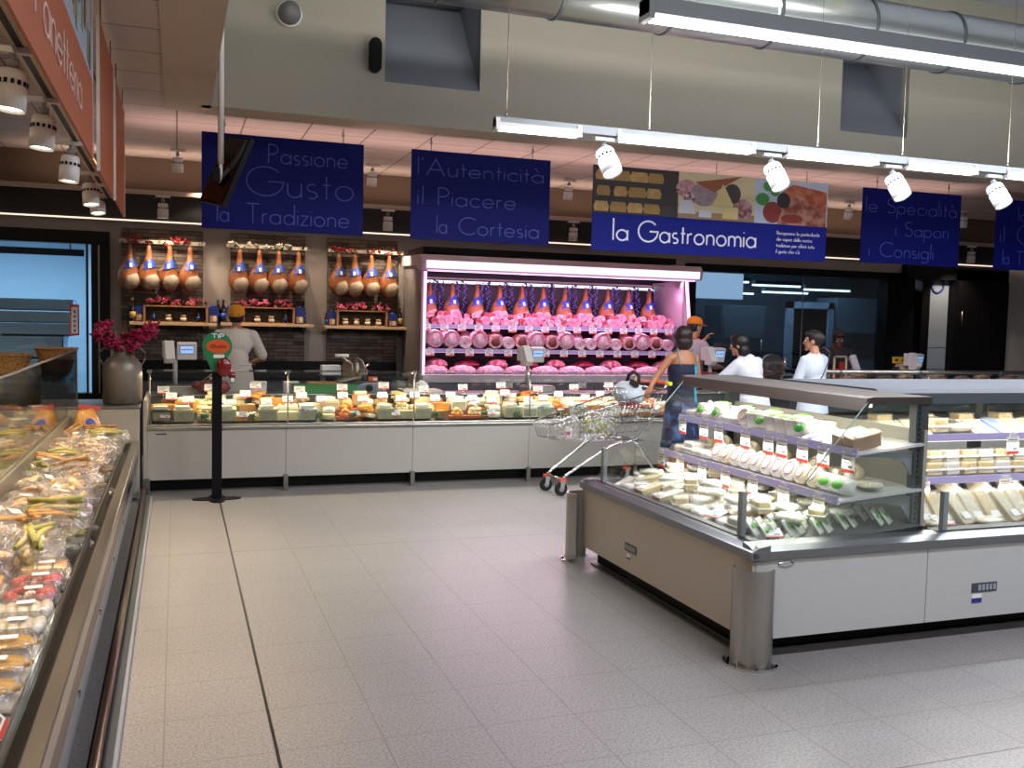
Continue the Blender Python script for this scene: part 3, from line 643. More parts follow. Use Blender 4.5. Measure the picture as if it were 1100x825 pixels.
# ================================================================ left bakery case (low open well) 
t = thing('bakery_well_case', 'long low refrigerated bakery case with steel rails down the left side', 'display case', (0, 0, 0))
Y0, Y1 = 1.2, 8.72
def barY(x0,x1,z0,z1,y0=Y0,y1=Y1): return B().bb(x0,x1,y0,y1,z0,z1)
barY(-.215,-.20,0,.035).obj('floor_strip', M_grey, t)
barY(-.245,-.215,0,.05).obj('floor_kerb', M_dgrey, t)
B().cyl((-.265,Y0,.095),(-.265,Y1,.095), .022, n=12).obj('bumper_tube', mat('bronze_steel','6b5547',.3,.9), t)
barY(-.84,-.40,.02,.17).obj('plinth', M_black, t)
barY(-.345,-.33,.17,.44).obj('front_panel', mat('well_panel_grey','7f858a',.35,.4), t)
barY(-.335,-.318,.33,.445).obj('bronze_band', mat('bronze_band','5f4a3e',.25,.9), t)
barY(-.365,-.308,.445,.515).obj('bumper_profile', M_steel, t, bev=.006)
barY(-.42,-.365,.40,.49).obj('inner_channel', mat('dark_channel','3a352e',.4,.6), t)
for i in range(8): B().box((-.318, 1.6+i*.95, .30),(.008,.02,.02)).obj('panel_bolt', M_chrome, t)
for k, z in enumerate((.505,.53,.555)): B().cyl((-.405,Y0,z),(-.405,Y1-.1,z), .0048, n=6).obj('guard_wire', M_chrome, t)
barY(-.392,-.386,.49,.60).obj('front_glass', M_glass, t)
barY(-.84,-.42,.30,.40).obj('well_floor', M_dgrey, t)
barY(-.86,-.84,.02,.742).obj('back_wall', mat('mirror_back','8d8a7c',.3,.4), t)
B().bb(-.84,-.31,Y1,Y1+.02,.02,.79).obj('end_panel', M_cream, t)
B().bb(-.84,-.70,4.2,5.1,.56,.585).bb(-.715,-.70,4.2,5.1,.55,.63).obj('raised_shelf', mat('raised_shelf_brown','4a3c30',.4,.5), t)
for y in (2.9, 3.6, 4.6): B().box((-.405,y,.535),(.012,.04,.03)).obj('rail_clip', M_chrome, t)
# serve-over behind it
t = thing('bakery_serve_over', 'glass fronted serve over bakery counter behind the low case on the left', 'counter', (0,0,0))
B().bb(-2.3,-.88,2.0,8.72,.02,.70).obj('counter_body', M_dgrey, t)
B().bb(-2.3,-.865,2.0,8.72,.70,.74).obj('display_deck', M_steel, t)
B().bb(-.868,-.862,2.0,8.7,.74,1.262).bb(-.868,-.862,8.7,9.48,.82,1.262).obj('front_glass', M_glassd, t)
B().bb(-.872,-.858,2.0,9.48,1.262,1.272).bb(-.872,-.858,9.47,9.485,.82,1.27).obj('glass_edge_profile', M_steel2, t)
B().bb(-2.3,-1.75,2.0,8.72,1.02,1.06).obj('top_shelf', M_steel, t)
for y in (3.,5.,7.,8.6): B().bb(-2.0,-1.96,y,y+.04,.74,1.02).obj('shelf_post', M_steel2, t)
t = thing('rear_basket_table', 'dark work table behind the bakery counter under the wicker baskets', 'table', (-1.6, 9.6, 0))
B().bb(-.9,.62,-.35,.35,1.01,1.05).obj('table_top', M_dgrey, t)
for x in (-.8,.5):
    for y in (-.3,.3): B().bb(x-.02,x+.02,y-.02,y+.02,0,1.01).obj('leg', M_dgrey, t)
def basket(label, loc, rx, ry, h, rot=0, group=None, mw=M_wicker):
    t = thing('wicker_basket', label, 'basket', loc, rot, group); b = B(); n = 28
    k = max(5, int(h/.014))
    rings = []
    for i in range(k+1):
        f = .78+.22*i/k
        rings.append([(rx*f*math.copysign(abs(math.cos(2*PI*j/n))**.6, math.cos(2*PI*j/n))*(1+.015*(-1)**(i+j)), ry*f*math.copysign(abs(math.sin(2*PI*j/n))**.6, math.sin(2*PI*j/n))*(1+.015*(-1)**(i+j)), h*i/k) for j in range(n)])
    inner = [[(x*.93, y*.93, max(z, .008)) for x, y, z in r] for r in reversed(rings)]
    b.loft(rings+inner, M=None); b.obj('basket_weave', mw, t)
    top = [(rx*math.copysign(abs(math.cos(2*PI*j/40))**.6, math.cos(2*PI*j/40)), ry*math.copysign(abs(math.sin(2*PI*j/40))**.6, math.sin(2*PI*j/40)), h+.003*math.sin(j*2.1)) for j in range(40)]
    B().tube(top, .009, n=6, closed=True).obj('basket_rim', mw, t); return t
basket('large wicker basket at the left edge of the picture', (-1.50, 9.45, 1.05), .27, .18, .17, 0, None)
basket('lower wicker basket, stacked under the small one by the cold room window', (-1.06, 9.75, 1.05), .15, .13, .10)
basket('small wicker basket on top of the stack by the cold room window', (-1.06, 9.75, 1.16), .18, .14, .11)

# ================================================================ island case
M_edge = mat('edge_steel','8e9092',.34,.9)
IX0, IX1, IY0, IY1 = 2.60, 9.0, 3.82, 5.84
t = thing('island_display_case', 'large refrigerated island case with steel edges, low glass and lilac price rails', 'display case', (0,0,0))
B().bb(IX0, IX0+.02, IY0+.002, IY1-.002, .11, .50).obj('side_panel', mat('panel_warm_grey','bdb3a4',.4), t)
x = IX0+.001
for i, (a, b2) in enumerate(((IX0, 3.655),(3.66, 5.1),(5.105, 6.6),(6.605, 9.0))):
    B().bb(a+.021*(i == 0), b2, IY0, IY0+.02, .11, .50).obj('front_panel', mat('panel_cool_white','bfbfb9',.4), t)
B().bb(IX0, IX1, IY1-.02, IY1, .11, .50).obj('rear_panel', M_white, t)
B().bb(IX0+.08, IX1-.1, IY0+.16, IY1-.1, .01, .30).obj('plinth', M_black, t)
B().bb(IX0+.03, IX0+.06, IY0+.1, IY1-.1, 0, .012).obj('floor_strip', M_dgrey, t)
B().prism([(IX0-.015,.505),(IX0-.015,.545),(IX0+.03,.565),(IX0+.09,.575),(IX0+.09,.50)], 'y', IY0-.015, IY1+.015).obj('edge_profile', M_edge, t)
B().prism([(IY0-.016,.505),(IY0-.016,.545),(IY0+.03,.565),(IY0+.09,.575),(IY0+.09,.50)], 'x', IX0+.0, IX1).obj('edge_profile', M_edge, t)
B().prism([(IY1+.016,.505),(IY1+.016,.545),(IY1-.03,.565),(IY1-.09,.575),(IY1-.09,.50)], 'x', IX0+.0, IX1).obj('edge_profile', M_edge, t)
B().bb(IX0+.02, IX1-.05, IY0+.02, IY1-.02, .30, .50).obj('tank', M_grey, t)
B().add([(IX0+.09,IY0+.09,.53),(3.72,IY0+.09,.60),(3.72,IY1-.09,.60),(IX0+.09,IY1-.09,.53)], [(0,1,2,3)]).obj('deck_tray', mat('deck_grey','8a8d90',.35,.6), t)
B().add([(3.74,IY0+.09,.53),(IX1-.1,IY0+.09,.53),(IX1-.1,4.86,.62),(3.74,4.86,.62)], [(0,1,2,3)]).obj('deck_tray', MC['deck_grey'], t)
# low front glass with clips
B().bb(IX0+.045, IX0+.053, IY0+.085, IY1-.04, .565, .815).obj('low_glass', M_glass, t)
B().bb(IX0+.05, 3.66, IY0+.085, IY0+.093, .565, .815).obj('low_glass', M_glass, t)
B().bb(3.70, 6.6, IY0+.045, IY0+.053, .565, .77).obj('low_glass', M_glass, t)
for y in (IY0+.21, IY1-.18): B().bb(IX0+.055, IX0+.085, y-.02, y+.02, .56, .80).obj('glass_post', M_grey, t, bev=.004)
B().bb(3.80, 3.83, IY0+.055, IY0+.085, .56, .78).obj('glass_post', M_grey, t)
for y in (IY0+.12, IY1-.05):
    ply = [(IX0+.06,.57),(3.70,.57),(3.70,1.24),(3.33,1.24)]
    B().prism(ply, 'y', y-.004, y+.004).obj('end_glass', M_glass, t)
    B().cyl((IX0+.36,y-.005,.84),(3.33,y-.005,1.25),.003,n=6).obj('glass_edge', mat('glass_edge_grey','8aa39c',.2), t)
# canopy of the head unit
B().prism([(3.30,1.205),(3.33,1.268),(3.37,1.275),(3.75,1.275),(3.75,1.235),(3.35,1.24),(3.33,1.205)], 'y', IY0+.12, IY1+.0).obj('canopy', mat('canopy_steel','8d847a',.33,1.), t)
B().prism([(3.38,1.215),(3.43,1.215),(3.43,1.245),(3.38,1.245)], 'y', IY0+.2, IY1-.12).obj('canopy_tube', emi('case_tube','fff6e6',3.), t)
# canopy of the front/back units
B().prism([(4.34,1.20),(4.34,1.262),(4.39,1.285),(5.27,1.285),(5.32,1.262),(5.32,1.23),(4.37,1.245),(4.36,1.20)], 'x', 3.76, IX1).obj('canopy', mat('canopy_grey','54595e',.6,.2), t)
B().prism([(4.42,1.215),(4.47,1.215),(4.47,1.242),(4.42,1.242)], 'x', 3.9, IX1-.1).obj('canopy_tube', MC['case_tube'], t)
# upright frame at the corner and backs
b = B(); b.bb(3.66, 3.74, IY0+.13, IY0+.18, .55, 1.25); b.obj('upright', M_dgrey, t)
b = B()
for k in range(22): b.bb(3.675, 3.682, IY0+.126, IY0+.131, .62+k*.028, .636+k*.028)
b.obj('slotted_strip', M_black, t)
B().bb(3.66,3.74,IY1-.11,IY1-.06,.55,1.25).obj('upright', M_dgrey, t)
B().bb(3.70, 3.72, IY0+.11, IY1-.11, .60, 1.10).obj('back_panel', mat('frosted_back','9a9a90',.35), t)
for x in (5.0, 6.25): B().bb(x-.03, x+.03, 4.84, 4.90, .60, 1.24).obj('upright', M_dgrey, t)
B().bb(3.76, IX1-.1, 4.86, 4.868, .62, 1.23).obj('back_glass', M_glass, t)
for y in (IY0+.155, IY1-.085):       # shelf end brackets
    for xs, zs in ((3.27, .985),(3.16, .745)):
        B().prism([(xs,zs),(xs,zs-.02),(3.50,zs-.03),(3.60,zs-.05),(3.67,zs-.14),(3.67,zs)], 'y', y-.008, y+.008).obj('shelf_bracket', M_grey, t)
for x0_, y0_, z, nm in ((3.27,None,.99,0),(3.16,None,.75,0)):
    B().add([(x0_,IY0+.1,z-.012),(3.69,IY0+.1,z+.03),(3.69,IY1-.1,z+.03),(x0_,IY1-.1,z-.012),(x0_,IY0+.1,z),(3.69,IY0+.1,z+.042),(3.69,IY1-.1,z+.042),(x0_,IY1-.1,z)], [(0,1,2,3),(7,6,5,4),(0,4,5,1),(3,2,6,7),(0,3,7,4),(1,5,6,2)]).obj('shelf', M_plast, t)
    B().prism([(x0_,z-.022),(x0_-.012,z-.02),(x0_-.004,z+.022),(x0_+.004,z+.022)], 'y', IY0+.1, IY1-.1).obj('price_rail', M_lilac, t)
    B().bb(x0_+.03,x0_+.05,IY0+.15,IY1-.15,z-.028,z-.018).obj('shelf_tube', MC['case_tube'], t)
for y0_, z in ((4.42,.99),(4.34,.75)):
    B().add([(3.76,y0_,z),(IX1-.2,y0_,z),(IX1-.2,4.84,z+.04),(3.76,4.84,z+.04),(3.76,y0_,z-.012),(IX1-.2,y0_,z-.012),(IX1-.2,4.84,z+.028),(3.76,4.84,z+.028)], [(0,1,2,3),(7,6,5,4),(0,4,5,1),(3,2,6,7),(0,3,7,4),(1,5,6,2)]).obj('shelf', M_plast, t)
    B().prism([(y0_,z-.022),(y0_-.012,z-.02),(y0_-.004,z+.022),(y0_+.004,z+.022)], 'x', 3.76, IX1-.2).obj('price_rail', M_lilac, t)
    B().bb(3.8,IX1-.3,y0_+.03,y0_+.05,z-.028,z-.018).obj('shelf_tube', MC['case_tube'], t)
area('canopy_light', (3.42, 4.83, 1.19), .08, 1.8, 9, 'fff4e2', (0, R(-8), 0)); area('canopy_light', (6.2, 4.46, 1.19), 4.8, .08, 20, 'fff4e2')
area('shelf_light', (3.22, 4.83, .95), .05, 1.7, 3.2, 'fff8ee'); area('shelf_light', (3.12, 4.83, .71), .05, 1.7, 5, 'fff8ee')
area('shelf_light', (5.6, 4.38, .95), 3.4, .05, 5, 'fff8ee'); area('shelf_light', (5.6, 4.32, .71), 3.4, .05, 7, 'fff8ee')
# air grille, control panels, stickers, badge
B().bb(IX0+.055,IX0+.10,IY0+.1,IY1-.1,.566,.575).obj('air_grille', M_dgrey, t); B().bb(3.76,6.8,IY0+.055,IY0+.13,.566,.576).obj('air_grille', M_dgrey, t)
def ctl(face, x, z, w):
    b = B()
    if face == 'l':
        b.bb(IX0-.004, IX0, x, x+w, z, z+.05)
        for i in range(5): b.bb(IX0-.006, IX0-.004, x+w*.12+i*w*.17, x+w*.12+i*w*.17+w*.1, z+.012, z+.04, mi=1)
    else:
        b.bb(x, x+w, IY0-.004, IY0, z, z+.05)
        for i in range(5): b.bb(x+w*.25+i*w*.15, x+w*.25+i*w*.15+w*.1, IY0-.006, IY0-.004, z+.01, z+.042, mi=1)
    b.obj('control_panel', [M_dgrey, mat('control_keys','9aa0a6',.4)], t)
ctl('l', 5.02, .235, .15); ctl('f', 3.96, .245, .17)
B().bb(IX0-.003, IX0, 5.10, 5.14, .19, .22).bb(IX0-.004, IX0, 5.10, 5.14, .19, .20, mi=1).obj('sticker', [M_card, mat('sticker_blue','27358a')], t)
B().bb(3.965, 4.03, IY0-.003, IY0, .19, .235).bb(3.965, 4.03, IY0-.004, IY0, .19, .215, mi=1).obj('sticker', [M_card, MC['sticker_blue']], t)
B().lathe([(.045,0),(.045,.004),(.03,.006)], c=(0,0,0), sy=.35, M=Matrix.Translation((2.79,IY0,.475)) @ Matrix.Rotation(R(90),4,'X')).obj('maker_badge', M_chrome, t)
B().lathe([(.012,0),(.012,.006)], M=Matrix.Translation((IX0+.01,IY0-.016,.525)) @ Matrix.Rotation(R(90),4,'X')).obj('corner_screw', M_dgrey, t)
for i, (bx, by, ang, lb) in enumerate(((IX0+.01, IY0+.0, 225, 'curved brushed steel bollard wrapping the near corner of the island case'), (IX0+.0, IY1+.02, 135, 'curved brushed steel bollard wrapping the far corner of the island case'))):
    t = thing('corner_bollard', lb, 'bollard', (bx, by, 0), 0, 'bollards on the island corners')
    n = 22; a0 = R(ang-95); a1 = R(ang+95); ro, ri, h = .10, .088, .47
    pt = [(math.cos(a0+(a1-a0)*i/n), math.sin(a0+(a1-a0)*i/n)) for i in range(n+1)]
    poly = [(c*ro, s*ro) for c, s in pt] + [(c*ri, s*ri) for c, s in reversed(pt)]
    B().prism(poly, 'z', .012, h, smooth=False).obj('bollard_shell', M_steel, t)
    pt2 = [(c*.132, s*.132) for c, s in pt] + [(c*.085, s*.085) for c, s in reversed(pt)]
    B().prism(pt2, 'z', 0, .012).obj('floor_ring', M_chrome, t)
    for k in (2, 8, 14, 20): B().cyl((pt[k][0]*.116, pt[k][1]*.116, .012),(pt[k][0]*.116, pt[k][1]*.116, .022), .008, n=6).obj('ring_bolt', M_dgrey, t)

# ================================================================ meat wall case
MX0, MX1, MY = 2.80, 6.55, 11.15
t = thing('meat_display_case', 'tall open wall case glowing pink, filled with cured meats and hams', 'display case', (0,0,0))
M_mint = mat('case_interior_dark','17161f',.4); M_mext = mat('case_exterior','8c8582',.4)
B().bb(MX0-.03, MX0+.0, MY-.0, 12.1, .0, 2.33).obj('side_panel', M_mext, t)
B().bb(MX1+.0, MX1+.03, MY+.25, 12.1, .0, 2.33).obj('side_panel', M_mext, t)
B().bb(MX0, MX1, 12.04, 12.1, .3, 2.33).obj('back_panel', M_mint, t)
B().prism([(MY-.12,2.22),(MY-.14,2.33),(MY-.08,2.40),(12.1,2.42),(12.1,2.30),(MY+.2,2.28),(MY+.05,2.22)], 'x', MX0-.06, MX1+.0).obj('canopy', mat('case_canopy','d8cdd4',.35), t)
B().prism([(MY-.142,2.235),(MY-.146,2.325),(MY-.150,2.325),(MY-.146,2.235)], 'x', MX0-.0, MX1-.05).obj('canopy_light_panel', emi('canopy_glow','f0d2f2',1.5), t)
B().bb(MX0+.05, MX1-.05, MY-.04, MY+.02, 2.205, 2.222).obj('canopy_tube', emi('pink_tube','ffc8f2',1.2), t)
B().bb(MX0, MX1, 12.0, 12.03, 2.10, 2.135).obj('back_tube', emi('cyan_white_tube','d8e6ff',1.3), t)
B().add([(MX0+.0,MY+.0,.95),(MX0+.03,MY+.0,.95),(MX0+.03,MY-.04,2.2),(MX0+.0,MY-.04,2.2),(MX0,MY+.03,.95),(MX0+.03,MY+.03,.95),(MX0+.03,MY-.01,2.2),(MX0,MY-.01,2.2)], [(0,1,2,3),(7,6,5,4),(0,4,5,1),(3,2,6,7),(0,3,7,4),(1,5,6,2)]).obj('side_tube', emi('pink_side_tube','ffa6f0',2.2), t)
x = MX1-.06
B().add([(x+.03,MY+.0,.95),(x+.06,MY+.0,.95),(x-.10,MY-.04,2.2),(x-.13,MY-.04,2.2),(x+.03,MY+.03,.95),(x+.06,MY+.03,.95),(x-.10,MY-.01,2.2),(x-.13,MY-.01,2.2)], [(0,1,2,3),(7,6,5,4),(0,4,5,1),(3,2,6,7),(0,3,7,4),(1,5,6,2)]).obj('side_tube', MC['pink_side_tube'], t)
B().add([(MX1-.2,MY+.02,.95),(MX1+.0,MY+.02,.95),(MX1+.0,12.03,.95),(MX1-.2,12.03,2.2),(MX1-.2,MY+.02,2.2)], [(0,1,2,3,4)]).obj('end_liner', mat('pink_grey_liner','b8a8b2',.5), t)
MS = [(11.45, 1.57), (11.35, 1.265)]     # shelf front y and height
for y, z in MS:
    B().bb(MX0, MX1, y, 12.03, z-.035, z-.01).obj('shelf', mat('shelf_dark','33303c',.4,.4), t)
    B().bb(MX0, MX1, y-.012, y, z-.045, z+.0).obj('price_rail', M_lilac, t)
    B().bb(MX0+.1, MX1-.1, y+.02, y+.05, z-.05, z-.04).obj('shelf_tube', MC['pink_tube'], t)
    area('pink_shelf_light', ((MX0+MX1)/2, y+.06, z-.055), 3.4, .06, 6, 'ffb4e8')
B().bb(MX0, MX1, 11.2, 12.03, .88, .93).obj('bottom_deck', mat('deck_pinkgrey','a79aa4',.4,.3), t)
B().prism([(MY-.03,.86),(MY-.03,.95),(MY+.05,.955),(MY+.06,.86)], 'x', MX0, MX1).obj('bumper_profile', mat('pale_bumper','cfc4cc',.35), t)
B().bb(MX0, MX1, MY, MY+.03, .10, .86).obj('front_panel', mat('meat_case_front','77717c',.35,.4), t)
B().bb(MX0, MX1, MY+.1, 12.0, .0, .1).obj('plinth', M_black, t)
B().bb(MX0+.1, MX1-.1, 11.72, 11.74, 2.14, 2.16).obj('ham_rail', M_steel, t)
B().bb(MX0+.0, MX1-.3, 11.2, 12.0, 2.425, 2.50).obj('top_vent_box', M_black, t)
area('pink_canopy_light', ((MX0+MX1)/2, MY+.05, 2.19), 3.5, .12, 40, 'ffb8ea', (R(-22),0,0)); area('pink_front_light', ((MX0+MX1)/2, MY+.1, 2.0), 3.5, .1, 14, 'ffb8ea', (R(60),0,0))

# ================================================================ back work counter (left of the meat case)
t = thing('back_work_counter', 'black topped work counter along the stone wall under the ham shelves', 'counter', (1.1, 11.75, 0))
B().bb(-1.9, 1.6, -.3, .38, .86, .90).obj('worktop', M_blackgloss, t); B().bb(-1.88, 1.58, -.26, .36, .0, .86).obj('cabinet_body', M_dgrey, t)
B().bb(-1.9, 1.6, .38, .40, .90, 1.06).obj('splashback', M_black, t)
for i in range(5): B().bb(-1.85+i*.69, -1.2+i*.69, -.28, -.26, .1, .82).obj('cabinet_door', M_dgrey, t)

# ================================================================ ham racks
def ham_parts(t, sc=1., dark=False):
    """whole cured ham hung by the shank: shank up, round butt down, pale cut face to the front"""
    b = B()
    prof = [(-.0,.30,.018,.018),(.0,.25,.026,.024),(.0,.20,.030,.028),(.0,.15,.036,.032),(.0,.10,.055,.05),(-.01,.04,.085,.07),(-.015,-.03,.11,.085),(-.015,-.10,.118,.088),(-.01,-.16,.105,.078),(.0,-.21,.07,.055),(.0,-.24,.02,.018)]
    n = 18; b.loft([[(x+math.cos(2*PI*j/n)*rx, math.sin(2*PI*j/n)*ry, z) for j in range(n)] for x, z, rx, ry in prof])
    b.obj('ham_skin', mat('cured_ham_skin','a8683c',.45,col2='854a28',nscale=9,bump=.4,bscale=14), t)
    b = B(); b.blob((.012,-.047,-.125),(.100,.056,.100), n=16, m=10, nz=.15, nf=2, seed=2); b.obj('lard_face', mat('ham_lard','b5a48f',.55,col2='93806b',nscale=10), t)
    b = B(); n = 16
    b.loft([[(-.012+math.cos(2*PI*j/n)*rx, math.sin(2*PI*j/n)*ry, z+ .03*math.cos(2*PI*j/n)) for j in range(n)] for z, rx, ry in ((.12,.050,.046),(.06,.078,.070),(.02,.098,.082))], caps=False)
    b.obj('ham_label', mat('blue_ham_band','1f3f9c',.4,col2='2a50b4',nscale=20), t)
    B().box((.0,-.078,.055),(.03,.006,.05), rot=(R(-16),0,0)).obj('label_patch', M_card, t)
    B().tube([(0,0,.30),(.0,0,.345),(.012,0,.355),(.0,0,.365)], .004, n=5).obj('cord', mat('cord_tan','b8a888',.8), t)
ham0 = thing('hanging_ham', 'x', 'ham', (0,0,0)); ham_parts(ham0)
HAM = Proto(ham0)
M_pink = mat('pink_blossom','e2788e',.6,col2='c94f6e',nscale=30); M_leaf = mat('leaf_green','2e4a22',.6)
def flowers(name, label, loc, w, mt, n, group=None, d=.05, h=.05, s=.022, leaf=6, seed=1):
    t = thing(name, label, 'flowers', loc, 0, group); rn = random.Random(seed)
    for k in range(n):
        b = B(); bloom(b, (rn.uniform(-w,w), rn.uniform(-d,d), rn.uniform(0,h)), s*rn.uniform(.8,1.2), rn); b.obj('blossom', mt, t)
    for k in range(leaf):
        b = B(); b.blob((rn.uniform(-w,w), rn.uniform(-d,d), rn.uniform(0,h*.6)), (.035,.014,.004), n=8, m=4, rot=(rn.random(), rn.random(), rn.random()*6)); b.obj('leaf', M_leaf, t)
    return t
def bottle_proto(name, body, cap_, lab):
    t = thing(name, 'x', 'bottle', (0,0,0))
    B().lathe([(.034,0),(.036,.01),(.036,.16),(.03,.19),(.014,.225),(.013,.27)], n=16).obj('bottle_glass', body, t)
    B().lathe([(.015,.25),(.016,.285),(.010,.29)], n=12).obj('stopper', cap_, t)
    B().lathe([(.0368,.04),(.0368,.12)], n=16).obj('bottle_label', lab, t); return Proto(t)
M_dkglass = mat('dark_bottle_glass','10140f',.1,coat=1); M_gold = mat('gold_foil','c9a13e',.3,.9)
P_bot = bottle_proto('wine_bottle', M_dkglass, mat('black_capsule','1a1416'), mat('blue_label','22409a',.5))
P_bgold = bottle_proto('wine_bottle', M_dkglass, M_gold, mat('gold_label','b99b4a',.5))
def pack_proto():
    t = thing('blue_gift_pack','x','box',(0,0,0)); B().bb(-.06,.06,-.04,.04,0,.17).obj('carton', mat('gift_blue','1b2c7c',.45), t, bev=.004)
    b = B(); b.bb(-.045,.045,-.0415,-.04,.01,.08); b.blob((.015,-.042,.045),(.025,.003,.03), mi=1); b.obj('carton_picture', [mat('gift_tan','b98a4e'), mat('gift_cream','e4d6b4')], t)
    B().lathe([(.05,.17),(.03,.19),(.012,.2)], n=12, sy=.6).obj('carton_neck', MC['gift_blue'], t); return Proto(t)
P_pack = pack_proto()
def jar_proto():
    t = thing('jar','x','jar',(0,0,0)); B().lathe([(.03,0),(.034,.008),(.034,.05),(.028,.06)], n=16).obj('jar_glass', mat('preserve_amber','a5672c',.15,coat=1), t)
    B().lathe([(.03,.06),(.031,.078),(.028,.08)], n=16).obj('lid', mat('jar_lid_cream','d8c9a4',.4), t); B().lathe([(.0345,.012),(.0345,.045)], n=16).obj('jar_label', mat('jar_label','e9e2cf',.5), t); return Proto(t)
P_jar = jar_proto()
RN = ['left', 'middle', 'right']
racks = [(-.16, [-.52,-.31,-.08,.15], -.52, .45, 1.52), (1.05, [.72,.95,1.18,1.42], .50, 1.60, 1.53), (2.27, [1.92,2.12,2.33,2.56], 1.74, 2.84, 1.52)]
M_ray = mat('hay','a58a4c',.8)
for ri, (xc, hx, s0, s1, sz) in enumerate(racks):
    rn = random.Random(20+ri)
    t = thing('ham_rail', 'white %s rail on the stone wall with flowers, above the %s wooden shelf' % ('rack', RN[ri]), 'rail', (xc, 12.05, 2.46))
    B().bb(-.48,.48,-.012,.012,-.02,.02).obj('rail_bar', mat('rail_cream','cfc4b0',.5), t)
    for x in (-.42,.42): B().bb(x-.01,x+.01,.012,.09,-.012,.012).obj('wall_bracket', M_dgrey, t)
    fm = [mat('red_blossom','a01820',.6), mat('cream_blossom','ded6c0',.6), MC['red_blossom']][ri]
    flowers('flower_garland', '%s flower garland wound along the %s ham rail' % (('red','cream white','dark red')[ri], RN[ri]), (xc, 12.02, 2.44), .45, fm, 16, 'garlands on the ham rails', .03, .06, .038, 14, seed=ri+5)
    for hi, x in enumerate(hx):
        HAM.put((x, 12.0, 2.12), (0,0,rn.uniform(-.25,.25)+(PI if 0 else 0)), 'cured ham with blue band on the %s rail, %s from the left' % (RN[ri], ORD[hi+1]), 'hams hanging on the stone wall', scale=(.98+.05*rn.random(), 1, .98))
    t = thing('wall_shelf', 'light wooden wall shelf under the %s group of hams' % RN[ri], 'shelf', ((s0+s1)/2, 12.02, sz-.02)); W = (s1-s0)/2
    B().bb(-W, W, -.13, .15, -.02, .015).obj('shelf_board', M_wood, t, bev=.003)
    for x in (-W+.1, W-.1): B().prism([(-.08,-.02),(.15,-.02),(.15,-.12)], 'x', x-.012, x+.012).obj('shelf_bracket', M_dgrey, t)
    cx0 = s0+.16+.05*ri*0; cw = .70 if ri < 2 else .62; cx1 = cx0+cw; top = sz+.20
    z0 = sz-.005
    t = thing('wooden_crate', 'open wooden crate lined with hay on the %s wall shelf' % RN[ri], 'crate', ((cx0+cx1)/2, 12.02, z0)); w2 = cw/2
    B().bb(-w2,w2,-.10,.12,0,.012).obj('crate_bottom', M_wood2, t); B().bb(-w2,w2,-.10,.12,.185,.2).obj('crate_top', M_wood2, t)
    for s in (-1,1): B().bb(s*w2-.012,s*w2+.012,-.10,.12,0,.2).obj('crate_end', M_wood2, t)
    B().bb(-w2,w2,.115,.12,0,.2).obj('crate_back', mat('crate_back_dark','5a3f24'), t)
    b = B()
    for k in range(160):
        a = rn.uniform(0, 6.3); x = rn.uniform(-w2+.06,w2-.06); y = rn.uniform(-.05,.09); z = rn.uniform(.015,.13 if y > 0 else .04)
        b.tube([(x,y,z),(x+.03*math.cos(a),y+.01,z+.02*math.sin(a)),(x+.05*math.cos(a+.6),y,z+.03*math.sin(a+.9))], .0018, n=3)
    o = b.obj('hay', M_ray, t); o['kind'] = 'stuff'
    njar = 4
    for k in range(njar):
        x = cx0+.10+k*(cw-.2)/(njar-1); yj = 11.955
        if k in (0, 3) and ri < 2: P_bot.put((x, yj, z0+.012), 0, 'small dark bottle inside the %s hay crate, %s end' % (RN[ri], 'left' if k == 0 else 'right'), 'bottles on the wall shelves', scale=.55)
        else: P_jar.put((x, yj, z0+.012), 0, 'small jar of preserve inside the %s hay crate, %s from the left' % (RN[ri], ORD[k+1]), 'jars in the hay crates')
    for k, (dx, s) in enumerate(((-.22, 1), (-.02, 1), (.24, 1))):
        flowers('blossom_spray', 'pink blossom spray lying on the %s hay crate, %s from the left' % (RN[ri], ORD[k+1]), ((cx0+cx1)/2+dx, 11.99, top), .11, M_pink, 12, 'pink blossoms on the crates', .05, .08, .034, 2, seed=ri*9+k)
    if ri < 2:
        (P_bgold if ri == 0 else P_bot).put((s0+.03, 11.98, sz), 0, 'dark bottle with a %s top at the left end of the %s wall shelf' % (('gold','black')[ri], RN[ri]), 'bottles on the wall shelves', scale=.95)
        P_pack.put((s0+.105, 12.03, sz), 0, 'dark blue gift carton between bottle and crate on the %s wall shelf' % RN[ri], 'blue gift cartons', scale=(.75,1,1.05))
        P_pack.put((cx1+.075, 11.98, sz), 0, 'dark blue gift carton at the right end of the %s wall shelf' % RN[ri], 'blue gift cartons', scale=(.9,1,1.1))
        P_bot.put((cx1+.13, 12.06, sz), 0, 'tall dark bottle behind the carton at the right end of the %s wall shelf' % RN[ri], 'bottles on the wall shelves', scale=.98)
    else:
        P_bot.put((s0+.02, 11.96, sz), 0, 'dark bottle at the left end of the right wall shelf', 'bottles on the wall shelves')
        P_pack.put((s0+.10, 12.02, sz), 0, 'dark blue gift carton beside the bottle on the right wall shelf', 'blue gift cartons', scale=(.8,1,1.0))
        P_pack.put((cx1+.085, 11.98, sz), 0, 'dark blue gift carton right of the right hay crate', 'blue gift cartons', scale=(1,1,.9))
        P_bgold.put((cx1+.18, 11.98, sz), 0, 'gold capped bottle at the right end of the right wall shelf', 'bottles on the wall shelves', scale=.92)
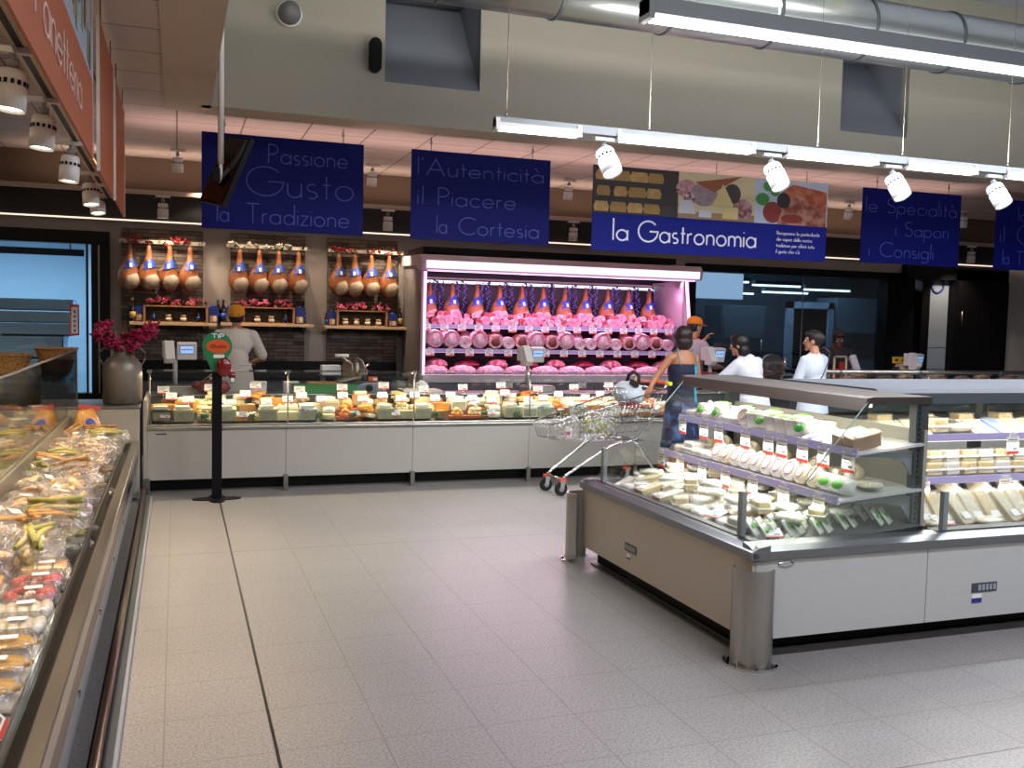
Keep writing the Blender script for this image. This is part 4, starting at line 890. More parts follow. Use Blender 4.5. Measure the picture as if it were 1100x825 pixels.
# ---- hams, lavender and meats in the pink case
M_lav = mat('lavender_blossom','6a58c8',.5,col2='9c90ea',nscale=60)
for i, x in enumerate((3.03,3.33,3.66,3.97,4.28,4.58,4.89,5.19,5.52,5.83,6.15)):
    HAM.put((x, 11.74, 1.80), (0,0,.15*math.sin(i*2.3)), 'cured ham with blue band hung in the pink case, %s from the left' % ORD[i+1], 'hams hanging in the meat case', scale=(1.0,1,.98))
rn = random.Random(2)
for i, x in enumerate((3.17,3.48,3.80,4.12,4.42,4.73,5.04,5.35,5.68,5.99,6.25)):
    t = thing('lavender_garland', 'purple blossom garland hanging in the pink case, %s from the left' % ORD[i+1], 'garland', (x, 11.86, 2.13), 0, 'purple garlands in the meat case')
    B().tube([(.0,0,0),(.01,0,-.2),(-.01,0,-.42)], .003, n=4).obj('garland_cord', M_leaf, t)
    for s in (-1, 1):
        b = B()
        for k in range(34): b.blob((s*.045+rn.uniform(-.028,.028), rn.uniform(-.03,.03), -.02-.0125*k), (.012,.012,.011), n=5, m=3)
        b.obj('blossom_spike', M_lav, t)
    for k in range(3): B().blob((rn.uniform(-.07,.07),-.01,-.03*k), (.04,.012,.012), n=8, m=4, rot=(0,.6,k)).obj('leaf', M_leaf, t)
M_m = [mat('meat_pink','c8708c',.35,col2='dfa4b4',nscale=30), mat('meat_red','93283c',.35,col2='d8909c',nscale=16), mat('meat_rose','cf7f8a',.4,col2='ecd0d2',nscale=26), mat('meat_fat','ead8d6',.4,col2='cf9aa0',nscale=14), mat('salami_skin','a88a90',.6,col2='d8c8cc',nscale=25), mat('meat_dark','5c1024',.35,col2='8c1c38',nscale=20), mat('brown_rind','8a4a34',.6,col2='6c3526',nscale=12)]
def salami(r, L, skin, cut):
    t = thing('salami','x','salami',(0,0,0))
    B().lathe([(r*.4,-L/2),(r*.8,-L/2+.01),(r,-L/2+.03),(r,L/2)], n=16, M=Matrix.Rotation(R(90),4,'X')).obj('casing', skin, t)
    B().cyl((0,-L/2,0),(0,-L/2-.002,0), r*.97, n=16).obj('cut_face', cut, t); return Proto(t)
def cooked(r, d, skin, cut, sy=1.):
    t = thing('cooked_ham','x','ham',(0,0,0))
    b = B(); b.blob((0,.06,0),(r,d,r*sy), n=20, m=12, nz=.12, seed=3); b.obj('ham_rind', skin, t)
    b = B(); n = 22; b.loft([[(math.cos(2*PI*j/n)*r*f*(1+.06*math.sin(3*j)), y, math.sin(2*PI*j/n)*r*f*sy) for j in range(n)] for y, f in ((-.035,.9),(-.045,.84))]); b.obj('cut_face', cut, t)
    B().loft([[(math.cos(2*PI*j/n)*r*f, y, math.sin(2*PI*j/n)*r*f*sy) for j in range(n)] for y, f in ((.03,.985),(-.035,.9))]).obj('cut_edge', skin, t); return Proto(t)
def speck(w, d, h, skin, cut):
    t = thing('cured_meat_piece','x','meat',(0,0,0)); B().blob((0,0,0),(w,d,h), n=16, m=10, nz=.3, seed=5, power=.8).obj('meat_body', cut, t)
    B().blob((0,.02,-h*.25),(w*1.02,d,h*.8), n=16, m=8, nz=.25, seed=7, power=.8).obj('fat_rim', skin, t); return Proto(t)
P_sal = [salami(.045,.16,M_m[4],M_m[2]), salami(.036,.16,M_m[1],M_m[0]), salami(.06,.15,M_m[3],M_m[0]), salami(.05,.16,M_m[5],M_m[1])]
P_ck = [cooked(.125,.13,M_m[3],M_m[0]), cooked(.12,.13,M_m[6],M_m[2],.85), cooked(.095,.11,M_m[4],M_m[3],.9)]
P_sp = [speck(.14,.12,.075,M_m[3],M_m[1]), speck(.16,.12,.06,M_m[6],M_m[5]), speck(.17,.12,.07,M_m[3],M_m[2]), speck(.09,.1,.07,M_m[4],M_m[0])]
AD = ['small pink','thin red','fat pale','dark red']
rn = random.Random(6); x = MX0+.12; k = 0; cnt = [0]*8
while x < MX1-.12:       # top shelf: two layers of salami and small pieces
    j = (k*7+int(k/3)) % 4
    for lay in range(2):
        jj = (j+lay) % 4; cnt[jj] += 1; rr = (.045,.036,.06,.05)[jj]
        P_sal[jj].put((x+rn.uniform(-.01,.01), 11.56+.09*lay, 1.56+rr+(.0 if lay == 0 else .075)), (rn.uniform(-.1,.1), rn.uniform(0,3), rn.uniform(-.3,.3)), '%s salami on the top pink case shelf, %s row, %s such from left' % (AD[jj], ('front','rear')[lay], od((cnt[jj]+1)//1)), 'salami on the top shelf of the meat case')
    x += .088+.02*rn.random(); k += 1
x = MX0+.14; k = 0; seq = [0,0,2,0,1,2,1,0,1,0,2,2,0,2,1,0,1,2]
for i, s in enumerate(seq):
    r = (.125,.12,.095)[s]; x += r*.86
    P_ck[s].put((x, 11.53, 1.255+r*(1,.85,.9)[s]), rn.uniform(-.15,.15), '%s on the middle pink case shelf, %s ham from the left' % (('large round cooked ham','brown rinded roast ham','small pale cooked ham')[s], od(i+1)), 'cooked hams on the middle shelf')
    if i % 2: P_sp[3].put((x-.1, 11.80, 1.40), rn.uniform(-1,1), 'pink meat piece behind the hams on the middle pink shelf, %s from the left' % od(i//2+1), 'pieces behind the cooked hams', scale=1.1)
    x += r*.84
for i in range(9):
    P_sp[i % 2].put((3.1+i*.405, 11.62, 1.055), rn.uniform(-.3,.3), '%s speck piece on the raised lower pink case row, %s from the left' % (('dark red','brown edged')[i % 2], ORD[i+1]), 'cured pieces on the upper bottom row', scale=.95)
for i in range(10):
    P_sp[2].put((3.0+i*.37, 11.36, .985), rn.uniform(-.1,.1), 'long pale bacon slab on the lowest pink case row, %s from the left' % ORD[i+1], 'bacon slabs on the lowest row')
B().bb(MX0+.02, MX1-.02, 11.50, 11.95, .93, .985).obj('riser_step', MC['shelf_dark'], bpy.data.objects['meat_display_case'])
# ---- price cards
def card_proto(w, h, name='price_card', rail=False):
    t = thing(name,'x','price card',(0,0,0)); b = B(); b.bb(-w/2,w/2,-.0015,0,0,h)
    b.bb(-w/2,w/2,-.0022,-.0015,0,h*.16,mi=1)
    for k in range(3): b.bb(-w*.36,w*(.30-.12*k),-.0022,-.0015,h*(.80-.17*k),h*(.85-.17*k),mi=2)
    b.bb(-w*.0,w*.34,-.0022,-.0015,h*.24,h*.36,mi=2)
    b.obj('card_face', [M_card, M_red, M_ink], t)
    if not rail: B().cyl((0,.001,-.05),(0,.001,h*.4),.0025,n=5).obj('pin', M_chrome, t)
    else: B().bb(-w*.3,w*.3,-.003,.003,h-.004,h+.014).obj('clip', M_plast, t)
    return Proto(t)
P_rail = card_proto(.075,.062, rail=True)
for i in range(16): P_rail.put((MX0+.12+i*.225, 11.425, 1.478), 0, 'pink lit price card on the upper meat case rail, %s from the left' % ORD[i+1], 'price cards on the top rail of the meat case', scale=1.42)
for i in range(14): P_rail.put((MX0+.14+i*.255, 11.325, 1.172), 0, 'pink lit price card on the lower meat case rail, %s from the left' % ORD[i+1], 'price cards on the lower rail of the meat case', scale=1.42)
for i, x in enumerate((3.9, 4.9, 5.5)): P_rail.put((x, MY-.04, .775), 0, 'price card on the front of the meat case, %s from the left' % ORD[i+1], 'price cards on the meat case front')
# ================================================================ cheeses on the long counter
M_ch = {'pale yellow': mat('cheese_pale','e6d29a',.5,col2='dcc588',nscale=9), 'golden': mat('cheese_gold','d9a04a',.5,col2='c88a34',nscale=9), 'ivory': mat('cheese_ivory','ece4cc',.5,col2='e0d6b8',nscale=12),
        'orange': mat('cheese_orange','d4792c',.5,col2='e09440',nscale=9), 'grey green': mat('cheese_sage','b3aa84',.55,col2='a59c74',nscale=14), 'blue veined': mat('cheese_blue','cfd2c4',.5,col2='6f8090',nscale=34), 'dark rinded': mat('cheese_dark','3e2e22',.6,col2='5a4430',nscale=12)}
M_rind = mat('brown_rind_cheese','9c7242',.6,col2='85602f',nscale=10); M_crm = M_ch['ivory']
def pieces(kind, cm):
    t = thing('cheese','x','cheese',(0,0,0)); m = M_ch[cm]; rn = random.Random(len(cm)+len(kind))
    if kind == 'wedge':
        B().prism([(-.07,-.05),(.07,-.05),(.0,.10)], 'z', 0, .075).obj('cheese_body', m, t, bev=.006)
        B().prism([(-.072,-.052),(.072,-.052),(.068,-.046),(-.068,-.046)], 'z', 0, .076).obj('rind', M_rind, t)
    elif kind == 'block':
        B().box((0,0,.055),(.17,.12,.11)).obj('cheese_body', m, t, bev=.008); B().box((0,-.061,.05),(.14,.002,.07)).obj('cut_label', mat('cheese_rind_grey','8f8a6a',.55,col2='a09a7c',nscale=14), t)
        B().box((-.01,.0,.125),(.12,.1,.03), rot=(0,0,.1)).obj('top_piece', M_crm, t, bev=.006)
    elif kind == 'half wheel':
        n = 18; p = [(.11*math.cos(PI*i/n), .11*math.sin(PI*i/n)-.05) for i in range(n+1)]
        B().prism(p, 'z', 0, .08).obj('cheese_body', m, t, bev=.005); p2 = [(.113*math.cos(PI*i/n), .113*math.sin(PI*i/n)-.047) for i in range(n+1)]; B().prism(p2,'z',.004,.076).obj('rind', M_rind, t)
    elif kind == 'round':
        B().lathe([(.06,0),(.068,.01),(.068,.05),(.06,.06)], n=20).obj('cheese_body', m, t)
        B().lathe([(.05,.062),(.058,.07),(.056,.105),(.045,.115)], n=20, c=(.015,.01,0)).obj('top_round', M_crm, t)
    elif kind == 'layered slab':
        B().box((0,0,.02),(.22,.14,.04)).obj('cheese_body', m, t, bev=.004)
        B().box((0,0,.048),(.21,.13,.016)).obj('cream_layer', M_crm, t, bev=.004)
        b = B()
        for i in range(14): b.blob((rn.uniform(-.09,.09), rn.uniform(-.05,.05), .062), (.018,.016,.012), n=7, m=5)
        b.obj('cream_topping', M_crm, t)
    elif kind == 'pile of curds':
        B().box((0,0,.012),(.19,.13,.024), top=1.05).obj('tray', mat('tray_clay','a8552c'), t)
        for i in range(7): B().blob((rn.uniform(-.06,.06), rn.uniform(-.035,.035), .045+.018*(i % 3)), (.034,.028,.024), n=10, m=7, nz=.2, seed=i).obj('curd', m, t)
    elif kind == 'stacked cut pieces':
        for i in range(5): B().box((rn.uniform(-.03,.03), rn.uniform(-.02,.02), .02+.03*i*.8),(.13,.09,.028), rot=(rn.uniform(-.15,.15),rn.uniform(-.2,.2),rn.random()*3)).obj('cut_piece', [m, M_crm, M_rind][i % 3 if i % 2 else 0], t, bev=.004)
    return Proto(t)
KIN = ['block','wedge','half wheel','round','layered slab','pile of curds','stacked cut pieces']
CP = {}
def cheese(kind, cm, loc, rot, label, group, scale=1.):
    if (kind, cm) not in CP: CP[(kind, cm)] = pieces(kind, cm)
    return CP[(kind, cm)].put(loc, rot, label, group, scale)
deckz = lambda y: .622+(y-9.01)*.152
rn = random.Random(8)
# front row follows the photograph from left to right
front = [('block','dark rinded'),('block','grey green'),('stacked cut pieces','pale yellow'),('block','grey green'),('layered slab','golden'),('block','grey green'),('half wheel','pale yellow'),('block','blue veined'),
 ('round','pale yellow'),('pile of curds','orange'),('stacked cut pieces','golden'),('block','grey green'),('half wheel','grey green'),('block','grey green'),('wedge','golden'),('pile of curds','golden'),('pile of curds','pale yellow'),
 ('round','ivory'),('block','grey green'),('block','ivory'),('block','blue veined'),('wedge','ivory'),('block','blue veined'),('layered slab','orange'),('layered slab','ivory'),('layered slab','orange'),('layered slab','golden'),('pile of curds','ivory'),('layered slab','orange')]
cc = {}
def clabel(kind, cm, row):
    key = (kind, cm, row); cc[key] = cc.get(key, 0)+1
    kn = 'pile of curds' if kind == 'pile of curds' else kind
    return '%s cheese %s, %s counter row, %s such from the left' % (cm, kn, row, od(cc[key]))
GR = {'front':'cheeses in the front row of the counter', 'middle':'cheeses in the middle row of the counter', 'rear':'cheeses in the rear row of the counter'}
dx = .187
for i, (k, c) in enumerate(front):
    cheese(k, c, (-.13+i*dx, 9.13, deckz(9.12)), rn.uniform(-.1,.1), clabel(k, c, 'front'), GR['front'], 1.02)
    if k == 'layered slab' and i > 20: cheese(k, c, (-.13+i*dx, 9.15, deckz(9.12)+.075), rn.uniform(-.1,.1), clabel(k, c, 'front').replace('front row', 'upper front row'), GR['front'], .97)
cols = ['pale yellow','golden','ivory','orange','pale yellow','golden','grey green','ivory','pale yellow']
for i in range(29):
    k = KIN[(i*5+2) % 7]; c = 'ivory' if i > 20 else cols[(i*4+1) % 9]
    if i > 20: k = ['layered slab','pile of curds'][i % 2]; c = ['orange','ivory','golden'][i % 3]
    cheese(k, c, (-.1+i*dx, 9.31, deckz(9.31)+.03), rn.uniform(-.5,.5), clabel(k, c, 'middle'), GR['middle'], 1.05)
for i in range(26):
    k = KIN[(i*3+1) % 7]; c = cols[(i*5+3) % 9]
    if i > 19: k = 'layered slab'; c = ['ivory','orange'][i % 2]
    cheese(k, c, (-.05+i*.2, 9.48, deckz(9.48)+.045), rn.uniform(-.6,.6), clabel(k, c, 'rear'), GR['rear'], 1.05)
deck_steps = bpy.data.objects['serve_over_counter']
B().bb(KX[0], KX[-1], 9.23-CY, 9.39-CY, .61, deckz(9.31)+.028).bb(KX[0], KX[-1], 9.39-CY, 9.56-CY, .61, deckz(9.48)+.043).obj('display_step', M_steel, deck_steps)
# goods on the far right part of the counter (seen over the island)
P_bread = Proto(thing('wrapped_loaf','x','bread',(0,0,0)))
B().blob((0,0,.045),(.10,.06,.05), n=14, m=8, nz=.2, seed=4).obj('loaf', mat('baked_brown','9c5e2c',.6,col2='c08a4e',nscale=12), P_bread.root); B().blob((0,0,.047),(.108,.068,.056), n=14, m=8, nz=.3, seed=9).obj('wrapping', M_bag, P_bread.root)
for i in range(18): P_bread.put((6.7+i*.20, 9.20+.1*(i % 2), .92+.04*(i % 3)), rn.uniform(-.6,.6), 'brown wrapped loaf near the steel handrail beyond the island, %s from the left' % ORD[i+1], 'wrapped loaves on the right part of the counter', scale=1.1)
B().bb(6.55-0, KX[-1], .08, .60, .66, .915).obj('display_step', M_dgrey, deck_steps)
P_card = card_proto(.10,.068)
cpx = [(-.05,1),(.10,0),(.38,0),(.62,1),(.80,0),(1.0,0),(1.15,1),(1.32,0),(1.55,1),(1.72,0),(1.95,1),(2.10,0),(2.28,1),(2.45,0),(2.66,1),(2.84,0),(3.05,0),(3.25,1),(3.45,0),(3.62,0),(3.86,1),(4.1,0),(4.35,1),(4.6,0),(4.9,1)]
for i, (x, r) in enumerate(cpx): P_card.put((x, 9.20+.17*r, .775+.04*r+.02*(i % 2)), (R(-12),0,rn.uniform(-.12,.12)), 'white price card among the %s counter cheeses, %s card of both rows from the left' % (('front','middle')[r], od(i+1)), 'price cards in the cheese counter', 1.0)
for i in range(12): P_card.put((-.12+i*.42, 9.47, .865+.02*(i % 3)), (R(-12),0,rn.uniform(-.2,.2)), 'white price card above the rear cheese row of the counter, %s from the left' % ORD[i+1], 'price cards in the cheese counter', 1.05)
for i, x in enumerate((-.10,.35,.58,1.62,2.02,3.0,)): P_card.put((x, 9.055, .672), (R(-20),0,0), 'white price card leaning on the lowest front cheeses, %s from the left' % ORD[i+1], 'price cards in the cheese counter', .85)
P_par = Proto(thing('parsley_sprig','x','parsley',(0,0,0))); b = B(); r2 = random.Random(3)
for k in range(26): b.blob((r2.uniform(-.03,.03), r2.uniform(-.02,.02), r2.uniform(.01,.07)), (.012,.012,.008), n=5, m=3)
b.obj('parsley_leaves', mat('parsley_green','2f5a20',.6), P_par.root); B().cyl((0,0,-.01),(0,0,.05),.003,n=5).obj('stem', M_leaf, P_par.root)
for i, x in enumerate((.24,.66,1.28,1.60,2.42,2.93,3.28,3.75)): P_par.put((x, 9.05, .64), 0, 'small green parsley tuft by the counter front glass, %s from the left' % ORD[i+1], 'parsley tufts among the cheeses')

# ================================================================ things on and behind the counter
M_lcd = emi('blue_lcd','4f9ae6',.9)
def scale_(label, loc, rot=0, pole=.16, pr=True):
    t = thing('counter_scale', label, 'scale', loc, rot)
    B().box((0,0,.03),(.30,.30,.06)).obj('scale_base', mat('scale_grey','8b8a86',.4), t, bev=.006)
    B().box((0,.0,.068),(.28,.26,.012)).obj('weighing_plate', M_steel, t, bev=.003)
    B().cyl((-.05,.12,.05),(-.05,.12,.20+pole), .022, n=14).obj('pole', mat('scale_beige','bdb8ac',.4), t)
    T = Matrix.Translation((.06,.12,.29+pole)) @ Euler((R(12),0,0)).to_matrix().to_4x4()
    B().box((0,0,0),(.19,.07,.17), M=T, top=.96).obj('display_head', M_whitep, t, bev=.008); B().box((-.005,-.037,.02),(.135,.006,.085), M=T).obj('display_bezel', M_dgrey, t); B().box((-.005,-.0405,.02),(.125,.004,.075), M=T).obj('blue_display', M_lcd, t)
    b = B()
    for i in range(5): b.box((-.05+.022*i,-.0428,.022),(.014,.002,.012), M=T)
    b.obj('display_digits', mat('lcd_ink','12284e'), t)
    if pr: B().prism([(-.14,.05),(-.10,.0),(.0,.0),(.0,.22),(-.05,.22)], 'x', -.11, -.02, M=Matrix.Translation((-.05,.10,.17+pole))).box((-.115,.12,.30+pole),(.10,.10,.16)).obj('printer_head', M_whitep, t, bev=.006)
    return t
scale_('white counter scale with blue display left of the cook in cream overalls', (.05, 9.82, .845), R(8), .12)
scale_('white counter scale with blue display in front of the pink meat case', (3.78, 9.82, .845), R(12), .12)
scale_('white counter scale with blue display right of the woman in the blue dress', (6.12, 9.82, .845), R(10), .14)
scale_('white counter scale with blue display at the far right by the black recess', (9.13, 9.80, .845), R(15), .10)
# slicer with a basket, on the service worktop
t = thing('meat_slicer', 'grey and chrome meat slicing machine between the cook and the pink case', 'slicer', (1.75, 9.83, .845))
B().prism([(-.30,0),(.30,0),(.30,.11),(.08,.11),(-.10,.05),(-.30,.05)], 'y', -.16, .16).obj('machine_base', mat('slicer_grey','737f8a',.35,.4), t, bev=.008)
B().cyl((.12,-.162,.055),(.12,-.185,.055),.035,n=18).cyl((.12,-.185,.055),(.12,-.19,.055),.028,n=18).obj('thickness_knob', M_black, t)
B().cyl((-.02,.0,.24),(-.0,.03,.24), .13, n=30).obj('blade_disc', M_chrome, t); B().cyl((.0,.03,.24),(.03,.03,.24),.09,n=24).obj('blade_guard', M_steel, t)
B().prism([(-.18,.11),(.04,.16),(.05,.18),(-.19,.13)], 'y', -.15, .12).obj('sliding_carriage', M_steel, t)
B().tube([(-.03,-.05,.16),(-.04,-.07,.30),(-.16,-.08,.38)], .011).obj('carriage_arm', M_chrome, t)
B().cyl((-.22,-.08,.385),(-.08,-.08,.385), .017, n=12).obj('push_handle', M_whitep, t)
B().tube([(.10,.0,.11),(.12,-.02,.22),(.10,-.03,.27),(.14,-.03,.30)], .014).obj('sharpener_arm', M_chrome, t)
t = thing('orange_pack', 'small orange pack lying on the slicing machine', 'pack', (1.93, 9.80, .965)); B().box((0,0,.02),(.10,.07,.045)).obj('pack_body', mat('pack_orange','d4551c',.5), t, bev=.006); B().box((.02,-.0355,.02),(.04,.002,.02)).obj('pack_label', M_card, t)
t = thing('white_paper_pile', 'white pile of deli paper behind the slicing machine', 'paper', (1.52, 9.98, 1.02))
B().box((0,0,.05),(.2,.14,.1), top=.97).obj('paper_sheets', M_card, t, bev=.006); B().box((0,0,-.005),(.24,.18,.01)).obj('paper_base', M_dgrey, t); B().bb(-.1,-.06,-.05,.05,-.175,-.01).bb(.06,.1,-.05,.05,-.175,-.01).obj('stand_foot', M_dgrey, t)
basket('flared wicker basket beside the slicing machine on the counter', (1.42, 9.74, .85), .17, .12, .10)
t = thing('green_covered_box', 'low green plastic box on the counter before the slicing machine', 'box', (1.42, 9.62, .845)); B().box((0,.06,.045),(.62,.14,.09), top=1.04).obj('box_body', mat('crate_green','1f6b3a',.5), t, bev=.006); B().box((0,.06,.0925),(.64,.155,.012)).obj('box_rim', MC['crate_green'], t)
t = thing('cutting_board', 'pale cutting board on the counter left of the pink case', 'cutting board', (2.45, 9.85, .845)); B().box((0,0,.015),(.42,.28,.03)).obj('board', mat('board_pale','d8cfc0',.5), t, bev=.005); B().box((-.17,0,.031),(.02,.1,.002)).obj('grip_slot', M_dgrey, t)
t = thing('crumpled_paper', 'crumpled white paper on the work surface by the pink case', 'paper', (2.48, 9.9, .91)); B().blob((0,0,.0),(.06,.05,.055), n=12, m=8, nz=.5, nf=3, seed=3).obj('paper_ball', M_card, t, flat=True); B().blob((.05,.0,-.02),(.03,.03,.03), n=9, m=6, nz=.5, nf=3, seed=8).obj('paper_corner', M_card, t, flat=True)
t = thing('red_tool_tray', 'small tray with red lidded pot and tongs left of the cook', 'tray', (.33, 9.86, .845)); B().box((0,0,.05),(.26,.22,.1), top=1.04).obj('tray_body', M_steel, t, bev=.004); B().lathe([(.04,.10),(.05,.16)], c=(.02,-.02,0), n=16).obj('pot', mat('pot_cream','d9c9a0'), t); B().lathe([(.052,.16),(.05,.178),(.02,.182)], c=(.02,-.02,0), n=16).obj('pot_lid', mat('lid_red','b8281e'), t); B().tube([(-.1,0,.11),(.0,-.06,.19),(.08,-.02,.16)], .005, n=6).obj('tongs', M_chrome, t)
for i, (x, lb) in enumerate(((.78,'white tub with grey lid on the counter right of the cook'),(1.10,'white square tub on the counter near the green box'))):
    t = thing('plastic_tub', lb, 'tub', (x, 9.86, .845)); B().box((0,0,.05),(.14,.12,.10), top=1.08).obj('tub_body', M_plast if i else M_whitep, t); B().box((0,0,.105),(.155,.135,.012)).obj('lid', M_whitep, t, bev=.003)
t = thing('ham_in_red_cloth', 'dark red wrapped ham piece behind the first cheeses of the long counter', 'ham', (.33, 9.64, .875)); B().blob((0,0,.04),(.17,.09,.075), n=16, m=9, nz=.2, seed=6).obj('wrapped_body', mat('dark_red_wrap','4a0e12',.5,col2='6c1a1c',nscale=16), t); B().blob((-.15,0,.06),(.05,.05,.04), n=10, m=6).obj('wrapped_end', MC['dark_red_wrap'], t)
for i, x in enumerate((.42,.48)) : pass
# folded red card holder in the background
# number dispenser stand
t = thing('queue_ticket_stand', 'black floor stand with green round sign and dark red ticket dispenser', 'ticket stand', (.33, 8.62, 0))
pts = []
for i in range(48):
    a = 2*PI*i/48; r0 = .135+.045*math.cos(4*a); pts.append((r0*math.cos(a)*1.15, r0*math.sin(a)))
B().prism(pts, 'z', 0, .012).obj('clover_base', M_black, t, bev=.003); B().bb(-.042,.042,-.012,.012,.012,1.17).obj('flat_pole', M_black, t, bev=.003)
M_gr = mat('sign_green','1d7d4c',.45); n = 30
pl = [(.125*math.cos(2*PI*i/n+R(-50)), 1.345+.125*math.sin(2*PI*i/n+R(-50))) for i in range(n-6)]
pl = [(.125*math.cos(R(a)), 1.345+.125*math.sin(R(a))) for a in range(-40, 206, 8)] + [(-.05,1.14),(-.02,1.12),(.04,1.13)]
B().prism(pl, 'y', -.02, -.012).obj('green_sign', M_gr, t)
p2 = [(.095*math.cos(2*PI*i/n)*(1 if math.cos(2*PI*i/n) > -.8 else 1.12)+.012, 1.345+.062*math.sin(2*PI*i/n)) for i in range(n)]
b = B(); b.prism(p2, 'y', -.0225, -.02); b.obj('orange_oval', mat('sign_orange','d9551c',.5), t)
b = B(); lettering(b, 'TIP', -.045, 1.417, .036, .008, -.0215, width=.10); b.obj('sign_lettering', M_letw, t); b = B(); lettering(b, 'Gusto', -.055, 1.335, .026, .005, -.0235, width=.13); b.obj('oval_lettering', mat('sign_darktext','7a2a14'), t)
B().bb(-.03,.06,-.0215,-.02,1.245,1.275).obj('white_patch', M_card, t)
B().blob((.055,-.05,1.165),(.062,.04,.085), n=20, m=12, power=.85).obj('dispenser_body', mat('dispenser_red','7c0f18',.25,coat=.6), t); B().blob((.12,-.06,1.10),(.035,.03,.028), n=14, m=8, power=.8).obj('ticket_nose', MC['dispenser_red'], t); B().box((.125,-.065,1.075),(.045,.03,.025)).obj('ticket_slot', M_black, t); B().box((.125,-.082,1.06),(.03,.002,.03)).obj('ticket', M_card, t)
# things around the right end of the counter
basket('shallow wicker basket on the counter in front of the dark figure', (7.95, 9.75, .90), .20, .13, .10)
t = thing('counter_display_frame', 'pale wooden frame display standing in the wicker basket at the right', 'display', (7.78, 9.72, .93)); B().bb(-.10,-.08,0,.02,0,.36).bb(.08,.10,0,.02,0,.36).bb(-.10,.10,0,.02,.34,.36).obj('frame', mat('frame_cream','cbb894'), t); B().bb(-.06,-.01,.0,.03,.1,.2).bb(.0,.05,.0,.03,.02,.28).obj('hung_packs', [mat('pack_red','a8281e')], t)
t = thing('yellow_price_sign', 'yellow price sign standing at the bread end of the counter', 'sign', (8.95, 10.0, 1.19)); B().bb(-.13,.13,-.004,.004,0,.085).obj('sign_board', mat('sign_yellow','e2b41e',.5), t); b = B(); b.bb(-.09,-.04,-.006,-.004,.025,.06); b.bb(.02,.07,-.006,-.004,.025,.06); b.obj('sign_print', mat('sign_dark','4a3410'), t); B().cyl((0,.01,-.345),(0,.01,.02),.006,n=6).obj('sign_post', M_dgrey, t)
for i, (x, lb) in enumerate(((6.95, 'round chrome bell shaped meat press behind the white shirted customers'), (8.65,'rolled cream paper holder near the yellow price sign'))):
    if i == 0:
        t = thing('slicing_machine', lb, 'slicer', (x, 10.0, .845)); B().box((0,0,.05),(.4,.3,.1)).obj('machine_base', M_steel, t, bev=.01); B().cyl((-.0,-.05,.28),(.0,.0,.28),.17,n=30).obj('blade_disc', M_chrome, t); B().cyl((0,-.06,.28),(0,-.05,.28),.05,n=18).obj('blade_hub', M_dgrey, t); B().tube([(.16,0,.1),(.2,-.02,.3),(.2,-.03,.42)], .012).obj('handle_arm', M_chrome, t)
    else:
        t = thing('paper_roll_holder', lb, 'paper roll', (9.15-.1, 10.02, .845)); B().cyl((-.12,0,.27),(.12,0,.27),.07,n=20).obj('paper_roll', mat('paper_cream','cfc0a0',.6), t); B().bb(-.16,-.14,-.05,.05,0,.3).bb(.14,.16,-.05,.05,0,.3).bb(-.16,.16,-.05,.05,0,.02).obj('holder_frame', M_dgrey, t)
t = thing('wooden_board', 'thin pale wooden board lying on the counter before the black recess', 'board', (9.9-.3, 10.1, .93)); B().box((0,0,.0),(.7,.2,.02)).obj('board', mat('board_peach','d0b08c'), t, bev=.003); B().bb(-.3,-.26,-.05,.05,-.085,-.01).bb(.26,.3,-.05,.05,-.085,-.01).obj('board_foot', M_dgrey, t)
t = thing('second_work_counter', 'dark rear work counter under the big kitchen window', 'counter', (9.0, 11.6, 0)); B().bb(-2.3,1.9,-.3,.4,.90,.94).obj('worktop', M_steel2, t); B().bb(-2.3,1.9,-.25,.4,0,.90).obj('cabinet_body', M_black, t)
for i in range(6): B().bb(-2.28+i*.69, -1.62+i*.69, -.27, -.25, .1, .86).obj('cabinet_door', M_dgrey, t)
# ---- recess on the right
t = thing('white_door_panel', 'narrow pale door leaf with blue ring sign in the black recess', 'door leaf', (11.62, 12.26, 0)); B().bb(-.26,.24,-.02,.02,.0,2.45).obj('door_leaf', mat('pale_blue_grey','8c98a6',.5), t); B().tube([(.12*math.cos(R(a)), -.024, 2.36+.12*math.sin(R(a))) for a in range(0,360,15)], .018, closed=True).obj('blue_ring', mat('ring_blue','1c2c84'), t); B().bb(-.25,.23,-.022,-.02,1.0,1.01).bb(-.25,.23,-.022,-.02,1.35,1.36).obj('door_groove', M_dgrey, t)
t = thing('grey_locker_strip', 'narrow grey pink cupboard seen between the black posts of the recess', 'cupboard', (11.13, 12.3, 0)); B().bb(-.09,.09,-.02,.1,.0,1.35).obj('lower_door', mat('mauve_grey','6f6a72',.5), t); B().bb(-.09,.09,-.02,.1,1.36,2.3).obj('upper_door', mat('mauve_grey2','857a80',.5), t); B().bb(-.05,.05,-.04,-.02,1.30,1.40).obj('red_handle', M_red, t)
t = thing('black_cupboard_doors', 'tall matt black double doors filling the recess on the right', 'doors', (12.4, 12.05, 0)); B().bb(-.53,-.002,-.0,.03,.02,2.44).obj('door_leaf', M_black, t, bev=.004); B().bb(.002,.54,-.0,.03,.02,2.44).obj('door_leaf', M_black, t, bev=.004); B().cyl((-.45,-.03,1.7),(-.45,-.03,1.95),.01,n=8).obj('handle', M_steel2, t)
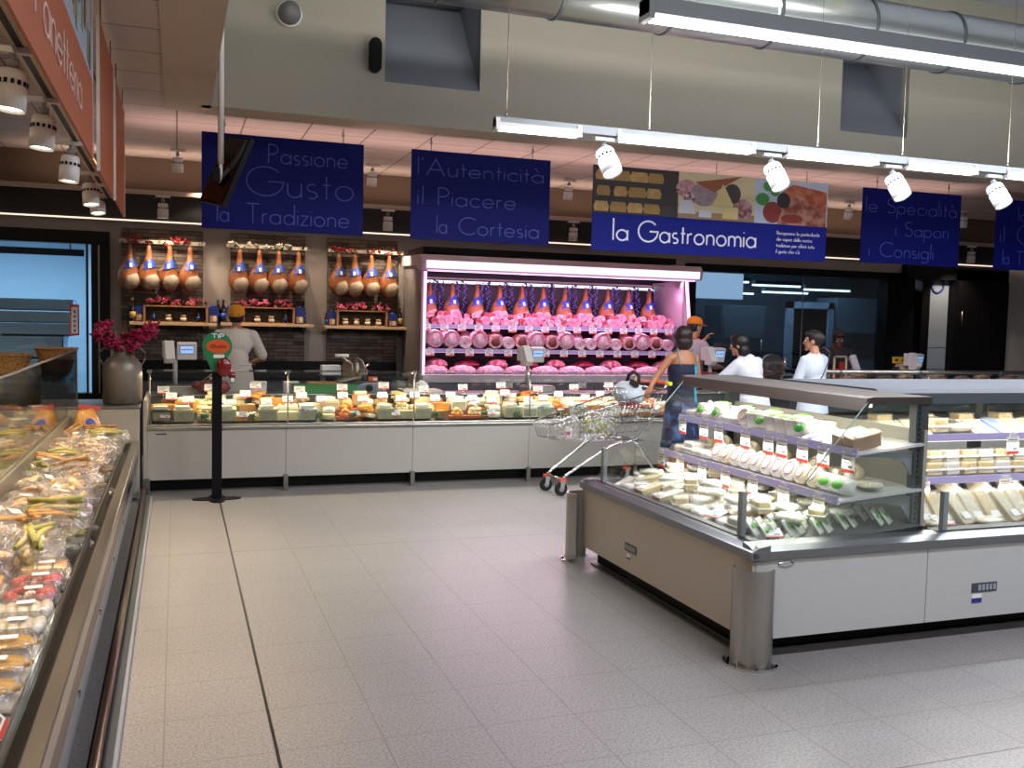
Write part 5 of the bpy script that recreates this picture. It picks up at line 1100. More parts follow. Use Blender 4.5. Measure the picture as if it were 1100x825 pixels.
# ---- kitchen behind the window
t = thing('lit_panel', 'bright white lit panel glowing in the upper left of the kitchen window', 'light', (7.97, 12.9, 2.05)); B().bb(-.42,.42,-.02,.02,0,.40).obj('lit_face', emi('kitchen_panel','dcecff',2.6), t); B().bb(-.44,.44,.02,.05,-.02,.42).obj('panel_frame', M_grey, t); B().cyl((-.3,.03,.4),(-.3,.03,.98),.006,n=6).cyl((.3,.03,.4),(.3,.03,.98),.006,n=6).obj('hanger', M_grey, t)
for i, (x, y, l) in enumerate(((8.3,13.3,.9),(9.3,13.3,.9),(10.3,13.3,.9),(9.9,13.9,.9),(8.8,13.9,.9),(7.3,13.9,.9))):  # tubes hung behind the glass to stand in for reflected shop lights
    t = thing('reflected_tube', 'short fluorescent light on the kitchen ceiling, %s of six' % ORD[i+1], 'light', (x, y, 2.36-.04*i), 0, 'kitchen ceiling lights'); B().bb(-l/2,l/2,-.05,.05,.0,.06).obj('light_housing', M_grey, t); B().bb(-l/2,l/2,-.03,.03,-.03,0).obj('tube', E_cool, t); B().cyl((0,0,.06),(0,0,.64),.006,n=6).obj('hanger', M_grey, t)
for i, (x, w, h, c, lb) in enumerate(((8.05,1.3,1.85,'37404a','dark steel shelving cabinet in the middle of the kitchen'),(9.55,.9,2.0,'5a646c','grey steel refrigerator in the kitchen'),(10.95,1.0,2.1,'a4b6c4','pale blue door frame with dark opening in the kitchen'),(12.1,1.1,2.2,'7b8b98','pale rack trolley at the right end of the kitchen'))):
    t = thing(('kitchen_cabinet','kitchen_fridge','kitchen_doorway','rack_trolley')[i], lb, ('cabinet','refrigerator','doorway','trolley')[i], (x, 14.6, 0))
    mt = mat('kitchen_metal_%s' % ('dark','grey','pale','mid')[i], c, .4)
    if i == 2: B().bb(-w/2,-w/2+.12,-.05,.05,0,h).bb(w/2-.12,w/2,-.05,.05,0,h).bb(-w/2,w/2,-.05,.05,h-.12,h).obj('door_frame', mt, t); B().bb(-w/2+.12,w/2-.12,0,.04,0,h-.12).obj('dark_opening', M_black, t)
    else:
        B().bb(-w/2,w/2,0,.6,0,h).obj('cabinet_body', mt, t, bev=.01)
        for k in range(4): B().bb(-w/2+.03,w/2-.03,-.025,0,.1+k*h*.22,.06+(k+1)*h*.22).obj('drawer_front', mt if k % 2 else M_dgrey, t)
        B().cyl((w/2-.1,-.05,1.),(w/2-.1,-.05,1.4),.012,n=8).obj('handle', M_steel, t)
# ---- cold room content
M_tr = mat('white_crate','c5d4de',.5)
for i, (x, z, w, h, lb) in enumerate(((-1.72,1.62,1.05,.14,'top white crate of the stack in the cold room'),(-1.72,1.47,1.05,.14,'second white crate of the stack in the cold room'),(-1.72,1.32,1.05,.14,'third white crate of the stack in the cold room'),(-1.66,1.05,.72,.26,'narrower white crate under the stack in the cold room'),(-1.8,.72,.95,.32,'lowest broad white crate of the stack in the cold room'))):
    t = thing('white_crate', lb, 'crate', (x, 12.9, z-.0), 0, 'white crates in the cold room'); b = B(); b.bb(-w/2,w/2,-.25,.25,0,.015)
    for a, c2, d, e in ((-w/2,w/2,-.25,-.235),(-w/2,w/2,.235,.25),(-w/2,-w/2+.015,-.25,.25),(w/2-.015,w/2,-.25,.25)): b.bb(a,c2,d,e,0,h)
    b.obj('crate_body', M_tr, t); B().bb(-w/2-.01,w/2+.01,-.265,-.25,h-.03,h).bb(-w/2-.01,w/2+.01,.25,.265,h-.03,h).obj('crate_rim', M_tr, t)
t = thing('crate_dolly', 'low dark dolly under the white crates in the cold room', 'dolly', (-1.75, 12.9, 0)); B().bb(-.5,.5,-.3,.3,.60,.70).obj('platform', M_dgrey, t)
for x in (-.4,.4):
    for y in (-.2,.2): B().cyl((x,y,0),(x,y,.6),.03,n=10).obj('leg', M_dgrey, t)
t = thing('thermometer_card', 'tall white card with red frame stuck on the cold room glass', 'sign', (-1.13, 12.195, 1.46)); B().bb(-.05,.05,-.004,0,-.12,.24).obj('red_frame', M_red, t); B().bb(-.035,.035,-.006,-.004,-.10,.21).obj('white_face', M_card, t)
b = B()
for k in range(5): b.bb(-.012,.012,-.0075,-.006,-.08+.055*k,-.05+.055*k)
b.obj('card_marks', M_ink, t)
t = thing('cold_room_rail', 'dark curtain rail just inside the top of the cold room window', 'rail', (-2., 12.5, 2.34)); B().bb(-1.2,.95,-.03,.03,-.06,.02).obj('rail_bar', M_black, t); B().cyl((-.8,0,.02),(-.8,0,.36),.01,n=6).cyl((.8,0,.02),(.8,0,.36),.01,n=6).obj('hanger', M_dgrey, t)

# ================================================================ island goods
M_g = dict(w=mat('wrapped_white','e6e4da',.35,coat=.7), c=mat('wrapped_cream','dcd2b0',.4,coat=.7), y=mat('wrapped_yellow','d8c07c',.4,coat=.6,col2='e4d4a4',nscale=14), br=mat('wrapped_brown','a87a4c',.45,coat=.5), gr=mat('print_lime','5fb23c',.4), pk=mat('print_rose','c97a7a',.4), bl=mat('print_sky_blue','7a9ad0',.4), gn=mat('print_bright_green','2fa83a',.4))
def pk(kind):
    t = thing(kind[0], 'x', kind[1], (0,0,0)); k = kind[2]
    if k == 'tub':
        B().lathe([(.045,0),(.052,.07),(.05,.075)], n=20).obj('tub_body', M_g['w'], t); B().lathe([(.055,.07),(.056,.082),(.03,.084)], n=20).obj('tub_lid', M_g['w'], t)
        B().tube([(.032*math.cos(R(a)), .032*math.sin(R(a)), .086) for a in range(0,360,20)], .004, n=5, closed=True).obj('lid_print', M_g[kind[3]], t)
    elif k == 'disc':      # cheese wheel leaning towards the aisle in white paper
        T = Matrix.Translation((0,0,.05)) @ Euler((R(60),0,0)).to_matrix().to_4x4()
        B().lathe([(.045,-.025),(.058,-.02),(.06,.02),(.045,.028)], n=22, M=T).obj('wheel', M_g[kind[4]], t); B().lathe([(.042,.0285),(.04,.031)], n=18, M=T).obj('round_label', M_g['w'], t)
        B().tube([(.034*math.cos(R(a)), .034*math.sin(R(a)), .032) for a in range(0,360,20)], .003, n=5, M=T, closed=True).obj('label_print', M_g[kind[3]], t)
    elif k == 'bag':
        B().blob((0,0,.04),(.07,.055,.045), n=16, m=9, nz=.3, seed=4, power=.9).obj('bag_body', M_g['w'], t); B().blob((.01,-.045,.05),(.04,.012,.026), n=12, m=6, rot=(R(-30),0,0)).obj('bag_print', M_g[kind[3]], t)
        B().blob((0,.03,.085),(.03,.01,.02), n=9, m=5, nz=.4).obj('bag_tie', M_g['w'], t)
    elif k == 'tray':
        T = Euler((R(24),0,0)).to_matrix().to_4x4()
        B().box((0,0,.008),(.13,.19,.016), top=1.06, M=T).obj('tray', M_whitep, t, bev=.004); B().box((0,0,.022),(.105,.165,.018), M=T).obj('slices', M_g[kind[3]], t, bev=.006); B().box((0,0,.033),(.115,.175,.006), M=T).obj('film', M_film, t, bev=.002)
        B().box((.01,-.04,.037),(.05,.05,.001), M=T).obj('label', M_card, t)
    elif k == 'wedge':
        T = Euler((R(12),R(8),0)).to_matrix().to_4x4()
        B().prism([(-.035,-.09),(.035,-.09),(.03,.09),(-.03,.09)], 'z', 0, .075, M=T).obj('cheese', M_g[kind[3]], t, bev=.006); B().prism([(-.037,-.093),(.037,-.093),(.037,-.083),(-.037,-.083)], 'z', 0, .077, M=T).obj('rind', M_g['br'], t)
        B().prism([(-.04,-.097),(.04,-.097),(.034,.095),(-.034,.095)], 'z', -.003, .082, M=T).obj('wrap', M_film, t, bev=.004); B().box((.0,-.05,.084),(.045,.035,.001), M=T).obj('label', M_card, t)
    elif k == 'block':
        B().box((0,0,.035),(.11,.09,.07), top=.94).obj('cheese', M_g[kind[3]], t, bev=.008); B().box((0,0,.03),(.13,.105,.012)).obj('tray', M_whitep, t, bev=.003); B().box((0,0,.038),(.118,.098,.078), top=.94).obj('wrap', M_film, t, bev=.006)
    elif k == 'flat':
        B().blob((0,0,.02),(.085,.06,.02), n=16, m=7, nz=.25, seed=3, power=.75).obj('slices', M_g[kind[3]], t); B().blob((0,0,.022),(.095,.07,.027), n=16, m=7, nz=.35, seed=5, power=.75).obj('wrap', M_film, t)
    elif k == 'sachet':
        B().box((0,0,.05),(.10,.012,.10), rot=(R(-38),0,R(20)), top=.9).obj('sachet', M_g['w'], t, bev=.005); B().box((0,-.008,.06),(.05,.003,.022), rot=(R(-38),0,R(20))).obj('sachet_print', M_g[kind[3]], t)
    return Proto(t)
P = dict(tub=pk(('cheese_tub','tub','tub','gr')), disc=pk(('wrapped_cheese_round','cheese','disc','pk','w')), disc2=pk(('wrapped_cheese_round','cheese','disc','br','c')), bag=pk(('mozzarella_bag','mozzarella','bag','gr')), bagg=pk(('mozzarella_bag','mozzarella','bag','gn')),
     tray=pk(('sliced_cheese_tray','cheese','tray','c')), trayb=pk(('sliced_cheese_tray','cheese','tray','bl')), wedge=pk(('wrapped_cheese_wedge','cheese','wedge','c')), wedgey=pk(('wrapped_cheese_wedge','cheese','wedge','y')), block=pk(('wrapped_cheese_block','cheese','block','y')), blockw=pk(('wrapped_cheese_block','cheese','block','w')),
     flat=pk(('flat_cheese_pack','cheese','flat','c')), flatw=pk(('flat_cheese_pack','cheese','flat','w')), sach=pk(('cheese_sachet','cheese','sachet','gr')), loaf=pk(('wrapped_cheese_wedge','cheese','wedge','br')))
WRD = dict(tub='white lidded tub', disc='white paper wrapped round cheese', disc2='cream round cheese', bag='white lime printed pouch', bagg='white bright green pouch', tray='sliced cheese tray',
      trayb='blue printed cheese tray', wedge='wrapped cream wedge', wedgey='wrapped yellow wedge', block='wrapped yellow block', blockw='wrapped white block', flat='flat cream pack', flatw='flat white pack', sach='upright white sachet', loaf='wrapped brown wedge')
cn = {}
def good(k, loc, rot, where, short, scale=1.):
    key = (k, where); cn[key] = cn.get(key, 0)+1
    P[k].put(loc, rot, '%s %s, %s' % (WRD[k], where, short(cn[key])), where.replace('on the ', 'goods on the ').replace('in the ', 'goods in the '), scale)
fn = lambda n: '%s such from front' % od(n); lf = lambda n: '%s such from left' % od(n)
rn = random.Random(12)
WT, WM, WD = 'on the upper left island shelf', 'on the lower left island shelf', 'on the left deck of the island'
seq = ['loaf','loaf','tray','trayb','trayb','bagg','tub','tub','tub','bag','tub','disc','flatw','flatw','bag','flatw','bag','flatw']
y = 4.0
for i, k in enumerate(seq):
    good(k, (3.37, y, 1.005), R(-90)+rn.uniform(-.2,.2), WT, fn, 1.0 if k in ('loaf','tray','trayb') else 1.08)
    if k not in ('loaf','trayb','tray'): good(['flatw','tub','blockw'][i % 3], (3.52, y+.02, 1.02), R(-90)+rn.uniform(-.3,.3), 'at the rear of the upper left island shelf', fn)
    y += .098
seq = ['bag','bag','disc2','disc2','disc','disc','disc','disc','disc','disc','disc2','disc','flatw','flat','blockw','flat']
y = 4.02
for i, k in enumerate(seq):
    good(k, (3.27, y, .765), R(-90)+rn.uniform(-.15,.15), WM, fn, 1.08)
    good(['flat','disc2','block'][i % 3], (3.45, y+.03, .785), R(-90)+rn.uniform(-.3,.3), 'at the rear of the lower left island shelf', fn, 1.0)
    y += .108
for r0, x in enumerate((2.80, 2.95, 3.10, 3.28, 3.48)):
    for i in range(14):
        y = 4.0+i*.125+.03*(r0 % 2)
        k = 'sach' if (i < 2 and r0 < 5) else ['flat','flatw','wedgey','flat','blockw','block','flatw','wedge','tray'][(i*2+r0*5) % 9]
        z = .535+(x-2.69)*.068
        if k == 'sach': good('sach', (x+.07, y+.02, z), R(20), 'in the %s deck row of the island end' % ('front','second','third','fourth','rear')[r0], fn, .98)
        good(k, (x, y, z), R(-90)+rn.uniform(-.5,.5) if k != 'sach' else R(20), 'in the %s deck row of the island end' % ('front','second','third','fourth','rear')[r0], fn, .98)
        if r0 in (1,2,3) and i % 2 == 0: good(['flatw','flat','block'][(i//2+r0) % 3], (x+.04, y+.05, z+.065), rn.uniform(0,3), 'on top of the %s island deck row' % ('','second','third','fourth')[r0], fn, .9)
# front facing goods
x = 3.86
for i in range(22):
    k = ['trayb','tray','tray','block','flat','tray'][i % 6] if i > 1 else 'tray'
    good('tray' if i < 2 else k, (x, 4.53, 1.015), rn.uniform(-.15,.15), 'on the upper front island shelf', lf, 1.1); 
    if i % 2: good('block', (x+.05, 4.70, 1.03), 0, 'at the rear of the upper front island shelf', lf, 1.05)
    x += .16
x = 3.84
for i in range(26):
    k = ['block','blockw','block'][i % 3]
    good(k, (x, 4.44, .77), rn.uniform(-.2,.2), 'on the lower front island shelf', lf, 1.0); good(['blockw','block'][i % 2], (x+.02, 4.46, .845), rn.uniform(-.3,.3), 'stacked uppermost on the lower front island shelf', lf, .9)
    x += .132
x = 3.80
for i in range(26):
    k = ['wedge','wedge','wedgey'][i % 3]
    P_ = P[k]; key = (k,'df'); cn[key] = cn.get(key,0)+1
    P_.put((x, 4.20, .565), (R(32), R(-10), rn.uniform(-.35,.15)), '%s standing on the front island deck, %s such from left' % (WRD[k], od(cn[key])), 'goods standing on the front deck of the island', 1.25)
    if i % 2 == 0: good('wedge', (x+.06, 4.40, .62), (R(35), 0, rn.uniform(-.4,.2)), 'at the rear of the front island deck', lf, 1.2)
    if i % 3 == 1: good('flat', (x, 4.02, .555), rn.uniform(-1,1), 'on the edge of the front island deck', lf, .9)
    x += .118
P_isl = card_proto(.078,.085, rail=True)
for i, y in enumerate((3.98, 4.18, 4.36, 4.55, 4.68, 4.92, 5.22, 5.40, 5.68)): P_isl.put((3.262, y, .882), (0,0,R(-90)), 'price card with red foot, upper left island rail, %s from the front' % ORD[i+1], 'price cards on the upper left island rail', 1.25)
for i, y in enumerate((4.06, 4.36, 4.66, 4.95, 5.22, 5.50, 5.76)): P_isl.put((3.152, y, .642), (0,0,R(-90)), 'price card with red foot, lower left island rail, %s from the front' % ORD[i+1], 'price cards on the lower left island rail', 1.25)
for i, x in enumerate((4.08, 4.83, 5.5, 6.3)): P_isl.put((x, 4.405, .882), 0, 'price card with red foot, upper front island rail, %s from the left' % ORD[i+1], 'price cards on the front island rails', 1.25)
for i, x in enumerate((4.08, 4.70, 5.4, 6.2)): P_isl.put((x, 4.325, .642), 0, 'price card with red foot, lower front island rail, %s from the left' % ORD[i+1], 'price cards on the front island rails', 1.25)
for i, (x, y, rz) in enumerate(((2.74, 4.45, R(-75)),(2.73, 5.0, R(-80)),(2.80, 3.93, R(-20)),(3.93, 3.96, R(8)),(2.73, 5.3, R(-85)))): P_isl.put((x, y, .58), (R(-75), 0, rz), 'price card lying flat behind the low island glass, %s' % ('second from near corner','third from near corner','right in near corner','on the front grille','fourth from near corner')[i], 'price cards lying in the island', 1.2)

# ================================================================ bakery case goods
M_br = [mat('bread_gold','cf9040',.6,col2='e8bc70',nscale=30), mat('bread_pale','e4c47c',.6,col2='cfa050',nscale=10), mat('pastry_yellow','e2b23c',.5,col2='d49a34',nscale=12), mat('strawberry_red','b82a30',.35,col2='d24a4c',nscale=20), mat('white_dough','d8d0bc',.6), mat('green_pasta','8f9350',.6,col2='c2a85c',nscale=16), mat('twig_brown','8a6234',.6,col2='b98c50',nscale=14), mat('tan_biscuit','b98450',.6,col2='e4c080',nscale=24)]
def bagp(kind, mt, n):
    t = thing('bread_bag','x','bread bag',(0,0,0)); r3 = random.Random(n)
    for k in range(11 if kind == 'rolls' else 11):
        if kind == 'rolls': B().blob((r3.uniform(-.07,.07), r3.uniform(-.09,.09), .045+r3.uniform(0,.06)), (.045,.020,.018), n=10, m=7, nz=.35, seed=k, rot=(r3.uniform(-.5,.5),r3.uniform(-.7,.7),r3.random()*3)).obj('bread_roll', mt, t)
        else:
            a = r3.uniform(-.5,.5); B().tube([(r3.uniform(-.05,.05)-.02*a, -.12, .03+.012*k),(r3.uniform(-.05,.05), 0, .05+.01*k),(r3.uniform(-.05,.05)+.04*a,.12,.04+.01*k)], [.010,.014,.010], n=8).obj('bread_stick', mt, t)
    B().blob((0,0,.07),(.115,.145,.07), n=22, m=12, nz=.45, nf=2.2, seed=n, power=.8).obj('bag_film', M_bag, t)
    b = B(); b.loft([[(math.cos(2*PI*j/12)*rx, .13+yy+.0*j, .09+math.sin(2*PI*j/12)*rz + .008*math.sin(5*j)) for j in range(12)] for rx, rz, yy in ((.06,.04,-.01),(.015,.014,.03),(.05,.012,.08))], caps=False); b.obj('gathered_neck', M_bag, t)
    B().box((.02,-.03,.138),(.05,.04,.002), rot=(.1,.15,.3)).obj('label', M_card, t)
    return Proto(t)
BG = [bagp('rolls', M_br[0], 1), bagp('sticks', M_br[5], 2), bagp('rolls', M_br[7], 3), bagp('sticks', M_br[6], 4), bagp('rolls', M_br[1], 5)]
BW = ['clear bag of golden rolls','clear bag of greenish pasta sticks','clear bag of pale biscuits','clear bag of brown breadsticks','clear bag of pale yellow buns']
bc = [0]*5; rn = random.Random(9); q = 0
for r0, x in enumerate((-.55, -.74)):
    for i in range(13):
        y = 8.50-i*.33-.1*(r0 % 2)
        if y < (4.45 if r0 == 0 else 4.4): continue
        k = [1,0,2,4,3,0,2,1,4,0,3][(q*3+r0) % 11]; q_ = 0; q += 1; bc[k] += 1
        zt = .42
        BG[k].put((x+rn.uniform(-.03,.03), y, zt), (rn.uniform(-.2,.2), rn.uniform(-.3,.3)-.15*(r0 == 2), rn.uniform(-.8,.8)), '%s in the bakery case, %s such from the far end' % (BW[k], od(bc[k])), 'bagged breads in the bakery case', 1.15)
        if r0 < 2:
            k2 = (k+2) % 5; bc[k2] += 1
            BG[k2].put((x-.02+rn.uniform(-.03,.03), y-.12, zt+.12), (rn.uniform(-.3,.3), rn.uniform(-.3,.3), rn.uniform(-1.5,1.5)), '%s in the bakery case, %s such from the far end' % (BW[k2], od(bc[k2])), 'bagged breads in the bakery case', 1.05)
t = thing('colourful_snack_bag', 'upright orange and blue snack bag at the far end of the bakery case', 'snack bag', (-.72, 8.52, .50), (R(-12), R(8), .2)); B().blob((0,0,.15),(.10,.05,.17), n=18, m=12, nz=.25, seed=2, power=.8).obj('bag_body', mat('snack_orange','c9702c',.3,col2='d8a04a',nscale=8,coat=.8), t); B().blob((.01,-.045,.2),(.045,.01,.035), n=14, m=6).obj('blue_logo', mat('snack_blue','2c4fa8',.4), t); B().box((0,0,.33),(.17,.01,.04)).obj('sealed_edge', mat('snack_red','b83a24',.4), t)
def clamp(kind, mt, n):
    t = thing('clamshell_pack','x','pack',(0,0,0)); r3 = random.Random(n); w, d, h = .105, .085, .055
    B().box((0,0,.006),(2*w*.94,2*d*.94,.012)).obj('tray', mat('black_tray','1b1918',.4) if kind == 'berry' else M_plast, t, bev=.004)
    N_ = {'berry':12, 'pasta':14, 'buns':5, 'cake':3}[kind]
    for k in range(N_):
        if kind == 'berry': B().blob((r3.uniform(-.075,.075), r3.uniform(-.055,.055), .03+.012*(k % 2)), (.024,.02,.02), n=9, m=6, nz=.2, seed=k).obj('berry', mt, t)
        elif kind == 'pasta':
            a = r3.uniform(-.4,.4); x, y = r3.uniform(-.05,.05), r3.uniform(-.05,.05); B().tube([(x-.05,y-.01,.03),(x-.01,y+.02*a+.012,.042),(x+.05,y+.02,.032)], .009, n=7).obj('pastry_twist', mt, t)
        elif kind == 'buns': B().blob((-.075+.0375*k, .0, .032), (.026,.06,.026), n=10, m=7, nz=.15, seed=k).obj('bun', mt, t)
        else: B().box((-.06+.06*k,0,.03),(.05,.12,.035)).obj('cake_slice', mt, t, bev=.006)
    rings = []
    for z, f in ((.008,.96),(.012,1.05),(.018,1.0),(.05,.9),(.06,.8)):
        rings.append([(w*f*math.copysign(abs(math.cos(2*PI*j/28))**.5, math.cos(2*PI*j/28)), d*f*math.copysign(abs(math.sin(2*PI*j/28))**.5, math.sin(2*PI*j/28)), z+.002*(j % 2)*(z > .04)) for j in range(28)])
    B().loft(rings).obj('clear_lid', M_clam, t); B().box((.01,-.01,.062),(.06,.035,.001)).obj('label', M_card, t)
    return Proto(t)
CL = [clamp('berry', M_br[3], 1), clamp('buns', M_br[4], 2), clamp('pasta', M_br[2], 3), clamp('cake', M_br[0], 4), clamp('buns', M_br[7], 5)]
CW = ['clear pack of red strawberries','clear pack of white long buns','clear pack of yellow pastry twists','clear pack of golden cake slices','clear pack of tan biscuits']
lay = [(-.52, [3,0,0,1,1,2,2,2]), (-.73, [4,3,4,1,2,1,2,2])]
c2 = [0]*5
for r0, (x, ks) in enumerate(lay):
    for i, k in enumerate(ks):
        y = 4.30-i*.195; c2[k] += 1
        z = .40 if r0 < 1 else .41
        if r0: z = .45
        for lvl in range(2):
            if lvl: c2[k] += 1
            CL[k].put((x-.0, y, z+.062*lvl+(.05 if r0 == 0 else 0)), (0,0,rn.uniform(-.12,.12)), '%s, %s %s of bakery case, %s from far end' % (CW[k], ('lower','upper')[lvl], ('rail side','middle column','back column')[r0], ORD[i+1]), 'clear packs in the bakery case', (1.0,1.05,1.1))
B().bb(-.66,-.42,2.4,4.5,.40,.448).obj('display_step', M_black, bpy.data.objects['bakery_well_case'])
for i, y in enumerate((2.68, 2.45)):
    t = thing('white_food_tray', 'white foam tray of pale dough, near end of bakery case, %s' % ('farther of two','nearer of two')[i], 'tray', (-.60, y, .45)); B().box((0,0,.012),(.22,.17,.024), top=1.06).obj('tray_body', M_whitep, t, bev=.006); B().blob((0,0,.028),(.095,.07,.02), n=16, m=7, nz=.15, power=.7).obj('dough', mat('pale_dough','cfc4ae',.5), t); B().box((0,0,.05),(.215,.165,.004)).obj('film', M_film, t)
P_rail.put((-.43, 2.75, .50), (R(-40),0,R(90)), 'price card in the clip on the guard wires of the bakery case', 'price card', 1.6)
# breads and cheeses behind the serve over glass
P_loaf = Proto(thing('crusty_loaf','x','bread',(0,0,0))); B().blob((0,0,.05),(.06,.19,.05), n=14, m=10, nz=.25, seed=3).obj('loaf_crust', mat('crust_brown','a8622a',.6,col2='c98a48',nscale=9), P_loaf.root); B().box((0,-.05,.097),(.05,.012,.006), rot=(0,0,.4)).box((0,.05,.097),(.05,.012,.006), rot=(0,0,.4)).obj('crust_slash', M_br[1], P_loaf.root)
for i in range(10): P_loaf.put((-1.24-.16*(i % 2), 8.45-i*.34, .76+.08*(i % 2)), R(20)+rn.uniform(-.3,.3), 'crusty brown loaf behind the bakery counter glass, %s from the far end' % ORD[i+1], 'loaves behind the bakery glass')
for i in range(8):
    k = ['block','wedge','stacked cut pieces','half wheel'][i % 4]; c = ['pale yellow','ivory'][i % 2]
    cheese(k, c, (-1.0, 8.0-i*.24, .742), R(90)+rn.uniform(-.3,.3), '%s cheese %s behind the slanted bakery glass, %s from far end' % (c, k, ORD[i+1]), 'cheeses behind the bakery glass', 1.1)
for i, y in enumerate((7.6, 7.1, 6.6)): P_card.put((-.92, y, .84), (R(-10),0,R(70)), 'white price card behind the slanted bakery glass, %s from the far end' % ORD[i+1], 'price cards behind the bakery glass', 1.1)
# ================================================================ shopping trolley
t = thing('shopping_trolley', 'chrome wire shopping trolley with orange castor forks, pushed by the woman in the blue dress', 'trolley', (3.88, 8.345, 0), R(8.7))
def caster(x, y, rz):
    c = B(); c.cyl((x-.0,y-.016,.062),(x,y+.016,.062), .062, n=20); o = c.obj('castor_wheel', M_rubber, t); B().cyl((x,y-.018,.062),(x,y+.018,.062),.026,n=12).obj('wheel_hub', M_grey, o)
    B().prism([(x-.02,.06),(x+.02,.06),(x+.035,.13),(x-.015,.13)], 'y', y-.024, y-.018).prism([(x-.02,.06),(x+.02,.06),(x+.035,.13),(x-.015,.13)], 'y', y+.018, y+.024).box((x+.01,y,.135),(.06,.055,.014)).obj('castor_fork', M_chrome, t)
    B().box((x+.012,y,.15),(.065,.05,.022)).obj('orange_collar', mat('collar_orange','e0522a',.4), t)
for y in (-.14,.14): caster(-.51, y, 0)
for y in (-.25,.25): caster(.50, y, 0)
for s in (-1,1):
    B().tube([(-.50,s*.14,.15),(-.46,s*.145,.19),(-.05,s*.19,.43),(.05,s*.20,.475),(.30,s*.22,.50)], .013).obj('front_leg_tube', M_chrome, t)
    B().tube([(.52,s*.25,.15),(.44,s*.25,.26),(.30,s*.24,.45),(.22,s*.23,.50),(.10,s*.21,.47)], .013).obj('rear_leg_tube', M_chrome, t)
B().tube([(-.50,-.14,.155),(-.50,.14,.155)], .010).tube([(.22,-.23,.50),(.22,.23,.50)], .010).obj('cross_tube', M_chrome, t)
ft, fb, rt_, rb = (-.66,.67), (-.60,.53), (.56,1.0), (.36,.50)
def wid(x): return .17+.10*(x+.66)/1.2
lerp = lambda a, b, f: a+(b-a)*f
for s in (-1,1):
    b = B(); n = 26
    for i in range(n+1):
        f = i/n; xt, zt = lerp(ft[0],rt_[0],f), lerp(ft[1],rt_[1],f); xb, zb = lerp(fb[0],rb[0],f), lerp(fb[1],rb[1],f)
        b.tube([(xt,s*wid(xt),zt),(xb,s*(wid(xb)-.02),zb)], .0022, n=4)
    for k in range(5):
        g = k/5; b.tube([(lerp(fb[0],ft[0],g),s*wid(-.6),lerp(fb[1],ft[1],g)),(lerp(rb[0],rt_[0],g),s*wid(.4),lerp(rb[1],rt_[1],g))], .0024, n=4)
    b.obj('side_mesh', M_chrome, t)
b = B()
for i in range(9):
    y = -.15+.3*i/8; b.tube([(ft[0],y,ft[1]),(fb[0],y,fb[1])], .0022, n=4); b.tube([(fb[0],y,fb[1]),(rb[0],y*1.4,rb[1])], .0022, n=4)
for k in range(8): x = lerp(fb[0],rb[0],k/7); b.tube([(x,-wid(x)+.02,lerp(fb[1],rb[1],k/7)),(x,wid(x)-.02,lerp(fb[1],rb[1],k/7))], .0022, n=4)
b.obj('floor_mesh', M_chrome, t)
b = B()
for i in range(11): y = -.24+.48*i/10; b.tube([(rt_[0],y,rt_[1]),(rb[0],y,rb[1])], .0022, n=4)
for g in (.2,.4,.6,.8): b.tube([(lerp(rb[0],rt_[0],g),-.25,lerp(rb[1],rt_[1],g)),(lerp(rb[0],rt_[0],g),.25,lerp(rb[1],rt_[1],g))], .0022, n=4)
b.obj('rear_mesh', M_chrome, t)
B().tube([(rt_[0],-.26,rt_[1]),(ft[0],-.17,ft[1]),(ft[0],.17,ft[1]),(rt_[0],.26,rt_[1])], .007, n=8).tube([(rt_[0],-.26,rt_[1]),(rt_[0],.26,rt_[1])],.007,n=8).obj('basket_rim', M_chrome, t)
b = B()
for i in range(8): y = -.18+.36*i/7; b.tube([(.52,y,.80),(.22,y,.82),(.16,y,1.0)], .0025, n=4)
b.tube([(.16,-.19,1.0),(.16,.19,1.0)], .005); b.obj('child_seat_mesh', M_chrome, t)
B().box((.34,0,.83),(.20,.34,.012)).obj('child_seat_flap', mat('seat_orange','d9481f',.5), t)
B().tube([(.56,-.25,.99),(.62,-.25,1.05)], .011).tube([(.56,.25,.99),(.62,.25,1.05)], .011).obj('handle_arm', M_chrome, t)
B().cyl((.62,-.26,1.05),(.62,.26,1.05), .016, n=14).obj('handle_bar', MC['collar_orange'], t); B().cyl((.62,-.29,1.05),(.62,-.22,1.05),.02,n=14).cyl((.62,.22,1.05),(.62,.29,1.05),.02,n=14).obj('handle_end_cap', mat('cap_yellow','d8d21e',.4), t)
TR = Matrix.Translation((3.88,8.345,0)) @ Matrix.Rotation(R(8.7),4,'Z')
t = thing('white_handbag', 'pale grey handbag with black patterned strap in the child seat of the trolley', 'handbag', TR @ Vector((.34, 0, .845)), R(8.7))
B().loft([[(math.cos(2*PI*j/20)*rx+sh, math.sin(2*PI*j/20)*ry, z+.03*math.cos(2*PI*j/10+1)*(z > .05)) for j in range(20)] for z, rx, ry, sh in ((0,.09,.12,0),(.02,.13,.17,0),(.08,.14,.18,-.02),(.14,.12,.16,-.03),(.19,.05,.12,.0))]).obj('bag_body', mat('bag_pale','b9c0c4',.6,bump=.5,bscale=16), t)
B().tube([(.03,-.10,.19),(.04,-.09,.27),(.04,.0,.31),(.04,.08,.27),(.03,.10,.19)], .018, n=8).obj('bag_strap', mat('strap_dark','2a1c1a',.6), t); B().box((-.02,-.10,.20),(.03,.10,.05), rot=(.3,0,.2)).obj('pattern_flap', MC['strap_dark'], t)
t = thing('green_grape_bag', 'clear bag of yellow green vegetables in the trolley basket', 'vegetable bag', TR @ Vector((-.02,0,.52)), R(8.7)); rn = random.Random(5)
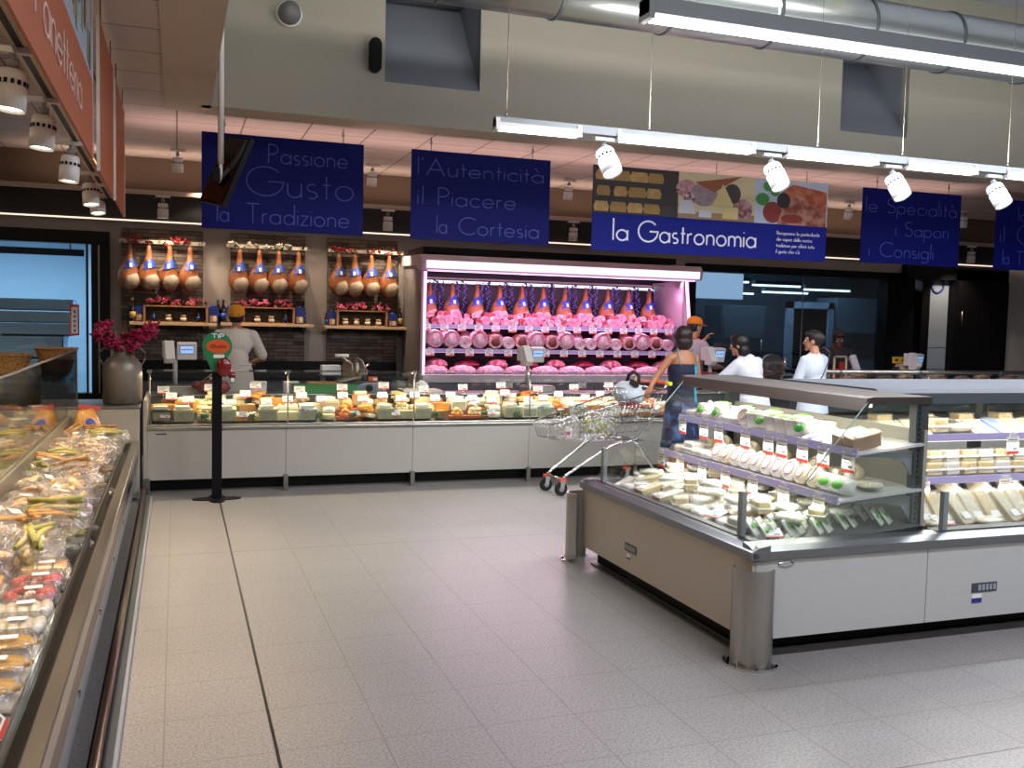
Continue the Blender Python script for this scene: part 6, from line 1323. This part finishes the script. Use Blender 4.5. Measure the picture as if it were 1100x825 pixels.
for k in range(22): B().blob((rn.uniform(-.15,.16), rn.uniform(-.11,.11), .05+rn.uniform(0,.14)), (.035,.022,.02), n=8, m=5, rot=(rn.random()*3, rn.random()*3, rn.random()*3)).obj('vegetable', mat('veg_yellowgreen','b4ac3c',.5,col2='7f9638',nscale=20), t)
B().blob((0,0,.11),(.19,.14,.12), n=20, m=10, nz=.4, nf=2.2, seed=3).obj('bag_film', M_bag, t)
t = thing('clear_carrier_bag', 'thin clear carrier bag standing at the front of the trolley basket', 'plastic bag', TR @ Vector((-.34,0,.53)), R(8.7)); B().blob((0,0,.09),(.11,.11,.10), n=18, m=10, nz=.4, nf=2, seed=9).obj('bag_film', M_bag, t); B().loft([[(math.cos(2*PI*j/14)*rx+.03, math.sin(2*PI*j/14)*ry, z) for j in range(14)] for z, rx, ry in ((.16,.06,.06),(.22,.02,.02),(.30,.045,.05))], caps=False).obj('gathered_neck', M_bag, t); B().blob((-.03,-.02,.06),(.05,.05,.045), n=10, m=7).obj('wrapped_food', M_g['w'], t); B().box((-.08,-.1,.05),(.04,.002,.03)).obj('pink_label', mat('label_pink','c8327c'), t)

# ================================================================ people
def remeshed(b, name, m, parent, voxel=.010, smooth=6, factor=.5):
    o = b.obj(name+'_raw', m, None)
    md = o.modifiers.new('r', 'REMESH'); md.mode = 'VOXEL'; md.voxel_size = voxel; md.use_smooth_shade = True
    sm = o.modifiers.new('s', 'SMOOTH'); sm.iterations = smooth; sm.factor = factor
    dg = bpy.context.evaluated_depsgraph_get(); ev = o.evaluated_get(dg); me = bpy.data.meshes.new_from_object(ev)
    bpy.data.objects.remove(o)
    me.name = name; me.materials.clear(); me.materials.append(m)
    me.polygons.foreach_set('material_index', [0]*len(me.polygons)); me.polygons.foreach_set('use_smooth', [True]*len(me.polygons))
    r = bpy.data.objects.new(name, me); COL.objects.link(r); r.parent = parent; return r
def joints(h):
    J = dict(ankle=(.09,.02,.07), knee=(.09,-.01,.48), hip=(.085,0,.90), sho=(.178,0,1.385), elb=(.225,.02,1.11), wri=(.225,-.05,.86))
    k = h/1.72; D = {}
    for n, p in J.items():
        D[n+'L'] = Vector((p[0]*k, p[1]*k, p[2]*k)); D[n+'R'] = Vector((-p[0]*k, p[1]*k, p[2]*k))
    D['k'] = k; D['pel'] = Vector((0,0,.93*k)); D['chest'] = Vector((0,0,1.30*k)); D['neck'] = Vector((0,.01,1.47*k)); D['head'] = Vector((0,-.02*k,1.60*k)); D['hr'] = Vector((0,0,0)); return D
def hand(b, w, d, up, k, curl=.9, side=1):
    """palm, four separate bent fingers and a thumb leaving the side of the palm; d = direction of the fingers, up = back of the hand"""
    d = d.normalized(); s = d.cross(up).normalized(); up = s.cross(d).normalized()
    for o in (-.024,-.008,.008,.024): b.cap(w+d*.012*k+s*o*k*.7, w+d*.085*k+s*o*k, .014*k, .012*k, n=8)
    for i, (o, L) in enumerate(((-.030,.062),(-.010,.074),(.010,.069),(.030,.054))):
        p0 = w+d*.088*k+s*o*k; d1 = (d-up*curl*.5).normalized(); p1 = p0+d1*L*.5*k; d2 = (d*.6-up*curl*1.1).normalized(); p2 = p1+d2*L*.5*k
        b.cap(p0, p1, .0092*k, .0086*k, n=8); b.cap(p1, p2, .0086*k, .0075*k, n=8)
    t0 = w+d*.03*k-s*side*.028*k; t1 = t0+(d*.5-s*side*.8-up*.3).normalized()*.035*k; t2 = t1+(d*.9-s*side*.1-up*.4).normalized()*.03*k
    b.cap(t0,t1,.0125*k,.0105*k,n=8); b.cap(t1,t2,.0105*k,.0085*k,n=8)
def person(label, loc, rz, h, J=None, tors=0., female=False, skin=M_skin, hands=True, voxel=.0095):
    D = joints(h); k = D['k']
    if J:
        for n, p in J.items(): D[n] = Vector(p)
    t = thing('person', label, 'person', loc, rz)
    b = B(); V = Vector
    up = D['chest']-D['pel']
    f = 1.0 if not female else .92
    b.blob(D['pel'], (.155*k, .105*k, .12*k), n=20, m=12); b.cap(D['pel'], D['pel']+up*.5, .115*k*f, .105*k*f, n=18); b.blob(D['pel']+up*.55, (.13*k*f,.09*k,.14*k), n=18, m=10)
    b.blob(D['chest'], (.165*k*f, .105*k, .17*k), n=20, m=12)
    b.cap(D['chest']+V((0,0,.08*k)), D['neck'], .085*k*f, .05*k, n=14); b.cap(D['neck']-V((0,0,.03)), D['head']-V((0,0,.03*k)), .052*k, .05*k, n=14)
    for s, sg in (('L',1),('R',-1)):
        b.cap(D['chest']+V((sg*.05*k,0,.10*k)), D['sho'+s], .065*k*f, .052*k*f, n=14)
        b.cap(D['neck']+V((sg*.02*k,.01,-.035*k)), D['sho'+s]+V((0,0,.0)), .05*k, .047*k*f, n=12)
        b.cap(D['sho'+s], D['elb'+s], .048*k*f, .037*k*f, n=14); b.cap(D['elb'+s], D['wri'+s], .036*k*f, .025*k*f, n=14)
        b.cap(D['hip'+s], D['knee'+s], .082*k, .055*k, n=16); b.cap(D['knee'+s], D['ankle'+s], .054*k, .034*k, n=16)
        b.cap(D['knee'+s]+V((0,.018*k,-.08*k)), D['knee'+s]+V((0,.018*k,-.2*k)), .05*k, .035*k, n=12)
        b.cap(D['ankle'+s]+V((0,.02*k,-.035*k)), D['ankle'+s]+V((0,-.14*k,-.045*k)), .034*k, .024*k, n=12)
        if hands: hand(b, D['wri'+s], D['wri'+s]-D['elb'+s], V((sg*.3,.2,1)) if abs((D['wri'+s]-D['elb'+s]).normalized().z) < .8 else V((sg,0,.1)), k, .8, sg)
    H = Matrix.Translation(D['head']) @ Euler(D['hr']).to_matrix().to_4x4()
    b.blob((0,.012*k,.03*k), (.076*k,.092*k,.095*k), n=20, m=14, M=H); b.blob((0,-.02*k,-.045*k), (.058*k,.066*k,.065*k), n=18, m=12, M=H)
    b.cap((0,-.088*k,-.0*k),(0,-.106*k,-.028*k), .009*k, .014*k, n=8, M=H); b.blob((0,-.082*k,-.062*k),(.024*k,.012*k,.010*k), n=10, m=6, M=H); b.blob((0,-.075*k,-.098*k),(.024*k,.02*k,.018*k), n=10, m=6, M=H)
    for sg in (-1,1): b.blob((sg*.078*k,.012*k,-.012*k),(.013*k,.022*k,.034*k), n=10, m=8, M=H); b.blob((sg*.03*k,-.082*k,.022*k),(.026*k,.012*k,.007*k), n=8, m=5, M=H)
    remeshed(b, 'body', skin, t, voxel, 3, .5)
    for sg in (-1,1):
        e = B().blob((sg*.031*k,-.083*k,.003*k),(.013*k,.009*k,.008*k), n=10, m=7, M=H).obj('eye', M_card, t); B().blob((sg*.031*k,-.0905*k,.003*k),(.006*k,.003*k,.006*k), n=8, m=5, M=H).obj('iris', M_black, e)
        B().tube([(sg*.014*k,-.093*k,.022*k),(sg*.03*k,-.094*k,.027*k),(sg*.046*k,-.086*k,.022*k)], .0035*k, n=5, M=H).obj('eyebrow', M_hair, t)
    B().blob((0,-.0905*k,-.058*k),(.022*k,.006*k,.004*k), n=10, m=5, M=H).blob((0,-.0905*k,-.067*k),(.019*k,.007*k,.005*k), n=10, m=5, M=H).obj('lips', mat('lip_colour','9a4a40',.5), t)
    return t, D, H, k
def top(t, D, k, m, sleeve=.55, ease=.018, hem=.0, name='shirt', full=False, fl=1.05):
    b = B(); V = Vector; ease *= .6; up = D['chest']-D['pel']; e = ease
    b.blob(D['pel']+V((0,0,-.02)), (.165*k+e,.115*k+e,.14*k), n=20, m=12, power=.85); b.cap(D['pel'], D['pel']+up*.6, .125*k+e, .118*k+e, n=20); b.blob(D['chest'], (.160*k+e,.108*k+e,.18*k), n=20, m=12)
    b.cap(D['chest']+V((0,0,.09*k)), D['chest']+V((0,.005,.135*k)), .085*k, .066*k, n=14)
    for s, sg in (('L',1),('R',-1)):
        b.cap(D['chest']+V((sg*.05*k,0,.07*k)), D['sho'+s]-V((0,0,.02*k)), .066*k, .046*k+e*.4, n=14); b.cap(D['neck']+V((sg*.035*k,.01,-.045*k)), D['sho'+s], .05*k, .047*k+e*.3, n=12)
        if sleeve <= 1: b.cap(D['sho'+s], D['sho'+s].lerp(D['elb'+s], sleeve), .050*k+e*.5, .048*k+e*.7, n=14)
        else: b.cap(D['sho'+s], D['elb'+s], .050*k+e*.5, .040*k+e*.8, n=14); b.cap(D['elb'+s], D['elb'+s].lerp(D['wri'+s], sleeve-1), .040*k+e*.8, .032*k+e*.7, n=14)
    if hem: b.loft([[(D['pel'].x+math.cos(2*PI*j/24)*rx, D['pel'].y+math.sin(2*PI*j/24)*ry, D['pel'].z+z) for j in range(24)] for z, rx, ry in ((.05,.16*k+e,.115*k+e),(-hem,(.18*k+e)*fl,(.13*k+e)*fl))])
    return remeshed(b, name, m, t, .010, 4, .5)
def trousers(t, D, k, m, length=1.):
    b = B(); b.blob(D['pel']-Vector((0,0,.02)), (.165*k,.115*k,.13*k), n=20, m=12)
    for s in 'LR': b.cap(D['hip'+s], D['knee'+s], .095*k, .068*k, n=16); b.cap(D['knee'+s], D['knee'+s].lerp(D['ankle'+s], length), .068*k, .055*k, n=16)
    return remeshed(b, 'trousers', m, t, .012, 3, .5)
def shoes(t, D, k, m):
    for s in 'LR':
        b = B(); a = D['ankle'+s]; z = .032*k; V = Vector
        b.cap(V((a.x, a.y+.03*k, z)), V((a.x, a.y-.15*k, z-.004)), .036*k, .030*k, n=12); b.cap(V((a.x,a.y+.01*k,z)), V((a.x,a.y,z+.04*k)), .04*k, .036*k, n=12)
        remeshed(b, 'shoe', m, t, .010, 2, .5)
def cap_hat(t, H, k, m, back=False):
    b = B(); prof = [(.098*k,.0),(.099*k,.025*k),(.092*k,.06*k),(.065*k,.09*k),(.02*k,.103*k)]
    b.lathe(prof, c=(0,.01*k,.035*k), n=24, M=H, sx=.93, sy=1.08); o = b.obj('cap', m, t)
    s = -1
    B().prism([(.07*k*math.cos(R(a)), -.07*k-.115*k*abs(math.sin(R(a)))) for a in range(0,181,15)], 'z', .036*k, .042*k, M=H).obj('cap_peak', m, o)
    return o
# ---- the cook in cream overalls, back to us
t, D, H, k = person('person in cream overalls and yellow cap seen from behind under the hams', (.62, 10.95, .0), R(180-8), 1.74, J=dict(elbL=(.30,-.10,1.15), wriL=(.16,-.34,1.08), elbR=(-.29,-.12,1.14), wriR=(-.15,-.34,1.08), head=(.0,-.05,1.60), hr=(R(-18),0,0)))
top(t, D, k, M_shirt2, .85, .03, 0, 'overall_shirt'); trousers(t, D, k, M_shirt2); shoes(t, D, k, M_whitep)
b = B(); b.loft([[(math.cos(2*PI*j/28)*rx, math.sin(2*PI*j/28)*ry*(1.0), z) for j in range(28)] for z, rx, ry in ((1.08,.165,.125),(1.0,.185,.145),(.8,.205,.165),(.52,.225,.185))]); b.obj('apron', M_shirt2, t)
B().tube([(math.cos(R(a))*.17, math.sin(R(a))*.13, 1.075) for a in range(0,360,15)], .009, closed=True).obj('apron_tie', M_shirt, t); B().tube([(.01,.135,1.07),(.04,.16,1.0),(.03,.17,.88)], .008).obj('apron_bow', M_shirt, t)
b = B(); b.blob((0,.022*k,.02*k),(.084*k,.094*k,.09*k), n=18, m=12, M=H); remeshed(b, 'hair', M_hair, t, .0095, 7, .5)
o = cap_hat(t, H, k, mat('cap_yellow_orange','f2a51e',.7)); B().tube([(.04*math.cos(R(a)), .107*k, .05*k+.022*math.sin(R(a))) for a in range(0,181,15)], .004, M=H).obj('cap_opening', M_hair, o)
# ---- woman in blue sundress with the trolley
t, D, H, k = person('woman with dark bob in navy and turquoise sundress, back turned, holding the trolley', (4.80, 8.40, 0), R(180+6), 1.60, J=dict(shoL=(.152,0,1.29), shoR=(-.152,0,1.29), elbL=(.30,-.02,1.10), wriL=(.385,.02,1.01), elbR=(-.23,-.03,1.04), wriR=(-.19,-.20,.98)), female=True, skin=M_skin2)
def dress_mat():
    m = mat('sundress_cloth','0e1638',.75,bump=.4,bscale=18); nt = m.node_tree; b = nt.nodes['Principled BSDF']; N = nt.nodes.new; L = nt.links.new
    tc = N('ShaderNodeTexCoord'); sp = N('ShaderNodeSeparateXYZ'); L(tc.outputs['Object'], sp.inputs[0])
    n1 = N('ShaderNodeTexNoise'); n1.inputs['Scale'].default_value = 12; L(tc.outputs['Object'], n1.inputs[0])
    cr = N('ShaderNodeValToRGB'); cr.color_ramp.elements[0].position = .5; cr.color_ramp.elements[0].color = rgb('10193e'); cr.color_ramp.elements[1].position = .68; cr.color_ramp.elements[1].color = rgb('3f6a9c'); L(n1.outputs['Fac'], cr.inputs[0])
    gt = N('ShaderNodeMath'); gt.operation = 'LESS_THAN'; gt.inputs[1].default_value = -.075; L(sp.outputs[0], gt.inputs[0])
    z = N('ShaderNodeMath'); z.operation = 'GREATER_THAN'; z.inputs[1].default_value = .86; L(sp.outputs[2], z.inputs[0])
    mu = N('ShaderNodeMath'); mu.operation = 'MULTIPLY'; L(gt.outputs[0], mu.inputs[0]); L(z.outputs[0], mu.inputs[1])
    m1 = N('ShaderNodeMixRGB'); L(z.outputs[0], m1.inputs[0]); L(cr.outputs[0], m1.inputs[1]); m1.inputs[2].default_value = rgb('0c1230')
    m2 = N('ShaderNodeMixRGB'); L(mu.outputs[0], m2.inputs[0]); L(m1.outputs[0], m2.inputs[1]); m2.inputs[2].default_value = rgb('1f9db4'); L(m2.outputs[0], b.inputs['Base Color']); return m
b = B(); b.loft([[(math.cos(2*PI*j/30)*rx*(1+.03*math.cos(j*PI/2.5)*(z < .8)), math.sin(2*PI*j/30)*ry*(1+.03*math.cos(j*PI/2.5)*(z < .8)), z) for j in range(30)] for z, rx, ry in ((1.235,.158,.115),(1.15,.162,.122),(1.02,.142,.115),(.90,.165,.13),(.75,.185,.15),(.55,.20,.165),(.40,.215,.18))]); b.obj('sundress', dress_mat(), t)
for sg in (-1,1): B().tube([(sg*.10,.108,1.22),(sg*.105,.10,1.30),(sg*.095,.04,1.385),(sg*.09,-.06,1.33),(sg*.08,-.11,1.22)], .006, n=6).obj('shoulder_strap', mat('strap_teal','6fa0a4',.6), t)
b = B(); b.blob((0,.012*k,.04*k),(.100*k,.110*k,.104*k), n=20, m=12, M=H); b.blob((0,.03*k,-.04*k),(.100*k,.092*k,.095*k), n=20, m=12, M=H); b.blob((0,.05*k,-.085*k),(.06*k,.05*k,.05*k), n=16, m=10, M=H); b.blob((0,-.022*k,.078*k),(.076*k,.074*k,.046*k), n=16, m=10, M=H); remeshed(b, 'hair', mat('dark_bob_hair','24140e',.45,bump=.6,bscale=110,stretch=(1,1,.12)), t, .0095, 7, .5)
shoes(t, D, k, mat('sandal_tan','8a5a3a'))
# ---- worker with orange cap behind the counter, profile to the right
t, D, H, k = person('worker in orange cap and pale shirt, hand raised to the face, behind the counter', (6.05, 10.35, 0), R(105), 1.72, J=dict(elbL=(.25,-.22,1.22), wriL=(.10,-.30,1.44), elbR=(-.25,-.14,1.12), wriR=(-.12,-.34,1.12), hr=(R(5),0,0)))
top(t, D, k, mat('pale_lilac_shirt','cbb8c4',.8,bump=.4,bscale=20), .8, .03); trousers(t, D, k, M_black); shoes(t, D, k, M_black); cap_hat(t, H, k, M_capo)
b = B(); b.blob((0,.025*k,.015*k),(.083*k,.09*k,.085*k), n=18, m=12, M=H); remeshed(b, 'hair', M_hair, t, .0095, 7, .5)
B().tube([(math.cos(R(a))*.07, math.sin(R(a))*.065+.0, 1.455) for a in range(0,360,20)], .015, closed=True).obj('red_neckerchief', M_red, t)
# ---- customer with black hair leaning over the counter
t, D, H, k = person('customer with black hair in a loose white shirt, leaning left towards the counter', (5.66, 8.40, 0), R(205), 1.56, J=dict(chest=(.03,-.06,1.16), neck=(.05,-.13,1.32), head=(.06,-.17,1.43), shoL=(.18,-.10,1.23), shoR=(-.12,-.06,1.25), elbL=(.26,-.28,1.03), wriL=(.28,-.47,1.10), elbR=(-.20,-.20,1.02), wriR=(-.14,-.42,1.08), hr=(R(10),0,R(15))), female=True)
top(t, D, k, M_shirt, 1.35, .055, .12, 'loose_shirt', fl=1.1); trousers(t, D, k, mat('blue_jeans','2c3a5a',.7)); shoes(t, D, k, M_black)
b = B(); b.blob((0,.02*k,.03*k),(.095*k,.105*k,.11*k), n=18, m=12, M=H); b.blob((0,.045*k,-.07*k),(.085*k,.07*k,.10*k), n=18, m=12, M=H); b.blob((0,-.022*k,.078*k),(.076*k,.074*k,.046*k), n=16, m=10, M=H); remeshed(b, 'hair', mat('black_long_hair','0b0808',.45,bump=.5,bscale=100,stretch=(1,1,.12)), t, .0095, 7, .5)
B().box((.29,-.40,1.13),(.05,.12,.02), rot=(0,0,0)).obj('red_purse', mat('purse_red','8a1c18'), t)
# ---- customer in white shirt with a shoulder strap
t, D, H, k = person('customer with pinned up dark hair, white blouse and thin dark strap across the back', (6.32, 8.32, 0), R(180+16), 1.60, J=dict(shoL=(.152,0,1.285), shoR=(-.152,0,1.285), elbL=(.20,-.06,1.04), wriL=(.12,-.26,1.02), elbR=(-.20,-.06,1.04), wriR=(-.12,-.26,1.02), hr=(0,0,R(24))), female=True)
top(t, D, k, mat('white_blouse_cloth','d3dbe2',.8,bump=.4,bscale=18), 1.5, .03, .14, 'blouse', fl=1.08); trousers(t, D, k, mat('beige_trousers','b8a88e',.7)); shoes(t, D, k, M_black)
b = B(); b.blob((0,.025*k,.03*k),(.086*k,.098*k,.095*k), n=18, m=12, M=H); b.blob((0,.10*k,.03*k),(.04*k,.04*k,.05*k), n=12, m=8, M=H); b.blob((0,-.022*k,.078*k),(.076*k,.074*k,.046*k), n=16, m=10, M=H); remeshed(b, 'hair', M_hair, t, .0095, 7, .5)
B().tube([(-.12,.10,1.38),(-.04,.148,1.28),(.06,.158,1.13),(.14,.135,1.02)], .007, n=6).tube([(-.12,.10,1.38),(-.125,.02,1.43),(-.08,-.10,1.36),(.05,-.15,1.12),(.14,-.12,1.0)], .007, n=6).obj('shoulder_strap', M_dgrey, t)
# ---- dark clothed assistant behind the right counter
t, D, H, k = person('assistant in dark waistcoat and white sleeves bending behind the right part of the counter', (8.35, 10.55, 0), R(-28), 1.66, J=dict(chest=(0,-.08,1.22), neck=(0,-.14,1.38), head=(0,-.19,1.49), shoL=(.18,-.09,1.31), shoR=(-.18,-.09,1.31), elbL=(.25,-.22,1.08), wriL=(.12,-.40,1.08), elbR=(-.25,-.22,1.08), wriR=(-.14,-.40,1.08), hr=(R(22),0,0)), skin=mat('darker_skin','5a3828',.5))
top(t, D, k, M_shirt, 1.5, .02, 0, 'shirt'); top(t, D, k, mat('dark_waistcoat','17181c',.7), .12, .034, .0, 'waistcoat'); trousers(t, D, k, M_black); shoes(t, D, k, M_black)
b = B(); b.blob((0,.02*k,.03*k),(.088*k,.098*k,.098*k), n=18, m=12, M=H); b.blob((0,-.022*k,.078*k),(.076*k,.074*k,.046*k), n=16, m=10, M=H); remeshed(b, 'hair', M_hair, t, .0095, 7, .5)

# ================================================================ render look
w = bpy.data.worlds.new('world'); SC.world = w; w.use_nodes = True
w.node_tree.nodes['Background'].inputs[0].default_value = (.35,.38,.45,1); w.node_tree.nodes['Background'].inputs[1].default_value = .2
SC.view_settings.view_transform = 'Standard'; SC.view_settings.look = 'None'; SC.view_settings.gamma = 1; SC.view_settings.exposure = 0.0; SC.view_settings.use_curve_mapping = False
SC.cycles.max_bounces = 8; SC.cycles.diffuse_bounces = 3; SC.cycles.glossy_bounces = 3; SC.cycles.transmission_bounces = 4; SC.cycles.transparent_max_bounces = 20
SC.cycles.sample_clamp_indirect = 4; SC.cycles.use_denoising = True; SC.cycles.caustics_reflective = False; SC.cycles.caustics_refractive = False
